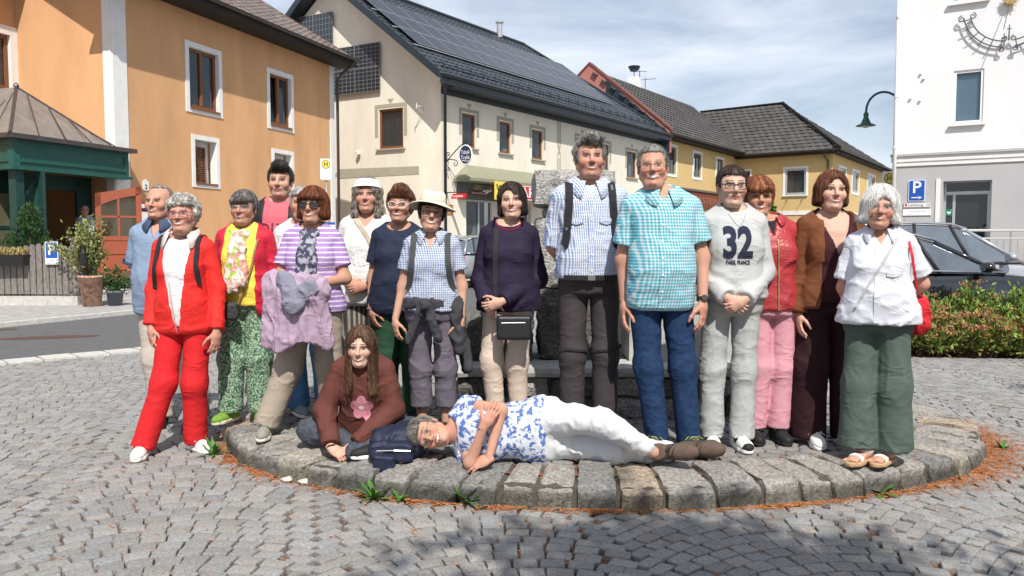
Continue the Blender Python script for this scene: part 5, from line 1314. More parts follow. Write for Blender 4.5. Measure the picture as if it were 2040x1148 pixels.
def shoe(p, kind, pos, yaw, mu, ms, laces=None, size=1., pitch=0., ml=None, toe=None):
    if kind not in SHOES: SHOES[kind] = shoe_meshes(kind)
    so, up, ft = SHOES[kind]; Rm = rot3(yaw, pitch, 0) * size
    T = lambda V: V @ Rm.T + np.array(pos)
    o = meshobj('shoe', T(up[0]), up[1], mu, p['root'], True)
    meshobj('sole', T(so[0]), so[1], ms, o, True)
    if ft is not None: meshobj('foot', T(ft[0]), ft[1], M_skin, o, True, np.tile(p['skin'], (len(ft[0]), 1)))
    if laces is not None:
        b = MB()
        for k in range(5):
            yq = -.045 - k * .018; zq = .092 - k * .0085
            b.tube([tuple(q) for q in T(np.array([(-.026, yq, zq - .012), (-.012, yq, zq + .004), (.012, yq - .008, zq + .004), (.026, yq - .008, zq - .012)]))], .0035, 4, world=True)
        for s in (-1, 1): b.tube([tuple(q) for q in T(np.array([(0, -.04, .098), (s * .03, -.04, .104), (s * .035, -.05, .09), (s * .01, -.045, .096), (s * .05, -.07, .075)]))], .003, 4, world=True)
        b.obj('laces', laces, o, True, fix=False)
    return o
# ------------------------------------------------------------------ people: the figure and its clothes
PID = [0]
def person(X, Y, z0, H, label, yaw=0, fem=True, skin=(.50, .29, .21), **k):
    p = dict(fem=fem, skin=np.array(skin), sw=.146 if fem else .160, id=PID[0], yaw=yaw); PID[0] += 1
    p.update(k); s = H / 1.70
    p['arm_l'] = p.get('arm_l') or [(-.20, .03, 1.10), (-.21, -.01, .86)]; p['arm_r'] = p.get('arm_r') or [(.20, .03, 1.10), (.21, -.01, .86)]
    r = empty('person', (X, Y, z0), R(yaw), label, 'person', 'tour group posing at the fountain' if k.get('grp', 1) else None)
    r.scale = (s, s, s); p['root'] = r; p['outer'] = []
    lx, ly = p.get('lean', (0, 0)); hy, hp, hr = p.get('head', (0, 0, 0)); off = np.array(p.get('head_at', (0, 0, 0)))
    Rh = rot3(hy, hp, hr); piv = np.array([0, .02, -.11]); hs = p.get('hs', 1.0)
    hc = np.array([lx * .66, -.008 + ly * .62, 1.585 - .115 * (hs - 1) * 0]) + off
    p['T'] = lambda V: ((np.asarray(V) * hs - piv) @ Rh.T) + piv + hc
    # body: torso, neck, arms, legs in one skin
    aL, aR, lL, lR = arm_pts(p, 'l'), arm_pts(p, 'r'), leg_pts(p, 'l'), leg_pts(p, 'r')
    lo, hi = bounds(aL + aR + lL + lR + [np.array([-.2, -.17, .75]), np.array([.2, .17, 1.52])], .09)
    g = G3(lo, hi, .0125)
    d = torso(g, p, -.006, 0., .885)
    ra = (.047, .040, .0265) if not fem else (.042, .035, .0235); aw = p.get('armw', 1)
    ra = tuple(q * (aw if i < 2 else 1 + (aw - 1) * .4) for i, q in enumerate(ra))
    for a in (aL, aR): d = smin(d, limb(g, a, ra), .03)
    for a in (lL, lR): d = smin(d, limb(g, a, (.082, .054, .036)), .03)
    nk = p['T'](np.array([[0, .02, -.07]]))[0]
    d = smin(d, cap(g, (lx * .53, .022 + ly * .5, 1.40), nk, .052 if fem else .062, .043 if fem else .051), .025)
    V, F = nets(g, d); C = np.tile(p['skin'], (len(V), 1)) * (1 + .08 * (vnoise(V * 25) - .5))[:, None]
    Vs, Fs, Cs = [V], [F], [C]
    fc = p.get('face', {}); Vh, Fh = head_mesh(fc, fem); Ch = face_colors(Vh, p['skin'], fc)
    n = len(V); Vs.append(p['T'](Vh)); Fs.append(Fh + n); Cs.append(Ch); n += len(Vh)
    for sd in 'lr':
        a = aL if sd == 'l' else aR; hd = p.get('hand_' + sd, {})
        D = hd.get('D', a[2] - a[1]); Np = hd.get('N', (1, 0, 0) if sd == 'l' else (-1, 0, 0))
        Vq, Fq = hand(hd.get('pose', 'relaxed'), a[2], D, Np, hd.get('mirror', sd == 'l'), hd.get('scale', .90 if fem else 1.0))
        cq = np.tile(p['skin'] * np.array([1.0, .93, .92]), (len(Vq), 1)) * (1 + .1 * (vnoise(Vq * 70) - .5))[:, None]
        Vs.append(Vq); Fs.append(Fq + n); Cs.append(cq); n += len(Vq)
    meshobj('body', np.concatenate(Vs), np.concatenate(Fs), M_skin, r, True, np.concatenate(Cs))
    if p.get('hair'): make_hair(p, p['T'])
    return p
def put(p, name, V, F, m, parent=None, keep=True, smooth=True, cols=None):
    o = meshobj(name, V, F, m, parent or p['root'], smooth, cols)
    if keep: p['outer'].append((np.asarray(V), np.asarray(F))); p.pop('bvh', None)
    return o
def neck_carve(g, p, neck):
    lx, ly = p.get('lean', (0, 0)); cx, cy = lx * .56, ly * .56
    kind = neck[0]
    if kind == 'round': return ell(g, (cx, -.022 + cy, 1.482), (neck[1], neck[1] * 1.05, neck[2]))
    if kind == 'v':
        c = ell(g, (cx, .0 + cy, 1.485), (.070, .085, .05))
        v = smax(np.abs(g.X - cx) - (g.Z - neck[1]) * neck[2], g.Y - .02 - cy, .004)
        return smin(c, v, .01)
    return g.full(9)
def top(p, name, m, off=.012, sleeve=('short', .62), loose=.02, hem=.86, neck=('round', .082, .062), amp=.012, h=.0105, flare=.012, freq=(7, 7, 9), carve=None, cuff=0., sleeve_off=0., hemtilt=0., puff=0., keep=True, slit=None):
    aL, aR = arm_pts(p, 'l'), arm_pts(p, 'r'); sl, ln = sleeve
    ends = []
    for a in (aL, aR):
        if sl == 'short': ends.append([a[0], a[0] + (a[1] - a[0]) * ln])
        elif sl == 'long': ends.append([a[0], a[1], a[1] + (a[2] - a[1]) * ln])
        else: ends.append([a[0]])
    lo, hi = bounds(ends[0] + ends[1] + [np.array([-.22, -.2, hem]), np.array([.22, .2, 1.5])], .085)
    lo[2] = min(lo[2], hem - .03) if sl == 'long' else hem - .03
    g = G3(lo, hi, h)
    d = torso(g, p, off, loose)
    d = smax(d, (hem + hemtilt * g.X) - g.Z, .008)
    for a, e in zip((aL, aR), ends):
        if sl == 'none':
            d = smax(d, -cap(g, a[0] + np.array([np.sign(a[0][0]) * .03, 0, .02]), a[0] + np.array([np.sign(a[0][0]) * .1, 0, -.05]), .055), .01); continue
        so = off + sleeve_off
        if sl == 'short':
            dv = (a[1] - a[0]) / np.linalg.norm(a[1] - a[0])
            q = cap(g, a[0], e[1] + dv * .05, .047 + so, .044 + so + flare); q = smax(q, plane(g, e[1], dv), .006)
        else:
            q = cap(g, a[0], a[1], .047 + so, .040 + so + puff); dv = (e[2] - a[1]) / np.linalg.norm(e[2] - a[1])
            q = smin(q, cap(g, a[1], e[2] + dv * .03, .040 + so + puff, .028 + so + flare), .03); q = smax(q, plane(g, e[2], dv), .006)
            if cuff: q = smin(q, smax(smax(cap(g, a[1], e[2] + dv * .03, .05, .034 + so), plane(g, e[2], dv), .004), -plane(g, e[2] - dv * cuff, dv), .004), .012)
        d = smin(d, q, .007)
    nc = neck_carve(g, p, neck)
    d = smax(d, -nc, .004)
    if carve is not None: d = smax(d, -carve(g), .004)
    V, F = nets(g, d)
    low = sm(1.42, 1.15, V[:, 2]); A = amp * .6 * (.35 + .65 * low)
    V = folds(V, F, A, freq, p['id'] * 5.3)
    return put(p, name, V, F, m, keep=keep)
def trousers(p, m, r=(.098, .078, .072), hem=.075, waist=1.0, amp=.012, off=.012, h=.0115, freq=(9, 9, 12), k=.012, name='trousers', hemfold=None, loose=.0, knee=1., crease=0.):
    L, Rr = leg_pts(p, 'l'), leg_pts(p, 'r'); ends = []
    for a in (L, Rr):
        t = hem / max(1e-6, 1); e = a[2].copy(); dv = (a[2] - a[1]) / np.linalg.norm(a[2] - a[1])
        e = a[2] + dv * ((a[2][2] - hem) / max(.3, -dv[2]) if p.get('stand', 1) else p.get('hemx', 0)); ends.append([a[0], a[1], e, dv])
    lo, hi = bounds([q for e in ends for q in e[:3]] + [np.array([-.2, -.16, waist - .02]), np.array([.2, .16, waist])], .13)
    g = G3(lo, hi, h)
    d = torso(g, p, off, loose); d = smax(d, g.Z - waist, .008); d = smax(d, p.get('pelvis', .80) - g.Z, .05)
    for a, kk, e, dv in ends:
        q = cap(g, a, kk, r[0], r[1]); q = smin(q, cap(g, kk, e + dv * .06, r[1], r[2]), .05)
        if p.get('stand', 1): q = smax(q, plane(g, e, dv), .006)
        d = smin(d, q, k) if p.get('stand', 1) else smin(d, q, .03)
    V, F = nets(g, d)
    A = .38 * amp * (.45 + .6 * np.exp(-((V[:, 2] - .48) / .16) ** 2) + .7 * sm(.22, hem, V[:, 2]) + .3 * sm(.7, .85, V[:, 2])) if p.get('stand', 1) else amp * np.ones(len(V))
    V = folds(V, F, A, freq, p['id'] * 2.9 + 1)
    return put(p, name, V, F, m)
def bvh(p):
    if 'bvh' not in p:
        V = np.concatenate([v for v, f in p['outer']]); k = 0; Fs = []
        for v, f in p['outer']: Fs += (f + k).tolist(); k += len(v)
        p['bvh'] = BVHTree.FromPolygons(V.tolist(), Fs)
    return p['bvh']
def onto(p, x, z, back=False, lift=.006, default=-.12):
    h = bvh(p).ray_cast(Vector((x, 1. if back else -1., z)), Vector((0, -1. if back else 1., 0)))
    y = h[0].y if h[0] is not None else (.12 if back else default)
    return np.array([x, y + (lift if back else -lift), z])
def band(p, name, pts, w, th, m, parent=None, normals=None, closed=False):
    """flat strap along points; normals point away from the body"""
    P = np.array(pts); n = len(P); b = MB(); V = []
    for i in range(n):
        t = P[(i + 1) % n] - P[i - 1] if closed else P[min(i + 1, n - 1)] - P[max(i - 1, 0)]; t /= np.linalg.norm(t) + 1e-9
        nr = np.array(normals[i]) if normals is not None else np.array([0, -1., 0]); nr = nr - t * (nr @ t); nr /= np.linalg.norm(nr) + 1e-9; s = np.cross(t, nr)
        V += [P[i] + s * w / 2, P[i] + s * w / 2 + nr * th, P[i] - s * w / 2 + nr * th, P[i] - s * w / 2]
    F = []
    for i in range(n if closed else n - 1):
        j = (i + 1) % n
        for k in range(4): F.append((i * 4 + k, i * 4 + (k + 1) % 4, j * 4 + (k + 1) % 4, j * 4 + k))
    if not closed: F += [(0, 1, 2, 3), (4 * n - 1, 4 * n - 2, 4 * n - 3, 4 * n - 4)]
    return meshobj(name, V, F, m, parent or p['root'], False)
def over_path(p, pts, n=26, smooth=4, lift=.007):
    """points (x, z, side) laid over the clothes; side 0 front, 1 back"""
    q = np.array(pts, float); t = np.linspace(0, len(q) - 1, n); xs, zs, sd = (np.interp(t, range(len(q)), q[:, k]) for k in range(3))
    P = np.array([onto(p, x, z, s > .5, lift) for x, z, s in zip(xs, zs, sd)])
    for _ in range(smooth): P[1:-1] = .25 * P[:-2] + .5 * P[1:-1] + .25 * P[2:]
    N = np.stack([xs * 1.2, np.where(sd > .5, 1., -1.), np.clip((zs - 1.36) * 14, 0, 2.0)], 1)
    return P, N
def strap(p, name, pts, w, th, m, parent=None, n=26, lift=.007):
    P, N = over_path(p, pts, n, lift=lift); return band(p, name, P, w, th, m, parent, N)
def shoulder_strap(p, s, m, x=.105, z_end=.98, w=.045, back=True, parent=None, xe=None):
    """one rucksack strap over a shoulder and down the front"""
    xe = xe if xe is not None else x + .045
    fr = [(s * x, 1.40, 0), (s * x * 1.02, 1.33, 0), (s * (x + .01), 1.22, 0), (s * (x + .025), 1.10, 0), (s * xe, z_end, 0)]
    P, N = over_path(p, fr, 18, 3, .010)
    y0 = P[0][1]; lx, ly = p.get('lean', (0, 0))
    tp_ = [np.array([s * x + lx * .5, y0 + k * (.10 - y0) / 5 + 0, 1.415 + .036 * math.sin(math.pi * k / 5)]) for k in range(5, 0, -1)]
    P = np.array(tp_ + list(P)); N = np.concatenate([[(0, .4 * (k > 2), 1.)] for k in range(5, 0, -1)] + [N])
    return band(p, 'backpack_strap', P, w, .008, m, parent, N)
def collar(p, m, rad=.068, z=1.455, drop=.042, gap=26, spread=1.0, name='collar', tip=.05, back_h=.03):
    """folded shirt collar round the neck, open at the front"""
    lx, ly = p.get('lean', (0, 0)); c = np.array([lx * .56, .012 + ly * .56, 0]); V = []; n = 30
    for i in range(n + 1):
        t = math.pi * (-1 + 2 * i / n) * (1 - gap / 360) ; 
        fr = (1 - math.cos(t)) / 2                           # 0 back .. 1 front
        dr = np.array([math.sin(t), math.cos(t), 0])
        zt = z + .018 + back_h * (1 - fr) - .014 * fr
        r0 = rad * (1 + .05 * fr)
        tipf = max(0, (fr - .72) / .28)
        V += [c + dr * r0 * .97 + np.array([0, 0, zt - .03]), c + dr * r0 + np.array([0, 0, zt]), c + dr * (r0 + .007) + np.array([0, 0, zt + .002]),
              c + dr * (r0 + .030 + .016 * spread * fr) + np.array([math.copysign(.012 * tipf * spread, math.sin(t)), -.012 * tipf, zt - drop - tip * tipf])]
    F = []
    for i in range(n):
        for k in range(3): F.append((i * 4 + k, (i + 1) * 4 + k, (i + 1) * 4 + k + 1, i * 4 + k + 1))
    o = meshobj(name, V, F, m, p['root'], True)
    md = o.modifiers.new('thickness', 'SOLIDIFY'); md.thickness = .004; return o
def buttons(p, zs, x=0., m=None, r=.006, parent=None):
    for z in zs:
        q = onto(p, x, z, False, .004); b = MB(); ring = [(q[0] + r * math.cos(t), q[1], q[2] + r * math.sin(t)) for t in np.linspace(0, 2 * math.pi, 9)[:-1]]
        b.add([(a, y, c) for a, y, c in ring] + [(a, y - .004, c) for a, y, c in ring], [tuple(range(8, 16))] + [(i, (i + 1) % 8, 8 + (i + 1) % 8, 8 + i) for i in range(8)]); b.obj('button', m or M_whs, parent or p['root'])
def glasses(p, m, shape='oval', lens=None, size=1., r=.0022):
    T = p['T']; b = MB(); o = None; V = []; F = []
    rims = []
    for s in (-1, 1):
        pts = []
        for t in np.linspace(0, 2 * math.pi, 25)[:-1]:
            e = {'oval': 2.0, 'round': 2.0, 'rect': 4.0, 'cat': 3.0}[shape]
            cx, cz = math.copysign(abs(math.cos(t)) ** (2 / e), math.cos(t)), math.copysign(abs(math.sin(t)) ** (2 / e), math.sin(t))
            hx, hz = {'oval': (.024, .0165), 'round': (.022, .020), 'rect': (.026, .0165), 'cat': (.026, .019)}[shape]
            x = s * (.0335 + 0) + hx * size * cx; z = -.002 + hz * size * cz
            if shape == 'cat' and cz > .3 and cx * s > .4: z += .005
            y = -.1035 + .35 * max(0, abs(x) - .035) ; pts.append((x, y, z))
        rims.append(pts)
    for pts in rims: b.tube([tuple(q) for q in T(np.array(pts))], r, 5, closed=True, world=True)
    b.tube([tuple(q) for q in T(np.array([(-.010, -.107, .003), (0, -.112, .006), (.010, -.107, .003)]))], r, 5, world=True)
    for s in (-1, 1): b.tube([tuple(q) for q in T(np.array([(s * (.0335 + .025 * size), -.094, .006), (s * .074, -.075, .010), (s * .083, -.02, .010), (s * .083, .02, .006)]))], r, 4, world=True)
    o = b.obj('glasses', m, p['root'], True, fix=False)
    for pts in rims:
        L_ = T(np.array(pts) + np.array([0, .001, 0])); meshobj('lens', L_.tolist(), [tuple(range(len(L_)))], lens or M_lens, o)
    return o
M_lens = bpy.data.materials.new('spectacle_lens'); M_lens.use_nodes = True
_b = M_lens.node_tree.nodes['Principled BSDF']; _b.inputs['Alpha'].default_value = .10; _b.inputs['Roughness'].default_value = .05; _b.inputs['Base Color'].default_value = (.3, .32, .34, 1); _b.inputs['Specular IOR Level'].default_value = .6
M_shade = mat('sunglass_lens', (.012, .010, .010), .08, .1, spec=.7)
M_gold2 = mat('gold_wire', (.45, .33, .16), .35, .1, metal=.6); M_blackp = mat('black_plastic', (.012, .012, .013), .35, .1, spec=.5)
M_silv = mat('silver_wire', (.5, .5, .5), .3, .1, metal=.7); M_leather = mat('black_leather', (.014, .014, .016), .38, .2, 40., .3, 160., spec=.5)
def watch(p, side, m=None, t=.93, face=None):
    a = arm_pts(p, side); c = a[1] + (a[2] - a[1]) * t; d = (a[2] - a[1]) / np.linalg.norm(a[2] - a[1]); u = np.cross(d, (0, 1, 0)); u /= np.linalg.norm(u); v = np.cross(d, u)
    pts = [c + .031 * (math.cos(t_) * u + math.sin(t_) * v) for t_ in np.linspace(0, 2 * math.pi, 17)[:-1]]
    o = band(p, 'wristwatch', pts, .02, .004, m or M_blackp, None, [q - c for q in pts], True)
    fd = np.array([0, -1., 0]); fd -= d * (fd @ d); fd /= np.linalg.norm(fd); sd = np.cross(d, fd)
    b = MB(); ring = [c + fd * .034 + .017 * (math.cos(k) * d + math.sin(k) * sd) for k in np.linspace(0, 2 * math.pi, 13)[:-1]]
    b.add([tuple(q) for q in ring] + [tuple(q + fd * .008) for q in ring], [tuple(range(12, 24))] + [(i, (i + 1) % 12, 12 + (i + 1) % 12, 12 + i) for i in range(12)]); b.obj('watch_face', face or M_blackp, o)
def soft_box(p, name, c, half, m, r=.02, h=.008, rotm=None, parent=None, amp=0., keep=False):
    """a soft, rounded bag shape"""
    g = G3(-np.array(half) - .03, np.array(half) + .03, h); q = [np.abs(v) - (hh - r) for v, hh in zip((g.X, g.Y, g.Z), half)]
    d = np.sqrt(np.maximum(q[0], 0) ** 2 + np.maximum(q[1], 0) ** 2 + np.maximum(q[2], 0) ** 2) + np.minimum(np.maximum(q[0], np.maximum(q[1], q[2])), 0) - r
    V, F = nets(g, d)
    if amp: V = folds(V, F, amp, (14, 14, 14), 3.3)
    if rotm is not None: V = V @ np.array(rotm).T
    return put(p, name, V + np.array(c), F, m, parent, keep=keep)
def print_on(p, name, body, x, z, size, m, bold=.0, width=None, parent=None, lift=.004, spacing=1.):
    """lettering laid onto the cloth"""
    V, F = text_mesh(body, size, 0, spacing, bold); bm = bmesh.new(); vs = [bm.verts.new(v) for v in V]
    for f in F:
        try: bm.faces.new([vs[i] for i in f])
        except ValueError: pass
    for _ in range(2):
        es = [e for e in bm.edges if e.calc_length() > .02]
        if es: bmesh.ops.subdivide_edges(bm, edges=es, cuts=1, use_grid_fill=False)
    bmesh.ops.triangulate(bm, faces=bm.faces)
    xs = [v.co.x for v in bm.verts]; sx = width / (max(xs) - min(xs)) if width else 1
    P = [tuple(onto(p, x + v.co.x * sx, z + v.co.y, False, lift)) for v in bm.verts]; bm.verts.index_update(); Fs = [tuple(v.index for v in f.verts) for f in bm.faces]; bm.free()
    return meshobj(name, P, Fs, m, parent or p['root'], True)
def patch_on(p, name, poly, m, lift=.004, parent=None):
    """flat print of a given outline laid onto the cloth (fan of small faces)"""
    c = np.mean(poly, 0); V = [tuple(onto(p, c[0], c[1], False, lift))]; F = []; n = len(poly); K = 4
    for k in range(1, K + 1):
        for q in poly: w = c + (np.array(q) - c) * k / K; V.append(tuple(onto(p, w[0], w[1], False, lift)))
    for i in range(n): F.append((0, 1 + i, 1 + (i + 1) % n))
    for k in range(K - 1):
        for i in range(n): F.append((1 + k * n + i, 1 + (k + 1) * n + i, 1 + (k + 1) * n + (i + 1) % n, 1 + k * n + (i + 1) % n))
    return meshobj(name, V, F, m, parent or p['root'], True)
def placket(p, m, z0, z1, x=0., w=.034):
    """buttoned front edge of a shirt"""
    return strap(p, 'placket', [(x, z0, 0), (x, (z0 + z1) / 2, 0), (x, z1, 0)], w, .0025, m, None, 30, .002)
def promote(p, o, label, cat):
    """a bag or garment that is carried, not worn as part of the figure: a thing of its own in the same place"""
    r = p['root']; o.parent = None; o.location = r.location; o.rotation_euler = r.rotation_euler; o.scale = r.scale; return tag(o, label, cat)
# ------------------------------------------------------------------ the group, from left to right
PZ2 = PZ + .002
SK = (.51, .30, .215); SKP = (.57, .36, .275); SKT = (.455, .25, .172); SKR = (.51, .275, .20)
w_sole = cloth('white_sole', (.72, .71, .68), .05, .6); k_sole = cloth('black_sole', (.02, .02, .02), .1, .7)
# 1 man in the blue polo shirt
p = person(-2.60, 5.95, 0, 1.78, 'balding man in light blue polo shirt standing behind the woman in red', fem=False, skin=SKR, belly=.03, w=1.02,
           arm_l=[(-0.219, .06, 1.10), (-.13, .20, .92)], arm_r=[(0.215, .06, 1.10), (.12, .20, .92)], hand_l={'D': (1, .2, -.2), 'N': (0, 1, 0)}, hand_r={'D': (-1, .2, -.2), 'N': (0, 1, 0)},
           leg_l=[(-.06, .0, .48), (-.03, .03, .08)], leg_r=[(.16, .0, .48), (.24, .0, .08)],
           face=dict(smile=.5, teeth=.25, wide=1.05, squint=.8, blush=1.4, brow=(.14, .10, .08), brow_w=.5), hair=dict(style='short', vol=.005, n=420, ll=.02, col=(.17, .13, .10), col2=(.36, .30, .26), hairline=.098, side=.0, nape=.06), head=(-6, -3, 0))
trousers(p, cloth('khaki_beige', (.44, .40, .35)), r=(0.092, .085, .082), hem=.06, amp=.016)
mt = cloth('polo_blue', (.20, .27, .38)); top(p, 'polo_shirt', mt, sleeve=('short', .78), loose=.03, hem=.80, neck=('v', 1.33, .35), flare=.014)
collar(p, cloth('navy_collar', (.05, .07, .12)), .075, 1.46, .04, 30)
for sd, s in (('l', -1), ('r', 1)):
    a = arm_pts(p, sd); d_ = (a[1] - a[0]) / np.linalg.norm(a[1] - a[0]); c = a[0] + (a[1] - a[0]) * .76; u = np.cross(d_, (0, 1, 0)); u /= np.linalg.norm(u); v = np.cross(d_, u)
    pts = [c + .0825 * (math.cos(t) * u + math.sin(t) * v) for t in np.linspace(0, 2 * math.pi, 21)[:-1]]; band(p, 'sleeve_cuff', pts, .022, .003, MATS['cloth_navy_collar'], None, [q - c for q in pts], True)
kb = cloth('black_shoe', (.018, .018, .02), .1, .6); 
for x, yw, y in ((-.03, 12, .0), (.24, -8, -.02)): shoe(p, 'sneaker', (x, y, 0), yw, kb, k_sole, M_blackp)
# 2 woman in red
p = person(-2.13, 5.2, 0, 1.66, 'curly grey haired woman in a bright red jacket and red trousers', skin=SKR, w=1.0, bust=1.05, belly=.01, hs=1.03,
           arm_l=[(-0.211, .03, 1.09), (-.205, -.05, .85)], arm_r=[(0.215, .03, 1.09), (.235, -.06, .82)], hand_l={'pose': 'relaxed', 'D': (.06, -.1, -1), 'N': (.7, .7, 0)}, hand_r={'pose': 'relaxed', 'D': (-.05, -.1, -1), 'N': (-.8, .6, 0)},
           leg_l=[(-.125, -.05, .48), (-.245, -.10, .08)], leg_r=[(.065, -.02, .47), (.035, .05, .08)],
           face=dict(smile=.9, teeth=.6, squint=.9, blush=1.3, brow=(.30, .25, .2), brow_w=.5, lip=(.45, .12, .13), chin2=1), hair=dict(style='curly', vol=.024, col=(.36, .34, .31), col2=(.72, .70, .66), hairline=.058, side=.02, nape=.09, wave=.6, ears=0), head=(4, -4, -3), head_at=(.02, -.02, 0))
trousers(p, cloth('red_trousers', (.56, .018, .022), .06), r=(0.090, .078, .078), hem=.055, amp=.012)
top(p, 'tee', cloth('white_tee', (.64, .64, .65), .04), off=.008, sleeve=('none', 0), loose=.01, hem=.86, neck=('round', .082, .062), amp=.006)
def open_front(w0, w1, z0, z1, x0=0., slant=0.):
    """opening of an unbuttoned jacket: half width w0 at height z0 to w1 at z1"""
    def f(g):
        z = g.Z; w = w0 + (w1 - w0) * np.clip((z - z0) / (z1 - z0), 0, 1)
        return smax(np.abs(g.X - x0 - slant * (z - z0)) - w, g.Y - .0, .006)
    return f
mr = cloth('red_softshell', (.66, .028, .024), .05, .7); top(p, 'jacket', mr, off=.014, sleeve=('long', .95), loose=.012, hem=.80, neck=('round', .088, .075), carve=open_front(.004, .095, .80, 1.42), amp=.014, flare=.004)
collar(p, cloth('pale_fleece', (.60, .50, .46)), .088, 1.462, .055, 70, 1.3, 'hood_collar', .09, .035)
strap(p, 'zip', [(-.004, .81, 0), (-.012, .95, 0), (-.035, 1.15, 0)], .008, .003, cloth('zip_pink', (.6, .3, .3)))
bag = promote(p, soft_box(p, 'backpack', (0, .19, 1.2), (.12, .06, .17), cloth('black_strap', (.02, .02, .024)), .05, .014), 'small black rucksack on the back of the woman in red', 'backpack')
for s, ze in ((-1, 1.12), (1, 1.24)): shoulder_strap(p, s, cloth('black_strap', (.02, .02, .024)), x=.125, z_end=ze, w=.028, xe=.14, parent=bag)
glasses(p, mat('pink_frame', (.35, .03, .10), .35, spec=.5), 'rect')
mw = mat('white_shoe', (.76, .75, .72), .5, .06, 20., .1, 80.); ml = cloth('pink_lace', (.72, .42, .44)); wl2 = cloth('white_lace', (.75, .74, .72))
shoe(p, 'sneaker', (-.255, -.10, 0), 8, mw, w_sole, ml); shoe(p, 'sneaker', (.035, .05, 0), 52, mw, w_sole, wl2)
# 3 woman in yellow
p = person(-1.83, 5.5, PZ2, 1.57, 'woman in yellow top with floral scarf and open red rain jacket', skin=SKT, w=1.04, bust=1.0, belly=.03, hs=1.06,
           arm_l=[(-0.219, .05, 1.09), (-.235, .03, .84)], arm_r=[(0.224, .05, 1.09), (.245, .0, .84)], leg_l=[(-.11, .0, .48), (-.13, .0, .09)], leg_r=[(.09, .0, .48), (.085, .02, .09)],
           face=dict(smile=.2, teeth=.1, squint=.8, brow=(.10, .08, .07), lip=(.36, .12, .10)), hair=dict(style='short', vol=.013, col=(.085, .075, .07), col2=(.26, .245, .24), hairline=.048, fringe=1, side=.02, nape=.07, ears=0), head=(0, -2, 0))
trousers(p, pattern('green_leaf', 'print', (.045, .15, .085), (.36, .45, .33), f=80., w=.49, c3=(.03, .11, .06)), r=(0.103, .098, .085), hem=.07, amp=.018)
top(p, 'yellow_shirt', cloth('yellow', (.78, .62, .09), .05), off=.010, sleeve=('none', 0), loose=.03, hem=.875, neck=('round', .07, .05), amp=.01)
mj = cloth('crimson_shell', (.50, .02, .045), .08, .55); top(p, 'jacket', mj, off=.020, sleeve=('long', .96), loose=.03, hem=.79, neck=('round', .10, .09), carve=open_front(.125, .115, .8, 1.42, -.005), amp=.022, flare=.006)
# scarf: a twisted ring and hanging ends
def scarf(p, m, ends, ring=(.080, .075, .022), z=1.43):
    g = G3((-.17, -.26, min(e[1] for e in ends) - .06), (.17, .15, 1.54), .009); lx, ly = p.get('lean', (0, 0)); d = None
    pts = [np.array([ring[0] * math.sin(t) + lx * .5, .018 - ring[1] * 1.1 * math.cos(t), z - .040 * max(0, math.cos(t)) + .025 * max(0, -math.cos(t))]) for t in np.linspace(0, 2 * math.pi, 13)]
    for a, b in zip(pts[:-1], pts[1:]): q = cap(g, a, b, ring[2]); d = q if d is None else smin(d, q, .012)
    for (x, zb, r0, r1) in ends:
        f0 = onto(p, x * .5, z - .05, False, .015); pt = [np.array([x * .3, pts[0][1] - .01, z - .035])] + [onto(p, x * (.4 + .6 * k / 3), z - .05 + (zb - z + .05) * k / 3, False, .012 + r0 * .4) for k in range(1, 4)]
        for k in range(3): d = smin(d, cap(g, pt[k], pt[k + 1], r0 + (r1 - r0) * k / 3, r0 + (r1 - r0) * (k + 1) / 3, (1.25, .75, 1)), .012)
    V, F = nets(g, d); V = folds(V, F, .016, (34, 30, 9), p['id'] * 7., .4); return put(p, 'scarf', V, F, m)
scarf(p, pattern('floral', 'print', (.72, .66, .60), (.66, .28, .22), f=22., w=.56, c3=(.30, .50, .06)), [(-.035, 1.02, .036, .05), (.03, 1.06, .034, .046)], (.082, .085, .030))
bag = soft_box(p, 'shoulder_bag', (-.07, -.205, .845), (.085, .03, .065), pattern('dark_weave', 'leaf', (.035, .035, .037), (.12, .12, .12), f=60., w=.04), .025)
strap(p, 'bag_strap', [(.13, 1.36, 0), (.11, 1.2, 0), (.06, 1.02, 0), (.0, .90, 0)], .014, .004, cloth('tan_strap', (.28, .17, .08)), bag, lift=.014); promote(p, bag, 'small dark woven shoulder bag on the woman in yellow', 'bag')
glasses(p, M_silv, 'oval', r=.0014)
mg = mat('green_suede', (.15, .29, .035), .85, .15, 30.); gs = cloth('cream_sole', (.62, .57, .45))
shoe(p, 'sneaker', (-.135, .0, 0), -22, mg, gs, cloth('brown_lace', (.2, .1, .06))); shoe(p, 'sneaker', (.085, .02, 0), 18, mg, gs, MATS['cloth_brown_lace'])
# 4 man in the dark jacket
p = person(-1.765, 6.12, PZ2, 1.81, 'dark haired man in pink tee shirt and black jacket at the back', fem=False, skin=SK, arm_l=[(-0.224, .05, 1.10), (-.25, .08, .85)], arm_r=[(0.224, .05, 1.10), (.25, .08, .85)],
           leg_l=[(-.12, .0, .48), (-.20, .0, .08)], leg_r=[(.06, 0, .48), (.02, .02, .08)],
           face=dict(smile=.35, teeth=.0, squint=.8, brow=(.03, .025, .02), beard=.25), hair=dict(style='short', vol=.013, col=(.022, .018, .016), col2=(.07, .06, .055), hairline=.066, quiff=.012, side=.026), head=(4, -2, 0), head_at=(.01, 0, 0))
trousers(p, cloth('stone', (.42, .37, .30)), r=(0.090, .08, .075), hem=.06)
top(p, 'tee', cloth('pink_tee', (.56, .12, .15)), off=.010, sleeve=('none', 0), hem=.86, neck=('round', .078, .05), amp=.006)
print_on(p, 'lettering', 'Olè', -.035, 1.245, .12, cloth('burgundy_ink', (.18, .02, .05)), .001)
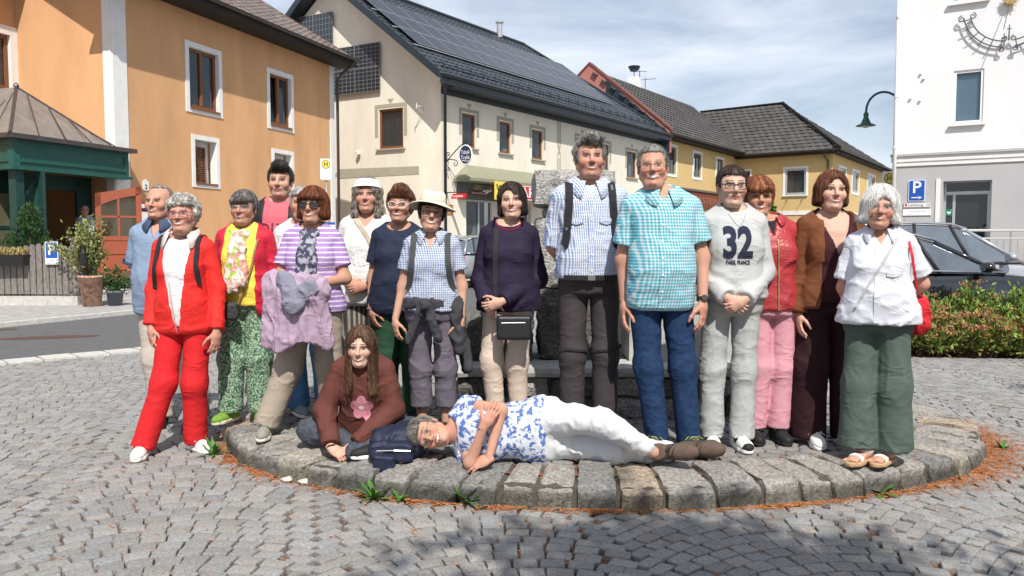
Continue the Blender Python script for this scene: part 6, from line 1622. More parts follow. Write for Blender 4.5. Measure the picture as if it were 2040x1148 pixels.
top(p, 'jacket', cloth('black_shell', (.022, .022, .025), .1, .6), off=.018, sleeve=('long', .97), loose=.02, hem=.80, neck=('round', .10, .085), carve=open_front(.10, .085, .8, 1.42), amp=.016)
for x, yw in ((-.20, 10), (.02, -6)): shoe(p, 'sneaker', (x, 0, 0), yw, kb, k_sole)
# 5 grey haired woman at the back
p = person(-1.50, 5.72, PZ2, 1.61, 'grey haired woman in white shirt and jeans half hidden behind the striped shirt', skin=SKT, bust=1.0, w=1.03,
           face=dict(smile=.7, teeth=.4, squint=.8, brow=(.2, .17, .15), brow_w=.5), hair=dict(style='short', vol=.016, col=(.30, .29, .275), col2=(.60, .59, .57), hairline=.062, side=.014, nape=.08, ears=0, fringe=0), head=(8, -3, 4), leg_l=[(-.07, 0, .48), (-.04, .0, .08)], leg_r=[(.15, 0, .48), (.17, .03, .08)])
trousers(p, cloth('blue_denim', (.085, .19, .36), .2, scale=60.), r=(0.097, .085, .088), hem=.06)
top(p, 'white_blouse', cloth('white_cotton', (.72, .73, .75), .03), sleeve=('short', .8), loose=.04, hem=.85, neck=('round', .08, .06))
mgy = cloth('grey_slip_on', (.20, .25, .26)); 
shoe(p, 'sneaker', (-.04, -.02, 0), 35, mgy, w_sole); shoe(p, 'sneaker', (.17, .02, 0), -5, mgy, w_sole)
# 6 woman in the striped shirt
p = person(-1.28, 5.15, PZ2, 1.57, 'woman with auburn bob, sunglasses and purple striped shirt holding a lilac jacket', skin=SKT, bust=1.15, w=1.08, belly=.02, hs=1.05, armw=1.15,
           arm_l=[(-0.219, -.02, 1.10), (-.03, -.245, 1.03)], arm_r=[(0.228, -.01, 1.09), (.06, -.25, 1.055)], hand_l={'D': (1, -.15, .1), 'N': (0, 1, .2), 'pose': 'curl'}, hand_r={'D': (-1, .05, -.25), 'N': (0, 1, .2), 'pose': 'curl'},
           leg_l=[(-.175, -.03, .46), (-.315, -.08, .08)], leg_r=[(.10, .03, .48), (.10, .12, .08)],
           face=dict(smile=.6, teeth=.45, lip=(.42, .13, .12), squint=.9), hair=dict(style='bob', vol=.018, col=(.10, .030, .014), col2=(.26, .085, .035), len=.075, hairline=.060, bangs=.018, open=.056), head=(-3, -4, 0), head_at=(.012, -.01, 0))
mk = cloth('taupe_chino', (.33, .28, .225)); trousers(p, mk, r=(0.109, .092, .084), hem=.075, amp=.015)
ms_ = pattern('lilac_stripe', 'hstripe', (.38, .23, .52), (.72, .68, .76), f=30., w=.30); top(p, 'striped_shirt', ms_, sleeve=('short', .72), loose=.03, hem=.86, neck=('round', .085, .065), flare=.016)
scarf(p, pattern('navy_print', 'print', (.055, .06, .10), (.36, .36, .42), f=30., w=.52), [(-.012, 1.13, .034, .05), (.03, 1.16, .03, .04)], (.086, .088, .030))
glasses(p, mat('tort_frame', (.03, .015, .01), .3, spec=.5), 'rect', M_shade, 1.05)
watch(p, 'r', cloth('white_strap', (.7, .7, .68)), .84, M_silv)
# lilac jacket hanging over the forearms
g = G3((-.30, -.42, .55), (.26, -.02, 1.17), .010); d = None
d = cap(g, (-.22, -.16, 1.06), (.10, -.27, 1.04), .075, .07, (1, .75, 1.25))
fold_ = [((-.20, -.20, 1.02), (-.24, -.18, .66), .07, .065), ((-.10, -.25, 1.0), (-.13, -.23, .63), .075, .08), ((.02, -.26, 1.0), (.0, -.24, .64), .075, .085), ((.10, -.26, 1.0), (.12, -.22, .67), .06, .065)]
for a, b_, r0, r1 in fold_: d = smin(d, cap(g, a, b_, r0, r1, (1.1, .62, 1)), .05)
d = smax(d, .63 + .05 * np.sin(13 * g.X + 1.2) - .12 * g.X - g.Z, .008)
V, F = nets(g, d); V = folds(V, F, .020, (22, 18, 3.0), 4.4, .6)
lj = put(p, 'lilac_jacket', V, F, cloth('lilac_shell', (.37, .27, .36), .06, .6))
g = G3((-.24, -.40, .80), (.14, -.1, 1.16), .010); d = smin(cap(g, (-.12, -.27, 1.10), (-.05, -.31, .93), .055, .05, (1.2, .6, 1)), cap(g, (-.05, -.31, .93), (.06, -.31, 1.05), .05, .05, (1.2, .6, 1)), .05); V, F = nets(g, d); V = folds(V, F, .02, (13, 13, 8), 2.2)
meshobj('jacket_lining', V, F, cloth('grey_lining', (.20, .20, .26)), lj, True); promote(p, lj, 'lilac jacket with grey lining draped over the arms of the striped woman', 'jacket')
promote(p, soft_box(p, 'white_bag', (-.27, .03, .66), (.05, .04, .10), cloth('white_nylon', (.60, .60, .60)), .035, .011, None, None, .016), 'small white bag hanging behind the lilac jacket', 'bag')
M_soleg = cloth('pale_sole', (.68, .66, .60)); mgs = cloth('grey_knit', (.25, .24, .21), .12)
shoe(p, 'sneaker', (-.32, -.09, 0), 6, mgs, M_soleg, mgs); shoe(p, 'sneaker', (.10, .12, 0), -18, mgs, M_soleg, mgs)
# 7 woman with the headband
p = person(-1.05, 5.85, PZ2, 1.68, 'woman with long wavy grey hair, wide white headband and white blouse', skin=SKR, bust=1.15, w=1.12, belly=.03, hs=1.06,
           arm_l=[(-0.224, .03, 1.10), (-.10, -.19, .95)], arm_r=[(0.232, .03, 1.10), (.02, -.2, .94)], hand_l={'D': (.9, -.2, -.3), 'N': (0, 1, .1), 'pose': 'curl'}, hand_r={'D': (-.9, -.15, -.25), 'N': (0, 1, .1), 'pose': 'curl'},
           face=dict(smile=.9, teeth=.25, squint=.9, blush=1.4, wide=1.05), hair=dict(style='bob', vol=.022, col=(.15, .125, .095), col2=(.42, .38, .32), len=.16, spread=.012, hairline=.064, open=.060, wave=.7), head=(2, -3, 0))
trousers(p, pattern('zebra', 'vstripe', (.06, .055, .05), (.30, .27, .23), f=26., w=.45), r=(0.110, .11, .11), hem=.07)
top(p, 'white_blouse', cloth('white_linen', (.66, .66, .65), .03), sleeve=('long', .55), loose=.05, hem=.76, neck=('v', 1.345, .7), amp=.018)
T = p['T']
pts = [T(np.array([[(.093) * math.sin(t), .018 - .112 * math.cos(t), .075 + .012 * math.cos(t)]]))[0] for t in np.linspace(0, 2 * math.pi, 29)[:-1]]
c0 = T(np.array([[0, .018, .04]]))[0]; band(p, 'headband', pts, .062, .004, MATS['cloth_white_linen'], None, [q - c0 for q in pts], True)
strap(p, 'bag_strap', [(-.075, 1.42, 0), (.02, 1.30, 0), (.10, 1.15, 0), (.16, .98, 0)], .03, .005, cloth('beige_strap', (.45, .38, .28)))
patch_on(p, 'embroidery', [(-.02 + .075 * math.cos(t) * (1 + .2 * math.sin(5 * t)), 1.14 + .06 * math.sin(t)) for t in np.linspace(0, 2 * math.pi, 22)[:-1]], cloth('silver_embroidery', (.58, .58, .58), .5, scale=90.))
patch_on(p, 'print', [(-.12, 1.02), (-.10, 1.05), (-.07, .98), (-.06, .88), (-.09, .86), (-.12, .92)], cloth('yellow_print', (.66, .60, .14)))
for x in (-.1, .1): shoe(p, 'sneaker', (x, 0, 0), 0, kb, k_sole)
# 8 woman in the navy tee
p = person(-.775, 5.52, PZ2, 1.585, 'woman with short auburn hair, pale framed glasses and navy tee shirt', skin=SKT, bust=1.15, w=1.08, belly=.02, hs=1.06, armw=1.1,
           arm_l=[(-0.202, .03, 1.06), (-.20, -.06, .83)], arm_r=[(0.215, .05, 1.08), (.22, .03, .84)], hand_l={'D': (.25, -.1, -1), 'N': (.8, .5, 0)}, head=(-4, -5, 3), head_at=(.008, -.02, 0),
           face=dict(smile=.8, teeth=.6, squint=.8, lip=(.40, .10, .10)), hair=dict(style='short', vol=.024, col=(.075, .028, .015), col2=(.22, .09, .05), hairline=.060, quiff=.016, side=.016, nape=.07, ears=0))
trousers(p, cloth('bottle_green', (.018, .055, .03), .15), r=(0.101, .09, .085), hem=.06)
top(p, 'navy_tee', cloth('navy_knit', (.018, .024, .048), .1), sleeve=('short', .66), loose=.04, hem=.78, neck=('round', .098, .085), amp=.014, flare=.02)
print_on(p, 'print', '~v~', .06, 1.18, .06, cloth('pale_blue_ink', (.3, .5, .55)))
glasses(p, mat('ivory_frame', (.62, .52, .45), .35, spec=.5), 'cat', None, 1.05, .003)
a = arm_pts(p, 'l'); c = a[2] - (a[2] - a[1]) * .06; pts = [c + np.array([.031 * math.cos(t), .031 * math.sin(t), 0]) for t in np.linspace(0, 2 * math.pi, 15)[:-1]]; band(p, 'bracelet', pts, .012, .004, M_silv, None, [q - c for q in pts], True)
for x in (-.1, .1): shoe(p, 'sneaker', (x, 0, 0), 0, kb, k_sole)
# 9 woman with the sun hat
p = person(-.515, 5.15, PZ2, 1.515, 'smiling woman in cream sun hat and small check shirt with a rucksack', skin=SK, bust=1.0, w=1.08, hs=1.06, armw=1.1,
           arm_l=[(-0.211, .03, 1.07), (-.262, -.03, .83)], arm_r=[(0.215, .03, 1.07), (.215, -.05, .82)], hand_l={'D': (.08, -.12, -1), 'N': (.75, .6, 0)}, hand_r={'D': (-.15, -.12, -1), 'N': (-.75, .6, 0)},
           leg_l=[(-.085, -.01, .48), (-.075, .0, .08)], leg_r=[(.095, -.01, .48), (.10, .0, .08)],
           face=dict(smile=1.0, teeth=.8, squint=.9, brow=(.04, .03, .025)), hair=dict(style='short', vol=.016, col=(.022, .017, .015), col2=(.06, .05, .045), hairline=.055, side=.014, nape=.10, ears=0), head=(8, -6, 7), head_at=(-.012, -.02, 0))
mc_ = cloth('grey_mauve', (.115, .10, .125), .12); trousers(p, mc_, r=(0.090, .078, .078), hem=.20, amp=.022)
mc2 = pattern('navy_check', 'check', (.62, .66, .74), (.10, .16, .34), f=62., w=.45); top(p, 'check_shirt', mc2, sleeve=('short', .62), loose=.02, hem=.90, neck=('v', 1.34, .45), flare=.018)
collar(p, mc2, .074, 1.455, .045, 46, 1.3); placket(p, mc2, .92, 1.33)
# dark jacket tied round the waist
g = G3((-.29, -.26, .40), (.30, .24, 1.02), .011); d = smax(smax(torso(g, p, .034), np.abs(g.Z - .955) - .045, .02), -torso(g, p, .004), .004)
d = smin(d, ell(g, (-.03, -.185, .945), (.045, .035, .04)), .02)
d = smin(d, cap(g, (-.05, -.18, .94), (-.155, -.15, .70), .03, .034, (1, .6, 1)), .02); d = smin(d, cap(g, (-.01, -.18, .94), (.05, -.17, .72), .03, .036, (1, .6, 1)), .02)
d = smin(d, cap(g, (.16, -.05, .93), (.20, -.06, .62), .055, .05, (1, .8, 1)), .04); d = smin(d, cap(g, (.17, .06, .93), (.25, .05, .48), .06, .05, (.8, 1, 1)), .04)
V, F = nets(g, d); V = folds(V, F, .018, (13, 13, 6), 9.1); put(p, 'tied_jacket', V, F, cloth('charcoal_fleece', (.045, .045, .05), .15))
bag = promote(p, soft_box(p, 'backpack', (0, .20, 1.18), (.15, .08, .22), MATS['cloth_charcoal_fleece'], .05, .014), 'dark rucksack with grey straps on the woman in the sun hat', 'backpack')
for s in (-1, 1): shoulder_strap(p, s, cloth('grey_strap', (.055, .06, .06)), x=.12, z_end=1.05, w=.042, xe=.165, parent=bag)
glasses(p, M_blackp, 'rect', None, .95, .0018)
# hat: crown, band and brim
def hat(p, m, mb):
    T = p['T']; prof = [(.168, .046), (.165, .052), (.125, .066), (.098, .074), (.093, .084), (.090, .115), (.084, .140), (.070, .158), (.040, .162), (.012, .156)]
    V = []; F = []; n = 40
    for i, (r_, z) in enumerate(prof):
        for k in range(n):
            a_ = 2 * math.pi * k / n; wv = .010 * math.sin(2 * a_ + .6) * max(0, (r_ - .1) / .06); V.append((r_ * math.sin(a_) * .94, .015 + r_ * math.cos(a_) * 1.1, z + wv - (.012 * math.cos(a_) ** 2 if r_ < .08 else 0)))
    for i in range(len(prof) - 1):
        for k in range(n): F.append((i * n + k, i * n + (k + 1) % n, (i + 1) * n + (k + 1) % n, (i + 1) * n + k))
    F.append(tuple(range((len(prof) - 1) * n, len(prof) * n)))
    o = meshobj('sun_hat', T(np.array(V)), F, m, p['root'], True); md = o.modifiers.new('thickness', 'SOLIDIFY'); md.thickness = .004
    pts = [T(np.array([[.0955 * math.sin(a_) * .94, .015 + .0955 * math.cos(a_) * 1.1, .088]]))[0] for a_ in np.linspace(0, 2 * math.pi, 33)[:-1]]
    c_ = T(np.array([[0, .015, .088]]))[0]; band(p, 'hat_band', pts, .022, .003, mb, o, [q - c_ for q in pts], True)
hat(p, cloth('cream_straw', (.70, .64, .50), .08, bs=300.), cloth('cream_band', (.60, .53, .40)))
band(p, 'necklace', [onto(p, x, z, False, .006) for x, z in ((-.05, 1.43), (-.035, 1.39), (0, 1.355), (.035, 1.39), (.05, 1.43))], .006, .003, M_blackp)
for x in (-.075, .10): shoe(p, 'sneaker', (x, 0, 0), 0, kb, k_sole)
# 10 woman in the navy sweater
p = person(-.02, 5.28, PZ2, 1.61, 'smiling woman with dark bob, navy sweater and black crossbody bag', skin=SKP, bust=.95, w=1.06, hs=1.05,
           arm_l=[(-.198, .02, 1.04), (-.15, -.15, .90)], arm_r=[(.205, .03, 1.05), (-.05, -.215, .91)], hand_l={'D': (.35, -.25, -.8), 'N': (.5, .8, .2), 'pose': 'curl'}, hand_r={'D': (-.9, -.15, -.35), 'N': (.0, 1, .2), 'pose': 'curl'},
           leg_l=[(-.125, -.02, .48), (-.085, .0, .08)], leg_r=[(.055, .0, .47), (.07, .03, .08)], slope=.012,
           face=dict(smile=.9, teeth=.7, squint=.6, brow=(.04, .03, .025)), hair=dict(style='bob', vol=.012, col=(.022, .014, .011), col2=(.065, .045, .038), len=.085, hairline=.075, open=.058, part=-.05), head=(-4, -3, -4), head_at=(.03, -.005, 0))
trousers(p, cloth('sand', (.56, .45, .37), .05), r=(0.090, .074, .058), hem=.07, amp=.012)
mn = cloth('navy_fine_knit', (.020, .014, .034), .1); top(p, 'sweater', mn, off=.014, sleeve=('long', .97), loose=.03, hem=.83, neck=('round', .10, .082), amp=.013, puff=.012)
pts = [onto(p, x, z, False, .003) for x, z in zip(.098 * np.cos(np.linspace(math.pi * .96, math.pi * 2.04, 19)), 1.470 + .078 * np.sin(np.linspace(math.pi * .96, math.pi * 2.04, 19)))]
band(p, 'neck_trim', pts, .014, .003, cloth('wine_trim', (.13, .012, .035)))
bag = soft_box(p, 'shoulder_bag', (.035, -.215, .735), (.118, .035, .082), M_leather, .022)
MB().tube([(-.05, -.252, .77), (.11, -.252, .772)], .004, 5, world=True).obj('zip', M_silv, bag); MB().tube([(-.085, -.225, .80), (-.09, -.2, .87)], .008, 5, world=True).obj('strap_loop', M_leather, bag)
MB().tube([(.155, -.225, .79), (.17, -.17, .86)], .008, 5, world=True).obj('strap_loop', M_leather, bag)
strap(p, 'bag_strap', [(-.085, 1.40, 0), (-.09, 1.25, 0), (-.095, 1.08, 0), (-.09, .92, 0), (-.085, .83, 0)], .034, .005, cloth('black_webbing', (.025, .025, .028)), bag, lift=.008); promote(p, bag, 'black leather shoulder bag with silver zip on the woman in navy', 'bag')
for x, y in ((-.085, 0), (.07, .03)): shoe(p, 'sneaker', (x, y, 0), 0, kb, k_sole)
# 11 tall man
p = person(.485, 5.06, PZ2, 1.885, 'tall man with tousled grey hair, striped shirt and rucksack straps', fem=False, skin=SKR, belly=.005, w=1.0, sw=.160,
           arm_l=[(-.196, .05, 1.09), (-.10, .19, .92)], arm_r=[(.200, .05, 1.09), (.10, .19, .92)], hand_l={'D': (1, .2, -.2), 'N': (0, 1, 0)}, hand_r={'D': (-1, .2, -.2), 'N': (0, 1, 0)},
           leg_l=[(-.092, 0, .48), (-.092, .02, .08)], leg_r=[(.095, 0, .48), (.095, .02, .08)],
           face=dict(smile=.6, teeth=.35, squint=.9, beard=.35, brow=(.12, .10, .09), blush=1.3), hair=dict(style='curly', vol=.012, col=(.13, .125, .12), col2=(.42, .41, .40), hairline=.074, side=.03, quiff=.004, wave=.5), head=(2, -3, 0))
mt = cloth('brown_grey', (.050, .041, .044), .06); trousers(p, mt, r=(.088, .072, .074), hem=.05, amp=.014)
for a_, s in ((leg_pts(p, 'l'), -1), (leg_pts(p, 'r'), 1)):
    c = a_[1] + np.array([0, 0, .035]); pts = [c + .092 * np.array([math.cos(t), math.sin(t), .12 * math.cos(t) * s]) for t in np.linspace(0, 2 * math.pi, 23)[:-1]]; band(p, 'zip_off_seam', pts, .012, .003, cloth('dark_seam', (.03, .026, .028)), None, [q - c for q in pts], True)
mst = pattern('blue_white_stripe', 'plaid', (.20, .29, .52), (.66, .69, .76), f=92., w=.5, c3=(.70, .70, .72), f2=60.); top(p, 'striped_shirt', mst, off=.012, sleeve=('short', 1.0), loose=.025, hem=.915, neck=('v', 1.385, .5), amp=.016, flare=.018)
top(p, 'undershirt', cloth('pale_undershirt', (.62, .62, .66)), off=.003, sleeve=('none', 0), hem=1.2, neck=('round', .072, .05), amp=.0, keep=False)
collar(p, mst, .078, 1.452, .05, 36, 1.3, tip=.055); placket(p, mst, .93, 1.37)
for s in (-1, 1):
    zt = 1.245; fl = [(s * .045, zt), (s * .125, zt + .008), (s * .125, zt - .018), (s * .085, zt - .032), (s * .045, zt - .02)]; patch_on(p, 'pocket_flap', fl, mst, .010)
buttons(p, (1.33, 1.24, 1.14, 1.05, .96), 0., cloth('pale_button', (.6, .62, .68)))
blk = cloth('black_strap', (.02, .02, .024)); bag = promote(p, soft_box(p, 'backpack', (0, .20, 1.18), (.15, .09, .24), blk, .05, .014), 'black rucksack with wide straps on the tall man', 'backpack')
for s in (-1, 1):
    shoulder_strap(p, s, blk, x=.118, z_end=1.10, w=.042, xe=.145, parent=bag); shoulder_strap(p, s, cloth('grey_tape', (.14, .14, .15)), x=.119, z_end=1.20, w=.012, xe=.135, parent=bag)
pts = [onto(p, x, .922 + .0 * x, False, .004) for x in np.linspace(-.15, .15, 20)]; band(p, 'belt', pts, .028, .003, M_leather); MB().box(-.02, .02, onto(p, 0, .922)[1] - .008, onto(p, 0, .922)[1] - .003, .908, .936).obj('buckle', mat('steel', (.3, .3, .3), .3, metal=.8), p['root'])
for x in (-.08, .085): shoe(p, 'boot', (x, 0, 0), 0, kb, k_sole)
# 12 man in the turquoise shirt
p = person(.875, 4.72, PZ2, 1.795, 'man with short grey hair, glasses and turquoise check shirt with jeans', fem=False, skin=SKR, belly=.04, w=1.0, sw=.164,
           arm_l=[(-.205, .05, 1.08), (-.195, .04, .84)], arm_r=[(.232, .01, 1.09), (.222, -.06, .85)], hand_l={'D': (-.1, -.1, -1)}, hand_r={'D': (.02, -.08, -1), 'N': (-.8, .6, 0)},
           leg_l=[(-.065, 0, .48), (-.01, .0, .08)], leg_r=[(.13, 0, .48), (.165, .0, .08)],
           face=dict(smile=1.0, teeth=.9, squint=.8, brow=(.16, .13, .11), brow_w=.6, blush=1.4, chin2=1), hair=dict(style='short', vol=.008, col=(.11, .10, .095), col2=(.30, .28, .27), hairline=.076, side=.034, n=500, ll=.025), head=(-10, -3, -2), head_at=(-.045, 0, 0))
mj = cloth('dark_denim', (.013, .033, .085), .35, scale=40.); trousers(p, mj, r=(0.092, .074, .066), hem=.055, amp=.015, waist=.98)
mq = pattern('turquoise_check', 'check', (.62, .69, .71), (.045, .38, .50), f=58., w=.55); top(p, 'check_shirt', mq, off=.014, sleeve=('short', .72), loose=.022, hem=.80, neck=('v', 1.40, .55), amp=.014, flare=.022)
collar(p, mq, .082, 1.455, .05, 30, 1.1, tip=.045); placket(p, mq, .82, 1.39, -.02); buttons(p, (1.36, 1.27, 1.18, 1.09, 1.0, .91), -.02)
glasses(p, M_gold2, 'rect', None, .95, .0016); watch(p, 'r', M_blackp, .95)
MB().tube([(.20, -.075, .725), (.212, -.07, .724)], .009, 6, world=True).obj('ring', M_gold2, p['root'])
mb = mat('hiking_shoe', (.055, .05, .042), .8, .3, 40.); lime = cloth('lime_lace', (.30, .34, .12))
shoe(p, 'sneaker', (-.01, .0, 0), -24, mb, k_sole, lime, 1.08); shoe(p, 'sneaker', (.165, .0, 0), 14, mb, k_sole, lime, 1.08)
# 13 girl in the grey sweatshirt
p = person(1.325, 4.82, PZ2, 1.68, 'girl with dark framed glasses in grey sweatshirt numbered 32 and pale jeans', skin=SKP, bust=.75, w=1.02, hs=1.05,
           arm_l=[(-.178, .02, 1.06), (-.07, -.17, .925)], arm_r=[(.195, .02, 1.07), (.02, -.185, .915)], hand_l={'D': (.75, -.2, -.6), 'N': (.1, 1, .2), 'pose': 'curl'}, hand_r={'D': (-.85, -.1, -.5), 'N': (0, 1, .2), 'pose': 'grip'},
           leg_l=[(-.115, 0, .48), (-.115, .0, .08)], leg_r=[(.08, 0, .48), (.065, -.02, .08)],
           face=dict(smile=.35, teeth=.0, squint=.6, brow=(.05, .035, .03), blush=1.0), hair=dict(style='short', vol=.007, col=(.026, .016, .013), col2=(.075, .05, .042), hairline=.062, side=.03, nape=.05, n=600, ll=.06), head=(-2, -1, 2), head_at=(-.018, 0, 0))
trousers(p, cloth('pale_denim', (.36, .37, .36), .1, scale=50.), r=(.088, .074, .076), hem=.06, amp=.024)
mg_ = cloth('heather_grey', (.43, .44, .44), .06, scale=120.); top(p, 'sweatshirt', mg_, off=.018, sleeve=('long', .95), loose=.025, hem=.915, neck=('round', .078, .052), amp=.012, puff=.008, cuff=.05)
mk_ = cloth('navy_ink', (.022, .026, .05)); print_on(p, 'number', '32', -.012, 1.245, .25, mk_, .010, .175); print_on(p, 'lettering', 'PARIS, FRANCE', -.008, 1.135, .035, mk_, .0012, .14)
glasses(p, M_blackp, 'rect', None, 1.02, .0028); band(p, 'necklace', [onto(p, x, z, False, .004) for x, z in ((-.05, 1.425), (-.03, 1.385), (0, 1.345), (.03, 1.385), (.05, 1.425))], .003, .002, M_silv)
msn = mat('black_white_shoe', (.66, .65, .62), .5, .05)
for (x, y, yw) in ((-.11, .0, -10), (.05, -.02, 3)):
    o = shoe(p, 'sneaker', (x, y, 0), yw, msn, w_sole, wl2); Rm = rot3(yw, 0, 0)
    g = G3((-.06, -.2, .02), (.06, .11, .12), .007); dd = smin(smax(ell(g, (.003, -.105, .035), (.0475, .0835, .0415)), g.Y + .155 - .0, .004), smax(ell(g, (0, .035, .045), (.0395, .0535, .0565)), .01 - g.Y, .004), .003); dd = np.minimum(dd, smax(ell(g, (0, -.045, .05), (.0435, .06, .046)), np.abs(g.Z - .055 + .25 * (g.Y + .05)) - .012, .003))
    V, F = nets(g, dd); meshobj('dark_trim', V @ Rm.T + np.array((x, y, 0)), F, kb, o, True)
# 14 woman in the red leather jacket
p = person(1.612, 4.97, PZ2, 1.62, 'woman with short copper hair, red leather jacket and pink trousers', skin=SKT, bust=.9, w=.98, hs=1.05,
           arm_l=[(-.178, .05, 1.08), (-.12, .14, .88)], arm_r=[(.178, .05, 1.08), (.15, .10, .86)], leg_l=[(-.075, .0, .48), (-.10, .0, .08)], leg_r=[(.075, 0, .48), (.055, -.01, .08)],
           face=dict(smile=.8, teeth=.6, squint=.9, brow=(.12, .06, .04), blush=1.2), hair=dict(style='short', vol=.021, col=(.15, .045, .018), col2=(.36, .14, .065), hairline=.045, fringe=1, side=.018, nape=.07, ears=0), head=(-8, -2, 0), head_at=(-.06, -.01, 0), lean=(-.06, 0))
trousers(p, cloth('rose_cotton', (.56, .27, .32), .06), r=(0.087, .082, .072), hem=.085, amp=.014)
top(p, 'black_top', cloth('black_jersey', (.015, .015, .02)), off=.006, sleeve=('none', 0), hem=1.24, neck=('round', .07, .05), amp=.0, keep=False)
ml_ = mat('red_leather', (.36, .035, .042), .42, .12, 18., .3, 90., spec=.5, bdist=.003); wrinkle(ml_, .5, 14., .008)
top(p, 'leather_jacket', ml_, off=.015, sleeve=('long', .97), loose=.012, hem=.862, neck=('v', 1.33, .28), amp=.016)
collar(p, ml_, .074, 1.455, .03, 40, .8, tip=.03); strap(p, 'zip', [(.0, .87, 0), (-.004, 1.1, 0), (-.014, 1.32, 0)], .007, .003, M_gold2)
for x, yw in ((-.10, -6), (.055, 4)): shoe(p, 'sneaker', (x, 0, 0), yw, kb, k_sole, M_blackp)
# 15 woman in burgundy
p = person(1.953, 4.92, PZ2, 1.655, 'young woman with auburn bob, burgundy waistcoat, brown cardigan and wide dark trousers', skin=SKP, bust=.85, w=1.0, hs=1.05,
           arm_l=[(-.185, .04, 1.04), (-.198, -.02, .82)], arm_r=[(.180, .07, 1.06), (.15, .12, .86)], leg_l=[(-.12, .0, .48), (-.125, .0, .08)], leg_r=[(.12, .0, .48), (.135, .0, .08)],
           face=dict(smile=.8, teeth=.5, squint=.3, brow=(.12, .06, .04), lip=(.46, .06, .06), jaw=.9), hair=dict(style='bob', vol=.012, col=(.095, .032, .016), col2=(.24, .095, .05), len=.075, hairline=.072, open=.058, part=.02), head=(-6, -4, 4), head_at=(-.012, -.005, 0))
mbu = cloth('burgundy', (.045, .012, .016), .1); mbd = cloth('dark_burgundy', (.026, .008, .011), .1)
trousers(p, mbd, r=(0.097, .108, .112), hem=.035, amp=.02, freq=(11, 11, 3), waist=1.0)
top(p, 'waistcoat', mbu, off=.012, sleeve=('none', 0), loose=.02, hem=.90, neck=('v', 1.19, .42), amp=.008)
buttons(p, (1.17, 1.13, 1.09, 1.05, 1.01), 0., M_whs, .006)
top(p, 'cardigan', cloth('rust_brown', (.15, .055, .024), .15, .9, .5, 250.), off=.022, sleeve=('long', .98), loose=.03, hem=.86, neck=('round', .12, .12), carve=open_front(.13, .10, .86, 1.42, .02), amp=.014, puff=.015, cuff=.06)
band(p, 'necklace', [onto(p, x, z, False, .003, -.07) for x, z in ((-.045, 1.40), (-.025, 1.36), (0, 1.335), (.025, 1.36), (.045, 1.40))], .003, .002, M_gold2)
for x, yw in ((-.095, -10), (.085, 8)): shoe(p, 'sneaker', (x, -.045, 0), yw, mw, w_sole, wl2)
# 16 white haired woman
p = person(2.06, 4.5, PZ2, 1.53, 'white haired woman in white shirt and wide dark green trousers with a red bag', yaw=-24, skin=SKR, bust=1.1, w=1.08, belly=.03, hs=1.08, armw=1.12,
           arm_l=[(-.205, .03, 1.09), (-.16, .12, .90)], arm_r=[(.245, .09, 1.12), (.13, .22, .96)], hand_r={'D': (-.8, .5, -.3), 'N': (0, 1, 0)}, hand_l={'D': (.5, .5, -.5), 'N': (0, 1, 0)},
           leg_l=[(-.10, 0, .48), (-.10, -.02, .08)], leg_r=[(.10, .0, .48), (.115, .02, .08)],
           face=dict(smile=.5, teeth=.3, squint=.9, brow=(.45, .42, .38), brow_w=.4, blush=1.3, wide=1.04), hair=dict(style='bob', vol=.022, col=(.72, .71, .69), col2=(.88, .87, .85), rad=.0011, n=900, len=.078, hairline=.060, open=.055, wild=.9, spread=.014, wave=.15, part=.03), head=(2, -3, 4), head_at=(-.015, -.02, 0))
trousers(p, cloth('dark_sage', (.075, .105, .088), .1), r=(.095, .100, .118), hem=.085, amp=.03, freq=(11, 11, 2.2), waist=1.0, k=.025)
mww = cloth('white_shirt', (.61, .63, .69), .03); top(p, 'white_shirt', mww, off=.014, sleeve=('short', .80), loose=.05, hem=.875, neck=('v', 1.36, .5), amp=.018, flare=.022)
collar(p, mww, .075, 1.455, .045, 50, 1.3); placket(p, mww, .89, 1.35, -.01); patch_on(p, 'pocket_flap', [(.04, 1.20), (.11, 1.205), (.11, 1.175), (.075, 1.165), (.04, 1.172)], mww, .006)
strap(p, 'grey_strap', [(.10, 1.41, 0), (.03, 1.28, 0), (-.06, 1.12, 0), (-.13, .98, 0)], .016, .004, cloth('grey_webbing', (.42, .42, .44)))
rd = cloth('red_bag', (.52, .02, .03), .08, .6); bg = soft_box(p, 'red_bag', (.20, .17, .92), (.10, .085, .125), rd, .07, .011, None, None, .014)
a = arm_pts(p, 'r'); band(p, 'bag_strap', [np.array(q) for q in ((.13, .03, 1.425), (.155, -.045, 1.39), (.175, -.085, 1.30), (.19, -.08, 1.20), (.21, .0, 1.10), (.215, .09, 1.02))], .016, .005, rd, bg, [(.5, -.3, 1), (.5, -1, .6), (.6, -1, 0), (.7, -1, 0), (1, -.6, 0), (1, -.3, 0)]); promote(p, bg, 'bright red cloth bag behind the hip of the white haired woman', 'bag')
glasses(p, M_silv, 'oval', None, 1.0, .0012)
tan = cloth('tan_sole', (.42, .27, .15)); wsn = mat('white_strap', (.78, .77, .75), .5)
shoe(p, 'sandal', (-.06, -.07, 0), -30, wsn, tan, None, 1.02); shoe(p, 'sandal', (.07, -.02, 0), -26, wsn, tan, None, .98)
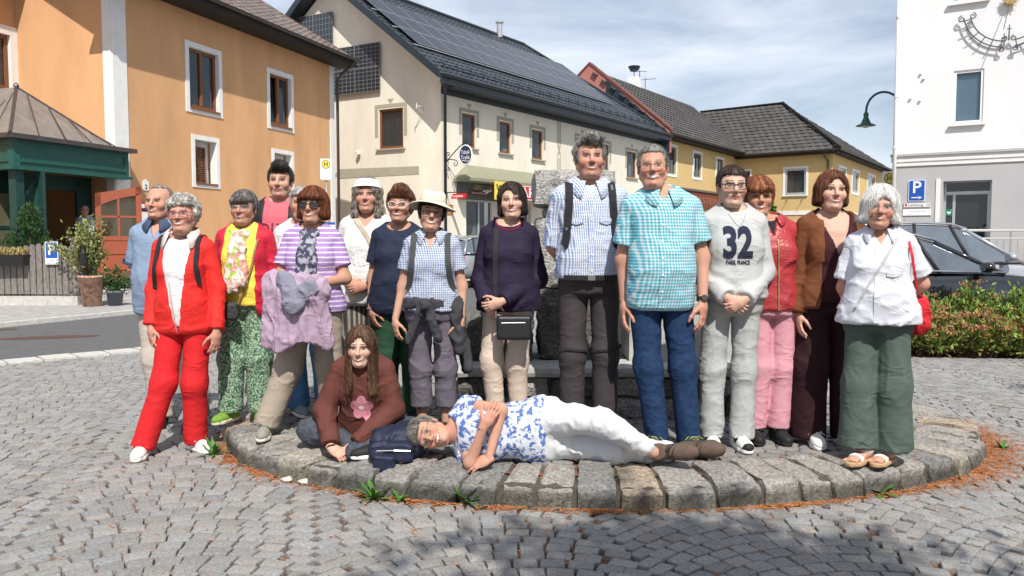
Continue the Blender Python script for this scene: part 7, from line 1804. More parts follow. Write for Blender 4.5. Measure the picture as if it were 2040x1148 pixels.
# 17 girl sitting cross-legged
p = person(-.91, 4.92, PZ2 - .845 * .91, 1.547, 'girl with long brown hair in brown sweatshirt sitting cross-legged at the front', skin=SKP, bust=.75, w=.95, hs=1.05, stand=0, pelvis=.82, hemx=.02,
           lean=(.03, -.30), arm_l=[(-.235, -.17, 1.10), (-.15, -.37, .905)], arm_r=[(.22, -.16, 1.11), (-.01, -.36, .91)], hand_l={'D': (.7, -.25, -.45), 'N': (.2, .5, -.8), 'pose': 'curl'}, hand_r={'D': (-.8, -.2, -.4), 'N': (-.1, .5, -.8), 'pose': 'curl'},
           leg_l=[(-.09, .03, .94), (-.33, -.14, .955), (-.03, -.28, .895)], leg_r=[(.09, .03, .94), (.33, -.12, .955), (.06, -.33, .895)],
           face=dict(smile=.9, teeth=.8, squint=.3, brow=(.07, .045, .03), jaw=.9), hair=dict(style='long', vol=.012, col=(.055, .028, .016), col2=(.17, .09, .052), len=.30, spread=.014, hairline=.070, open=.052, wave=.45, ll=.12, n=800), head=(0, 2, 0), head_at=(.0, -.03, -.055))
trousers(p, cloth('slate_denim', (.055, .062, .078), .3, scale=40.), r=(0.092, .082, .062), waist=1.02, amp=.016)
mbr = cloth('chocolate', (.105, .035, .027), .08); top(p, 'sweatshirt', mbr, off=.018, sleeve=('long', .93), loose=.03, hem=.90, neck=('round', .078, .052), amp=.016, puff=.012, cuff=.05)
fl = cloth('pink_print', (.52, .20, .26)); cx_ = .02
for k in range(5):
    t = 2 * math.pi * k / 5 + .3; c_ = np.array([cx_ + .045 * math.cos(t), 1.13 + .05 * math.sin(t)]); patch_on(p, 'flower_print', [tuple(c_ + .032 * np.array([math.cos(q), 1.1 * math.sin(q)])) for q in np.linspace(0, 2 * math.pi, 11)[:-1]], fl, .005)
patch_on(p, 'flower_print', [(cx_ + .018 * math.cos(q), 1.13 + .018 * math.sin(q)) for q in np.linspace(0, 2 * math.pi, 11)[:-1]], cloth('cream_print', (.6, .5, .42)), .008)
shoe(p, 'sneaker', (-.12, -.27, .845), 70, kb, w_sole); shoe(p, 'sneaker', (.15, -.36, .845), -65, kb, w_sole)
for sd in 'lr':
    a = arm_pts(p, sd); c = a[2] - (a[2] - a[1]) * .0; d_ = (a[2] - a[1]) / np.linalg.norm(a[2] - a[1]); u = np.cross(d_, (0, 1, 0)); u /= np.linalg.norm(u); v = np.cross(d_, u); pts = [c + .028 * (math.cos(t) * u + math.sin(t) * v) for t in np.linspace(0, 2 * math.pi, 15)[:-1]]; band(p, 'bracelet', pts, .008, .003, M_blackp, None, [q - c for q in pts], True)
# 18 woman lying on the kerb
p = person(.245 + .843 * .965, 4.56, PZ2 + .168 * .965, 1.64, 'woman in blue and white blouse and white trousers lying along the kerb', skin=SKR, bust=1.0, w=1.04, hs=1.05, stand=0, pelvis=.80, hemx=-.13, armw=1.05,
           arm_l=[(-.14, -.20, 1.335), (.085, -.25, 1.255)], arm_r=[(.15, -.13, 1.16), (-.115, -.215, 1.23)], hand_l={'D': (.75, .1, -.5), 'N': (.2, .95, 0), 'pose': 'relaxed', 'mirror': True}, hand_r={'D': (-.35, -.15, .9), 'N': (-.7, .6, .1), 'pose': 'relaxed'},
           leg_l=[(-.07, .01, .90), (-.10, -.06, .50), (-.125, -.03, .10)], leg_r=[(.085, -.02, .90), (.095, -.22, .58), (-.085, -.18, .285)],
           face=dict(smile=.9, teeth=.8, squint=.9, brow=(.2, .16, .13), blush=1.4), hair=dict(style='short', vol=.014, col=(.16, .145, .125), col2=(.38, .35, .31), hairline=.062, side=.018, ears=0), head=(2, -4, 6), head_at=(-.03, -.02, 0))
p['root'].rotation_euler = (0, R(-90), 0)
mwh = cloth('white_jean', (.62, .63, .65), .03); trousers(p, mwh, r=(.104, .078, .060), waist=.98, amp=.014, off=.014)
top(p, 'print_blouse', pattern('delft', 'print', (.66, .70, .78), (.10, .17, .46), f=34., w=.53), off=.012, sleeve=('short', .34), loose=.02, hem=.90, neck=('round', .09, .075), amp=.014)
glasses(p, M_gold2, 'round', None, .95, .0015)
mbrn = mat('brown_suede', (.105, .072, .055), .85, .15, 30.)
for q in ((-.125, .03, .0), (-.10, -.12, .19)): shoe(p, 'sneaker', q, 14, mbrn, cloth('brown_sole', (.075, .06, .05)), cloth('brown_lace2', (.05, .035, .028)), 1.08, 55)
# 19 man in the doorway
p = person(-10.28, 19.4, .42, 1.76, 'man in pale blue shirt standing far back in the inn doorway', fem=False, skin=SKR, grp=0, belly=.02, face=dict(smile=.1, teeth=.0), hair=dict(style='bald', vol=.008, col=(.2, .15, .12), n=60), arm_l=[(-.2, .04, 1.1), (-.12, .15, .92)], arm_r=[(.2, .04, 1.1), (.12, .15, .92)])
trousers(p, cloth('dark_denim', (.02, .05, .12)), h=.018); top(p, 'shirt', cloth('pale_blue_shirt', (.42, .48, .58)), sleeve=('long', .95), hem=.88, neck=('v', 1.38, .4), h=.016)
for x in (-.1, .1): shoe(p, 'sneaker', (x, 0, 0), 0, kb, k_sole)
# ------------------------------------------------------------------ stone fountain in the middle of the platform
M_gran = mat('rough_granite', (.30, .295, .28), .88, .55, 55., .9, 70., c2=(.36, .35, .33), bdist=.02)
M_grand = mat('weathered_granite', (.125, .12, .112), .9, .6, 40., .9, 70., bdist=.02)
M_conc = mat('fountain_concrete', (.40, .40, .385), .85, .2, 12., .4, 90.)
def rough_box(name, x0, x1, y0, y1, z0, z1, m, parent, seed=0, amp=.012, n=None, taper=0.):
    rg = np.random.default_rng(seed); nn = n or [max(2, int((b - a) / .055)) for a, b in ((x0, x1), (y0, y1), (z0, z1))]
    bm = bmesh.new(); bmesh.ops.create_cube(bm, size=1.)
    V = []; F = []; G = {}
    def vert(i, j, k):
        if (i, j, k) in G: return G[i, j, k]
        u, v, w = i / nn[0], j / nn[1], k / nn[2]; q = np.array([x0 + (x1 - x0) * u, y0 + (y1 - y0) * v, z0 + (z1 - z0) * w]); c = np.array([(x0 + x1) / 2, (y0 + y1) / 2, (z0 + z1) / 2])
        ed = (u in (0, 1)) + (v in (0, 1)) + (w in (0, 1))
        q[:2] += (c[:2] - q[:2]) * taper * w
        if ed >= 2: q += np.sign(c - q) * .010 * (np.array([u in (0, 1), v in (0, 1), w in (0, 1)]))
        q += rg.normal(0, amp * .32, 3) + amp * np.array([math.sin(19 * q[1] + 23 * q[2] + seed), math.sin(21 * q[0] + 17 * q[2] + seed * 2), .5 * math.sin(18 * q[0] + 20 * q[1])]) * .4
        V.append(tuple(q)); G[i, j, k] = len(V) - 1; return len(V) - 1
    bm.free()
    a, b, c = nn
    for i in range(a):
        for j in range(b):
            F.append((vert(i, j, c), vert(i + 1, j, c), vert(i + 1, j + 1, c), vert(i, j + 1, c))); F.append((vert(i, j + 1, 0), vert(i + 1, j + 1, 0), vert(i + 1, j, 0), vert(i, j, 0)))
        for k in range(c):
            F.append((vert(i, 0, k), vert(i + 1, 0, k), vert(i + 1, 0, k + 1), vert(i, 0, k + 1))); F.append((vert(i + 1, b, k), vert(i, b, k), vert(i, b, k + 1), vert(i + 1, b, k + 1)))
    for j in range(b):
        for k in range(c):
            F.append((vert(0, j + 1, k), vert(0, j, k), vert(0, j, k + 1), vert(0, j + 1, k + 1))); F.append((vert(a, j, k), vert(a, j + 1, k), vert(a, j + 1, k + 1), vert(a, j, k + 1)))
    return meshobj(name, V, F, m, parent)
fo = empty('fountain', (.85, 6.3, PZ), label='granite fountain with square pillar and stone basin behind the group', cat='fountain'); fo.location = (0, 0, 0)
rg = np.random.default_rng(4)
MB().box(-.36, 2.10, 5.68, 7.05, PZ - .03, .42).obj('plinth_core', M_grand, fo)
z = PZ - .02
for row, hh in enumerate((.155, .15)):
    x = -.40
    while x < 2.12:
        w = min(rg.uniform(.24, .46), 2.14 - x)
        if 2.14 - x - w < .1: w = 2.14 - x
        rough_box('stone', x + .008, x + w - .008, 5.62, 5.70, z + .008, z + hh - .006, M_gran if rg.random() < .6 else M_grand, fo, int(rg.integers(999)), .014)
        x += w
    y = 5.70
    while y < 7.0:
        w = rg.uniform(.28, .4)
        for xs0 in (-.40, 2.06): rough_box('stone', xs0, xs0 + .08, y + .008, y + w - .008, z + .008, z + hh - .006, M_gran, fo, int(rg.integers(999)), .012)
        y += w
    z += hh
x = -.44
while x < 2.14:
    w = min(rg.uniform(.5, .8), 2.18 - x); w = 2.18 - x if 2.18 - x - w < .2 else w
    rough_box('coping', x + .004, x + w - .004, 5.57, 6.0, .42, .50, M_conc, fo, int(rg.integers(999)), .006); x += w
MB().box(-.40, 2.10, 6.0, 7.05, .40, .485).obj('coping_slab', M_conc, fo)
rough_box('pillar_base', .20, .74, 5.90, 6.44, .50, 1.03, M_grand, fo, 1, .02)
rough_box('pillar_shaft', .18, .74, 5.92, 6.46, 1.035, 1.55, M_gran, fo, 2, .018)
rough_box('pillar_neck', .24, .69, 5.97, 6.41, 1.552, 1.64, M_gran, fo, 3, .02)
rough_box('pillar_head', .16, .76, 5.88, 6.46, 1.642, 1.90, M_gran, fo, 5, .016)
bs = MB(); bs.box(.86, 2.08, 5.85, 5.97, .50, .88); bs.box(.86, 2.08, 6.75, 6.87, .50, .88); bs.box(.86, .98, 5.97, 6.75, .503, .877); bs.box(1.96, 2.08, 5.97, 6.75, .503, .877)
bs.obj('basin', M_conc, fo); MB().box(.83, 2.11, 5.82, 6.02, .88, .93).obj('basin_rim', M_conc, fo); MB().box(.83, 2.11, 6.70, 6.90, .881, .931).obj('basin_rim', M_conc, fo); MB().box(.83, 1.03, 6.02, 6.70, .8815, .9315).obj('basin_rim', M_conc, fo); MB().box(1.91, 2.11, 6.02, 6.70, .8815, .9315).obj('basin_rim', M_conc, fo)
MB().quad((.98, 5.97, .84), (1.96, 5.97, .84), (1.96, 6.75, .84), (.98, 6.75, .84)).obj('basin_water', mat('basin_water', (.03, .045, .04), .05, .1, spec=.6), fo)
MB().tube([(.74, 6.2, 1.25), (.92, 6.2, 1.26), (1.02, 6.2, 1.18)], .022, 8).obj('spout', M_wi, fo)
rough_box('side_block', -.38, .14, 5.85, 6.5, .50, .84, M_grand, fo, 9, .03)

# ------------------------------------------------------------------ plants
def leafset(rg, n, place, L, w, cols, fold=.25, up=.5):
    """n small folded leaves; place(n) gives points and outward directions"""
    nm = lambda a: a / (np.linalg.norm(a, axis=1, keepdims=True) + 1e-9)
    q, o = place(n); q = np.asarray(q, float); o = nm(np.asarray(o, float) + rg.normal(0, .55, (n, 3)) + np.array([0, 0, up])); s = nm(np.cross(o, rg.normal(0, 1, (n, 3)))); t = np.cross(s, o)
    l_ = L * rg.uniform(.6, 1.3, (n, 1)); ww = w * rg.uniform(.7, 1.3, (n, 1)); m = q + o * l_ * .5 + t * fold * ww
    V = np.stack([q, m + s * ww, q + o * l_, m - s * ww], 1).reshape(-1, 3); b = np.arange(n)[:, None] * 4
    F = np.concatenate([b + np.array([0, 1, 2]), b + np.array([0, 2, 3])]); C = np.repeat(np.array(cols)[rg.integers(len(cols), size=n)] * rg.uniform(.7, 1.3, (n, 1)), 4, 0)
    return V, F, C
def unit(rg, n): d = rg.normal(0, 1, (n, 3)); return d / np.linalg.norm(d, axis=1, keepdims=True)
M_leaf = mat('leaf', (1, 1, 1), .6, .15, 20., vcol=True, spec=.3)
M_leaf.node_tree.nodes['Principled BSDF'].inputs['Subsurface Weight'].default_value = 0
M_stem = mat('stem', (.10, .065, .04), .9, .3, 30.)
GR = [(.11, .19, .03), (.18, .28, .05), (.26, .36, .07)]; RUST = [(.33, .17, .075), (.40, .22, .10), (.26, .15, .05), (.20, .20, .05)]
bed = MB().quad((4.35, 9.30, -.012), (14, 8.2, -.012), (14, 10.5, -.012), (4.2, 10.7, -.012)).obj('planting_bed', M_soil); tag(bed, kind='structure')
def spirea(x, y, h, r, kind, label, seed):
    rg = np.random.default_rng(seed); t = empty('flowering_shrub', (x, y, 0), 0, label, 'shrub', 'shrubs in the bed before the parked cars')
    st = MB(); tips = []
    for i in range(70):
        a, e = rg.uniform(0, 2 * math.pi), rg.uniform(0, 1) ** .6 * r; hh = h * (1 - .45 * (e / r) ** 2) * rg.uniform(.75, 1.08); tip = np.array([math.cos(a) * e, math.sin(a) * e, hh]); b0 = np.array([math.cos(a) * e * .45, math.sin(a) * e * .45, 0]); st.tube([tuple(b0), tuple(b0 * .4 + tip * .6 + np.array([0, 0, .05])), tuple(tip)], [.005, .004, .002], 4, world=True); tips.append((b0, tip))
    st.obj('stems', M_stem, t, fix=False)
    TB, TT = np.array([a for a, b in tips]), np.array([b for a, b in tips])
    def pl(n):
        i = rg.integers(len(tips), size=n); s = rg.uniform(.25, 1.03, (n, 1)); q = TB[i] * (1 - s) + TT[i] * s + rg.normal(0, .022, (n, 3)); q[:, 2] = np.maximum(.01, q[:, 2]); d_ = q - np.array([0, 0, h * .3]); return q, d_ / (np.linalg.norm(d_, axis=1, keepdims=True) + 1e-6) * .6
    V, F, C = leafset(rg, 1700, pl, .085, .017, GR + [(.14, .24, .05)] if kind == 0 else GR + RUST[2:] + [(.17, .17, .04)]); meshobj('foliage', V, F, M_leaf, t, cols=C)
    fl = np.array([b for a, b in tips if rg.random() < (.28 if kind == 0 else .8)])
    def pf(n): return np.repeat(fl, n // len(fl), 0) + rg.normal(0, 1, (n, 3)) * np.array([.034, .034, .010]) + np.array([0, 0, .016]), np.tile((0, 0, 1.), (n, 1))
    V, F, C = leafset(rg, 34 * len(fl), pf, .024, .012, RUST[:2]); tag(meshobj('flower_heads', V, F, M_leaf, t, cols=C), kind='stuff')
LBL = ['light green shrub with sparse faded flowers, {}', 'rust flowered shrub, {}']
spots = [(4.55, 9.75, .48, .36, 1, 'leftmost and lowest in the bed'), (5.0, 9.62, .50, .38, 1, 'second from the left at the front of the bed'), (5.55, 9.5, .52, .40, 1, 'third from the left at the front of the bed'), (6.1, 9.4, .48, .40, 1, 'at the front edge under the car mirror'), (6.65, 9.3, .46, .40, 1, 'rightmost at the front of the bed'),
         (4.75, 10.2, .64, .36, 0, 'beside the red bag at the back'), (5.25, 10.15, .70, .38, 0, 'before the dark car door handle'), (5.85, 10.1, .80, .42, 0, 'tallest, before the dark car mirror'), (6.4, 10.0, .76, .42, 0, 'rightmost at the back of the bed'), (7.1, 9.8, .7, .45, 0, 'beyond the right edge of the bed in view')]
for i, (x, y, h, r_, kd, l_) in enumerate(spots[:9]): spirea(x, y, h, r_, kd, LBL[kd].format(l_), 60 + i)
# weeds at the foot of the kerb
def weed(x, y, label, n, L, seed):
    rg = np.random.default_rng(seed); V, F = [], []
    for i in range(n):
        a = 2 * math.pi * i / n + rg.uniform(-.3, .3); l_ = L * rg.uniform(.6, 1.2); e = rg.uniform(.25, 1.1); d_ = np.array([math.cos(a) * math.cos(e), math.sin(a) * math.cos(e), math.sin(e)]); s = np.array([-math.sin(a), math.cos(a), 0]); k = len(V)
        for j in range(6):
            t = j / 5; q = d_ * l_ * t + np.array([0, 0, -.35 * l_ * t * t * math.cos(e)]); w = .011 * math.sin(math.pi * min(1, t * .85 + .12)) * (1 + (.5 if j % 2 else -.2)); V += [tuple(q + s * w), tuple(q - s * w)]
        for j in range(5): F.append((k + 2 * j, k + 2 * j + 1, k + 2 * j + 3, k + 2 * j + 2))
    meshobj('weed', V, F, mat('weed_green', (.06, .15, .025), .6, .3, 30.), None, True, loc=(x, y, .0)).update_tag(); o = bpy.context.scene.objects[-1] if False else COL.objects[-1]
    tag(o, label, 'weed', 'weeds along the kerb')
for x, y, l_, n, L, sd in ((-.245, 4.17, 'dandelion like weed rosette at the kerb under the lying woman', 26, .16, 1), (-.74, 4.24, 'low spreading weed at the kerb below the dark rucksack', 16, .15, 2), (-.60, 4.22, 'thin small weed beside the low spreading weed', 10, .10, 3), (-1.93, 5.12, 'grassy weed at the left end of the kerb beside the white shoe', 12, .14, 4), (2.02, 4.33, 'small weed at the kerb below the white sandals', 10, .12, 5), (3.27, 5.28, 'tiny weed at the right end of the kerb', 7, .09, 6), (-1.86, 5.52, 'tuft of grass on the kerb between the green shoes', 12, .09, 7)):
    weed(x, y, l_, n, L, sd)
for x, y, l_ in ((-1.19, 4.52, 'larger loose pebble lying by the kerb on the left'), (-1.30, 4.56, 'smaller loose pebble lying by the kerb on the left')):
    V, F = nets(*(lambda g: (g, ell(g, (0, 0, .012), (.035, .022, .016))))(G3((-.05, -.04, -.01), (.05, .04, .04), .008))); tag(meshobj('pebble', folds(V, F, .006, (30, 30, 30)), F, M_slab, None, loc=(x, y, 0)), l_, 'stone')
# bag on the kerb under the lying head
M_navyb = cloth('navy_nylon', (.018, .022, .045), .1, .55)
bk = empty('backpack', (-.66, 4.55, PZ), 0, 'dark navy rucksack used as pillow by the lying woman', 'backpack')
pp = dict(root=bk, outer=[], id=40)
soft_box(pp, 'bag_body', (0, .06, .085), (.155, .12, .095), M_navyb, .06, .011, rot3(8, 0, -6), None, .018); soft_box(pp, 'front_pocket', (-.02, -.07, .065), (.125, .05, .06), M_navyb, .035, .010, None, None, .012)
soft_box(pp, 'side_flap', (-.05, -.13, .01), (.06, .03, .05), M_navyb, .02, .010, None, None, .01); MB().tube([(-.12, -.115, .075), (0, -.125, .08), (.09, -.115, .075)], .004, 5, world=True).obj('zip', M_silv, bk)

# ------------------------------------------------------------------ front garden of the inn: fence, planter, pots
M_oldw = mat('weathered_wood', (.16, .145, .13), .9, .4, 9., .6, 60., aniso=(8, 8, 1), c2=(.22, .20, .185))
fn = empty('picket_fence', label='weathered grey wooden picket fence before the inn porch', cat='fence')
MB().box(-14.5, -8.98, 16.55, 16.95, 0, .20).obj('plinth', M_slab, fn)
rg = np.random.default_rng(8); i = 0; x = -14.3
while x < -9.15:
    w = .112; h_ = 1.36 + .03 * math.sin(i * .6) - (.10 if x > -10.7 else 0) + rg.uniform(-.01, .01)
    MB().prism([(x, .24), (x + w, .24), (x + w, h_ - .05), (x + w * .75, h_), (x + w * .25, h_), (x, h_ - .05)], 16.68 + rg.uniform(-.006, .006), 16.705).obj('picket', M_oldw, fn); x += w + .022; i += 1
MB().box(-14.4, -9.1, 16.71, 16.76, .42, .50).obj('rail', M_oldw, fn); MB().box(-14.4, -9.1, 16.71, 16.76, 1.02, 1.10).obj('rail', M_oldw, fn)
for x in (-11.1, -9.15): MB().box(x, x + .14, 16.66, 16.80, .2, 1.36).obj('post', M_oldw, fn); MB().frustum(x - .03, x + .17, 16.63, 16.83, 1.36, 1.42, .03).obj('post_cap', M_oldw, fn)
FPK = Frame((-9.66, 16.64), (1, 0))
s_ = sign('guest_parking_sign', 'white and blue parking sign screwed to the picket fence')
MB(FPK).prism(rrect(0, .27, .86, 1.33, .02), 0, .012).obj('board', M_whs, s_); MB(FPK).prism(rrect(.015, .255, .99, 1.315, .015), .0125, .015).obj('face', M_blue, s_)
lettering('letter', 'P', FPK, .13, .018, 1.155, .30, M_whs, s_, bold=.006); lettering('letters', 'GÄSTE-PARK', FPK, .135, .015, .885, .05, M_blue, s_, width=.21); arrow(FPK, .135, .013, .945, .05, .008, M_blk, s_)
pb = empty('planter_box', (-10.35, 16.6, .98), 0, 'dark flower box of dry yellow plants hung on the fence', 'planter'); MB().frustum(-.33, .33, -.14, .08, -.14, .08, -.03).obj('box', M_blackp, pb)
rg = np.random.default_rng(21)
V, F, C = leafset(rg, 500, lambda n: (np.stack([rg.uniform(-.34, .34, n), rg.uniform(-.16, .06, n), .07 + rg.uniform(0, .12, n)], 1), np.tile((0, 0, 1.), (n, 1))), .07, .012, [(.34, .25, .09), (.26, .22, .07), (.42, .33, .14)]); meshobj('plants', V, F, M_leaf, pb, cols=C)
cs = empty('conifer_shrub', (-10.25, 17.1, .3), 0, 'bushy dwarf conifer behind the picket fence', 'shrub'); rg = np.random.default_rng(22)
def pc(n):
    c_ = np.array([(0, 0, .9, .42, .75), (-.32, -.05, .75, .3, .45), (.3, .0, .7, .3, .4), (.02, 0, 1.45, .22, .35)])[rg.integers(4, size=n)]; d_ = unit(rg, n); return c_[:, :3] + d_ * np.stack([c_[:, 3], c_[:, 3] * .8, c_[:, 4]], 1) * rg.uniform(.6, 1.02, (n, 1)), d_ * .5
V, F, C = leafset(rg, 5200, pc, .085, .011, [(.025, .06, .018), (.035, .085, .022), (.05, .105, .03)], up=.9); meshobj('foliage', V, F, M_leaf, cs, cols=C); MB().tube([(0, 0, -.3), (.02, 0, .6), (0, 0, 1.3)], [.06, .05, .02], 6, world=True).obj('trunk', M_stem, cs)
def pot(x, y, r0, r1, h, m, label, leafc, n, sc, seed, cat='potted plant', LL=.075):
    rg = np.random.default_rng(seed); t = empty('potted_plant', (x, y, .02), 0, label, cat); MB().lathe([(r0, 0), (r1, h), (r1 + .02, h), (r1 + .02, h + .05), (r1 - .02, h + .05), (r1 - .03, h - .02)], (0, 0, 0), 18).obj('pot', m, t, True)
    tips = [np.array([rg.normal(0, sc[0] * .5), rg.normal(0, sc[0] * .4), h + sc[1] * rg.uniform(.25, 1)]) for _ in range(26)]; b = MB()
    for q in tips: b.tube([(0, 0, h - .02), tuple(q * np.array([.5, .5, 1]) * np.array([1, 1, .7]) + np.array([0, 0, h * .2])), tuple(q)], [.008, .006, .003], 4, world=True)
    b.obj('stems', M_stem, t, fix=False)
    def pl(n): q = np.array(tips)[rg.integers(len(tips), size=n)]; s = rg.uniform(.35, 1.05, n); return np.stack([q[:, 0] * s, q[:, 1] * s, h + (q[:, 2] - h) * s], 1) + rg.normal(0, .06, (n, 3)), np.tile((0, 0, .2), (n, 1))
    V, F, C = leafset(rg, n, pl, LL, .02, leafc); meshobj('foliage', V, F, M_leaf, t, cols=C); return t
tp_ = pot(-8.55, 16.3, .17, .24, .58, mat('terracotta', (.33, .14, .085), .85, .35, 12., .3, 60., c2=(.50, .33, .25)), 'tall leafy yellow green plant in a terracotta pot beside the fence', [(.16, .19, .05), (.24, .25, .08), (.10, .14, .035), (.34, .33, .13)], 2600, (.52, 1.15), 31)
b = MB(FPK); lan = MB().lathe([(.07, 0), (.08, .05), (.07, .25), (.03, .34), (.015, .45)], (-8.55, 16.02, .85), 10).obj('lantern', M_blackp, tp_); lan.parent = None; lan.name = 'bottle'; tag(lan, 'dark bottle with pale cap stuck among the leaves of the terracotta pot', 'bottle')
pot(-8.15, 16.45, .13, .16, .26, mat('grey_pot', (.12, .13, .15), .6, .1), 'small dark green plant in a grey pot beside the terracotta pot', [(.03, .08, .02), (.05, .11, .025)], 900, (.4, .5), 32)
pot(12.55, 17.6, .16, .22, .9, M_gy, 'pink flowering plant on a grey pedestal by the glass door', [(.45, .12, .14), (.10, .16, .06), (.55, .30, .28), (.07, .12, .05)], 900, (.38, .95), 33)
gb = empty('green_bush', (17.3, 56.5, 0), 0, 'leafy green bush against the ochre corner house', 'bush'); rg = np.random.default_rng(23)
def pg(n): d_ = unit(rg, n); return np.array([0, 0, 2.4]) + d_ * np.array([1.1, 1.0, 2.2]) * rg.uniform(.7, 1.0, (n, 1)), d_
V, F, C = leafset(rg, 3500, pg, .35, .11, [(.06, .14, .02), (.09, .19, .03)]); meshobj('foliage', V, F, M_leaf, gb, cols=C); MB().tube([(0, 0, 0), (0, 0, 2.2)], .08, 6, world=True).obj('trunk', M_stem, gb)

# ------------------------------------------------------------------ street lamp and bus stop signs
M_lgreen = mat('lamp_green', (.012, .10, .075), .4, .1, spec=.5)
lm = empty('street_lamp', (11.5, 24, 0), 0, 'green street lamp on a curved arm behind the white building', 'street lamp')
pts = [(0, 0, 0), (0, 0, 4.9)] + [(-.52 + .52 * math.cos(t), 0, 5.15 + .56 * math.sin(t)) for t in np.linspace(.1, math.pi, 14)] + [(-1.04, 0, 5.0)]
MB().tube(pts, [.07, .05] + [.035] * 15, 8, world=True).obj('post', mat('lamp_blue', (.02, .07, .12), .4, .1, spec=.5), lm, True)
MB().lathe([(.04, .20), (.07, .16), (.075, .09), (.06, .06), (.11, -.05), (.14, -.13), (.275, -.19), (.28, -.205), (.15, -.20)], (-1.04, 0, 4.92), 20).obj('lamp_shade', M_lgreen, lm, True); MB().lathe([(.13, -.195), (.12, -.225), (.07, -.255), (.02, -.265)], (-1.04, 0, 4.92), 16).obj('lamp_glass', mat('lamp_glass', (.7, .7, .65), .2, .05), lm, True)
def bus_stop(x, y, z, s, label, name_lines=True):
    t = empty('bus_stop_sign', label=label, cat='sign'); fr = Frame((x, y), (1, .15))
    MB(fr).prism(rrect(-.17 * s, .17 * s, z - .33 * s, z + .30 * s, .02), 0, .02).obj('board', M_whs, t)
    c_ = lambda r: [(r * math.cos(a), z + .13 * s + r * math.sin(a)) for a in np.linspace(0, 2 * math.pi, 29)[:-1]]
    MB(fr).prism(c_(.135 * s), .021, .024).obj('ring', mat('stop_green', (.05, .10, .02), .5), t); MB(fr).prism(c_(.115 * s), .0245, .027).obj('disc', M_yel, t); lettering('letter', 'H', fr, 0, .029, z + .13 * s, .19 * s, MATS['stop_green'], t, bold=.006 * s)
    if name_lines: lettering('letters', 'St. Oswald bei Freistadt', fr, 0, .0215, z - .09 * s, .05, M_blk, t, width=.28 * s); lettering('letters', 'Ortsmitte', fr, 0, .0215, z - .15 * s, .05, M_blk, t, width=.15 * s)
    MB(fr).box(-.17 * s, .17 * s, -.01, .025, z - .36 * s, z - .33 * s).obj('shelf', M_steel, t); MB(fr).tube([(.0, -.04, 0), (.0, -.04, z - .3)], .035, 8).obj('post', M_steel, t, True)
    if name_lines: MB(fr).box(-.2, .25, -.02, .03, 1.35, 1.9).obj('timetable', M_whs, t); MB(fr).box(-.2, .25, .031, .033, 1.82, 1.9).obj('timetable_header', M_blue, t)
bus_stop(-5.75, 25, 3.55, 1.0, 'bus stop sign with a yellow disc before the orange inn'); bus_stop(10.72, 23.0, 2.95, 1.15, 'bus stop sign half hidden behind the corner of the white building', False)

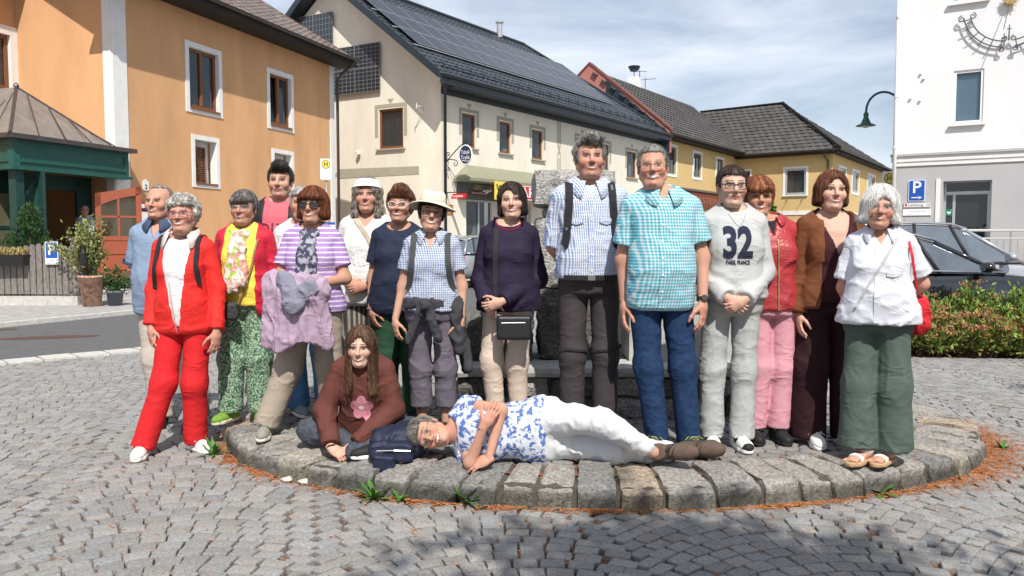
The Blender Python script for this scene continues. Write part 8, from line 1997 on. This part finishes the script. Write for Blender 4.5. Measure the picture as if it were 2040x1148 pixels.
# ------------------------------------------------------------------ cars
M_carg = mat('car_glass', (.16, .19, .22), .04, .2, spec=1., metal=.5); M_rub = mat('tyre_rubber', (.018, .018, .019), .85, .2, 30.); M_rim = mat('alloy', (.45, .46, .47), .3, .1, metal=.8); M_trim = mat('chrome', (.65, .66, .68), .15, .03, metal=.9); M_plast = mat('dark_plastic', (.02, .02, .021), .6, .1)
def car(name, loc, rz, paint, label, Hs=1.0, group=None):
    """estate car, nose towards +x: lofted body, glazed cabin, wheels"""
    t = empty(name, loc, rz, label, 'car', group)
    X = [-2.28, -2.2, -1.9, -1.3, -.5, .3, .75, 1.1, 1.6, 2.05, 2.27, 2.33]; top_ = [.80, .92, .99, 1.0, .985, .97, .965, .955, .90, .80, .68, .55]; wd = [.62, .78, .86, .90, .91, .91, .905, .90, .87, .80, .66, .5]; bot = [.42, .30, .25, .22, .22, .22, .22, .22, .22, .25, .30, .38]
    V, F = [], []; prof = lambda w, b, h: [(0, b), (w * .82, b), (w * .97, b + .10), (w, b + (h - b) * .45), (w * .985, b + (h - b) * .75), (w * .93, h - .02), (w * .80, h), (0, h + .018)]
    for x, h, w, b in zip(X, top_, wd, bot):
        P = prof(w, b, h * (1 + (Hs - 1) * .6)); ring = [(x, y, z) for y, z in P] + [(x, -y, z) for y, z in P[-2:0:-1]]; V += ring
    n = len(V) // len(X)
    for i in range(len(X) - 1):
        for k in range(n): F.append((i * n + k, (i + 1) * n + k, (i + 1) * n + (k + 1) % n, i * n + (k + 1) % n))
    F += [tuple(range(n)), tuple(range((len(X) - 1) * n, len(X) * n))]
    bo = MB().add(V, F).obj('body', paint, t, True); md = bo.modifiers.new('smooth', 'SUBSURF'); md.levels = md.render_levels = 2
    hs_ = 1 + (Hs - 1) * .6
    # cabin: belt line to roof
    bx = [-2.12, -1.8, -.62, .25, 1.12]; rx = [-1.78, -1.55, -.55, .02, .30]; bz = [z * hs_ for z in (.985, .995, .985, .972, .955)]; rzz = [z * Hs for z in (1.32, 1.40, 1.45, 1.43, 1.36)]; bw = [.74, .85, .885, .88, .82]; rw = [.56, .60, .63, .62, .58]
    for s in (-1, 1):
        for i in range(4):
            V = [(bx[i] + .02, s * bw[i], bz[i] - .03), (bx[i + 1] - .02, s * bw[i + 1], bz[i + 1] - .03), (rx[i + 1] - .02, s * rw[i + 1], rzz[i + 1]), (rx[i] + .02, s * rw[i], rzz[i])]
            MB().add(V, [(0, 1, 2, 3)]).obj('side_window', M_carg, t, fix=False)
        for i in range(5): MB().tube([(bx[i], s * bw[i], bz[i] - .03), (rx[i], s * rw[i], rzz[i])], .035 if i in (0, 4) else .028, 6, world=True).obj('pillar', paint if i in (0, 4) else M_plast, t, True)
        MB().tube([(bx[i], s * (bw[i] + .008), bz[i] - .0) for i in range(5)], .012, 5, world=True).obj('window_trim', M_trim, t, True); MB().tube([(rx[i], s * (rw[i] + .02), rzz[i] + .03) for i in range(5)], .02, 6, world=True).obj('roof_rail', M_trim, t, True)
    MB().add([(bx[4], -bw[4], bz[4] - .03), (bx[4], bw[4], bz[4] - .03), (rx[4], rw[4], rzz[4]), (rx[4], -rw[4], rzz[4])], [(0, 1, 2, 3)]).obj('windscreen', M_carg, t, fix=False); MB().add([(bx[0], -bw[0], bz[0]), (bx[0], bw[0], bz[0]), (rx[0], rw[0], rzz[0]), (rx[0], -rw[0], rzz[0])], [(0, 1, 2, 3)]).obj('rear_window', M_carg, t, fix=False)
    V = []
    for i in range(5): V += [(rx[i], -rw[i], rzz[i]), (rx[i], -rw[i] * .6, rzz[i] + .045), (rx[i], 0, rzz[i] + .06), (rx[i], rw[i] * .6, rzz[i] + .045), (rx[i], rw[i], rzz[i])]
    MB().add(V, [(i * 5 + k, (i + 1) * 5 + k, (i + 1) * 5 + k + 1, i * 5 + k + 1) for i in range(4) for k in range(4)]).obj('roof', paint, t, True)
    for x in (-1.42, 1.38):
        for s in (-1, 1):
            w_ = empty('wheel', (x, s * .80, .32), parent=t); ring = lambda r, y: [(r * math.cos(a), y, r * math.sin(a)) for a in np.linspace(0, 2 * math.pi, 25)[:-1]]
            prof2 = [(.20, -.1), (.30, -.11), (.325, -.06), (.325, .06), (.30, .11), (.20, .1)]; V = [q for r_, y in prof2 for q in ring(r_, y)]; MB().add(V, [(i * 24 + k, i * 24 + (k + 1) % 24, (i + 1) * 24 + (k + 1) % 24, (i + 1) * 24 + k) for i in range(5) for k in range(24)]).obj('tyre', M_rub, w_, True)
            rb_ = MB(); rb_.add(ring(.20, s * .06), [tuple(range(24))])
            for k in range(5): a = 2 * math.pi * k / 5; rb_.tube([(0, s * .1, 0), (.2 * math.cos(a), s * .09, .2 * math.sin(a))], .03, 5, world=True)
            rb_.obj('rim', M_rim, w_, fix=False)
    for s in (-1, 1):
        g = G3((-.16, -.13, -.10), (.14, .13, .12), .012); V, F = nets(g, ell(g, (0, 0, .0), (.09, .11, .075))); V[:, 0] = np.maximum(V[:, 0], -.06); meshobj('mirror', V + np.array([.80, s * 1.0, 1.03 * hs_]), F, paint, t, True); MB().tube([(.80, s * .88, .98 * hs_), (.80, s * .96, 1.0 * hs_)], .025, 6, world=True).obj('mirror_arm', M_plast, t)
        for x in (-.05, -1.05): MB().tube([(x - .09, s * .918, .80 * hs_), (x, s * .935, .80 * hs_), (x + .09, s * .918, .80 * hs_)], [.014, .018, .014], 6, world=True).obj('door_handle', M_trim, t, True)
        for x in (.62, -.48, -1.35): MB().tube([(x, s * .913, .34), (x, s * .916, .6), (x - .01, s * .90, .93)], .004, 4, world=True).obj('door_gap', M_plast, t)
        g = G3((-.12, -.2, -.09), (.14, .2, .1), .014); V, F = nets(g, ell(g, (0, 0, 0), (.10, .16, .06))); meshobj('headlight', V + np.array([2.16, s * .58, .66]), F, M_trim, t, True); meshobj('tail_light', V * np.array([.7, 1, 1.3]) + np.array([-2.2, s * .66, .84]), F, mat('tail_red', (.35, .01, .012), .2, .1, spec=.6), t, True)
    MB().box(-2.34, -2.31, -.26, .26, .48, .59).obj('number_plate', M_whs, t)
    return t
M_black = mat('black_paint', (.008, .009, .012), .12, .1, coat=1., spec=.6); M_grey = mat('steel_grey_paint', (.09, .095, .10), .18, .1, metal=.4, coat=1.); M_silver = mat('silver_paint', (.42, .44, .46), .25, .08, metal=.5, coat=.8)
car('parked_car', (5.45, 11.5, 0), R(-3), M_black, 'black car parked behind the shrub bed, nearest the group', .99, 'cars parked beside the white building')
car('parked_car', (7.05, 13.6, 0), R(-2), M_silver, 'silver car parked behind the black car', 1.12, 'cars parked beside the white building')
car('parked_car', (-.75, 24.5, .0), math.atan2(.83, .56), M_silver, 'silver car parked far back before the cream shop', 1.0, None)

# ------------------------------------------------------------------ the larch behind the photographer, whose shade falls on the foreground
def larch(x, y, H, label, seed, zmin, rmax, n):
    rg = np.random.default_rng(seed); t = empty('larch_tree', (x, y, 0), 0, label, 'tree'); MB().tube([(0, 0, 0), (.05, 0, H * .4), (0, .05, H * .8), (0, 0, H)], [.22, .16, .07, .02], 10, world=True).obj('trunk', M_stem, t, True)
    br = MB(); tips = []
    for i in range(80):
        z = zmin + (H - zmin) * (i / 80) ** 1.1; L = rmax * (1 - (z - zmin) / (H - zmin)) ** .7 * rg.uniform(.75, 1.1) + .2; a = i * 2.4 + rg.uniform(-.4, .4); e = np.array([math.cos(a) * L, math.sin(a) * L, z - .12 * L]); m_ = np.array([math.cos(a) * L * .5, math.sin(a) * L * .5, z + .05 * L])
        br.tube([(0, 0, z), tuple(m_), tuple(e)], [.04, .025, .008], 5, world=True); tips.append((np.array([0, 0, z]), m_, e))
    br.obj('branches', M_stem, t, fix=False)
    TP = np.array(tips)
    def pl(n):
        i = rg.integers(len(tips), size=n); s = rg.uniform(.15, 1.02, (n, 1)); q = TP[i, 0] * (1 - s) ** 2 + 2 * TP[i, 1] * s * (1 - s) + TP[i, 2] * s * s; return q + rg.normal(0, .13, (n, 3)) - np.array([0, 0, .1]) * rg.random((n, 1)), np.tile((0, 0, -.2), (n, 1))
    V, F, C = leafset(rg, n, pl, .17, .035, [(.04, .09, .025), (.06, .12, .03)]); meshobj('crown', V, F, M_leaf, t, cols=C)
larch(2.2, -3.3, 8.6, 'larch standing close behind the photographer', 71, 3.5, 4.0, 13000)
larch(7.2, -1.6, 11.5, 'taller larch behind the photographer, to the right of the other larch', 72, 3.2, 3.2, 8000)
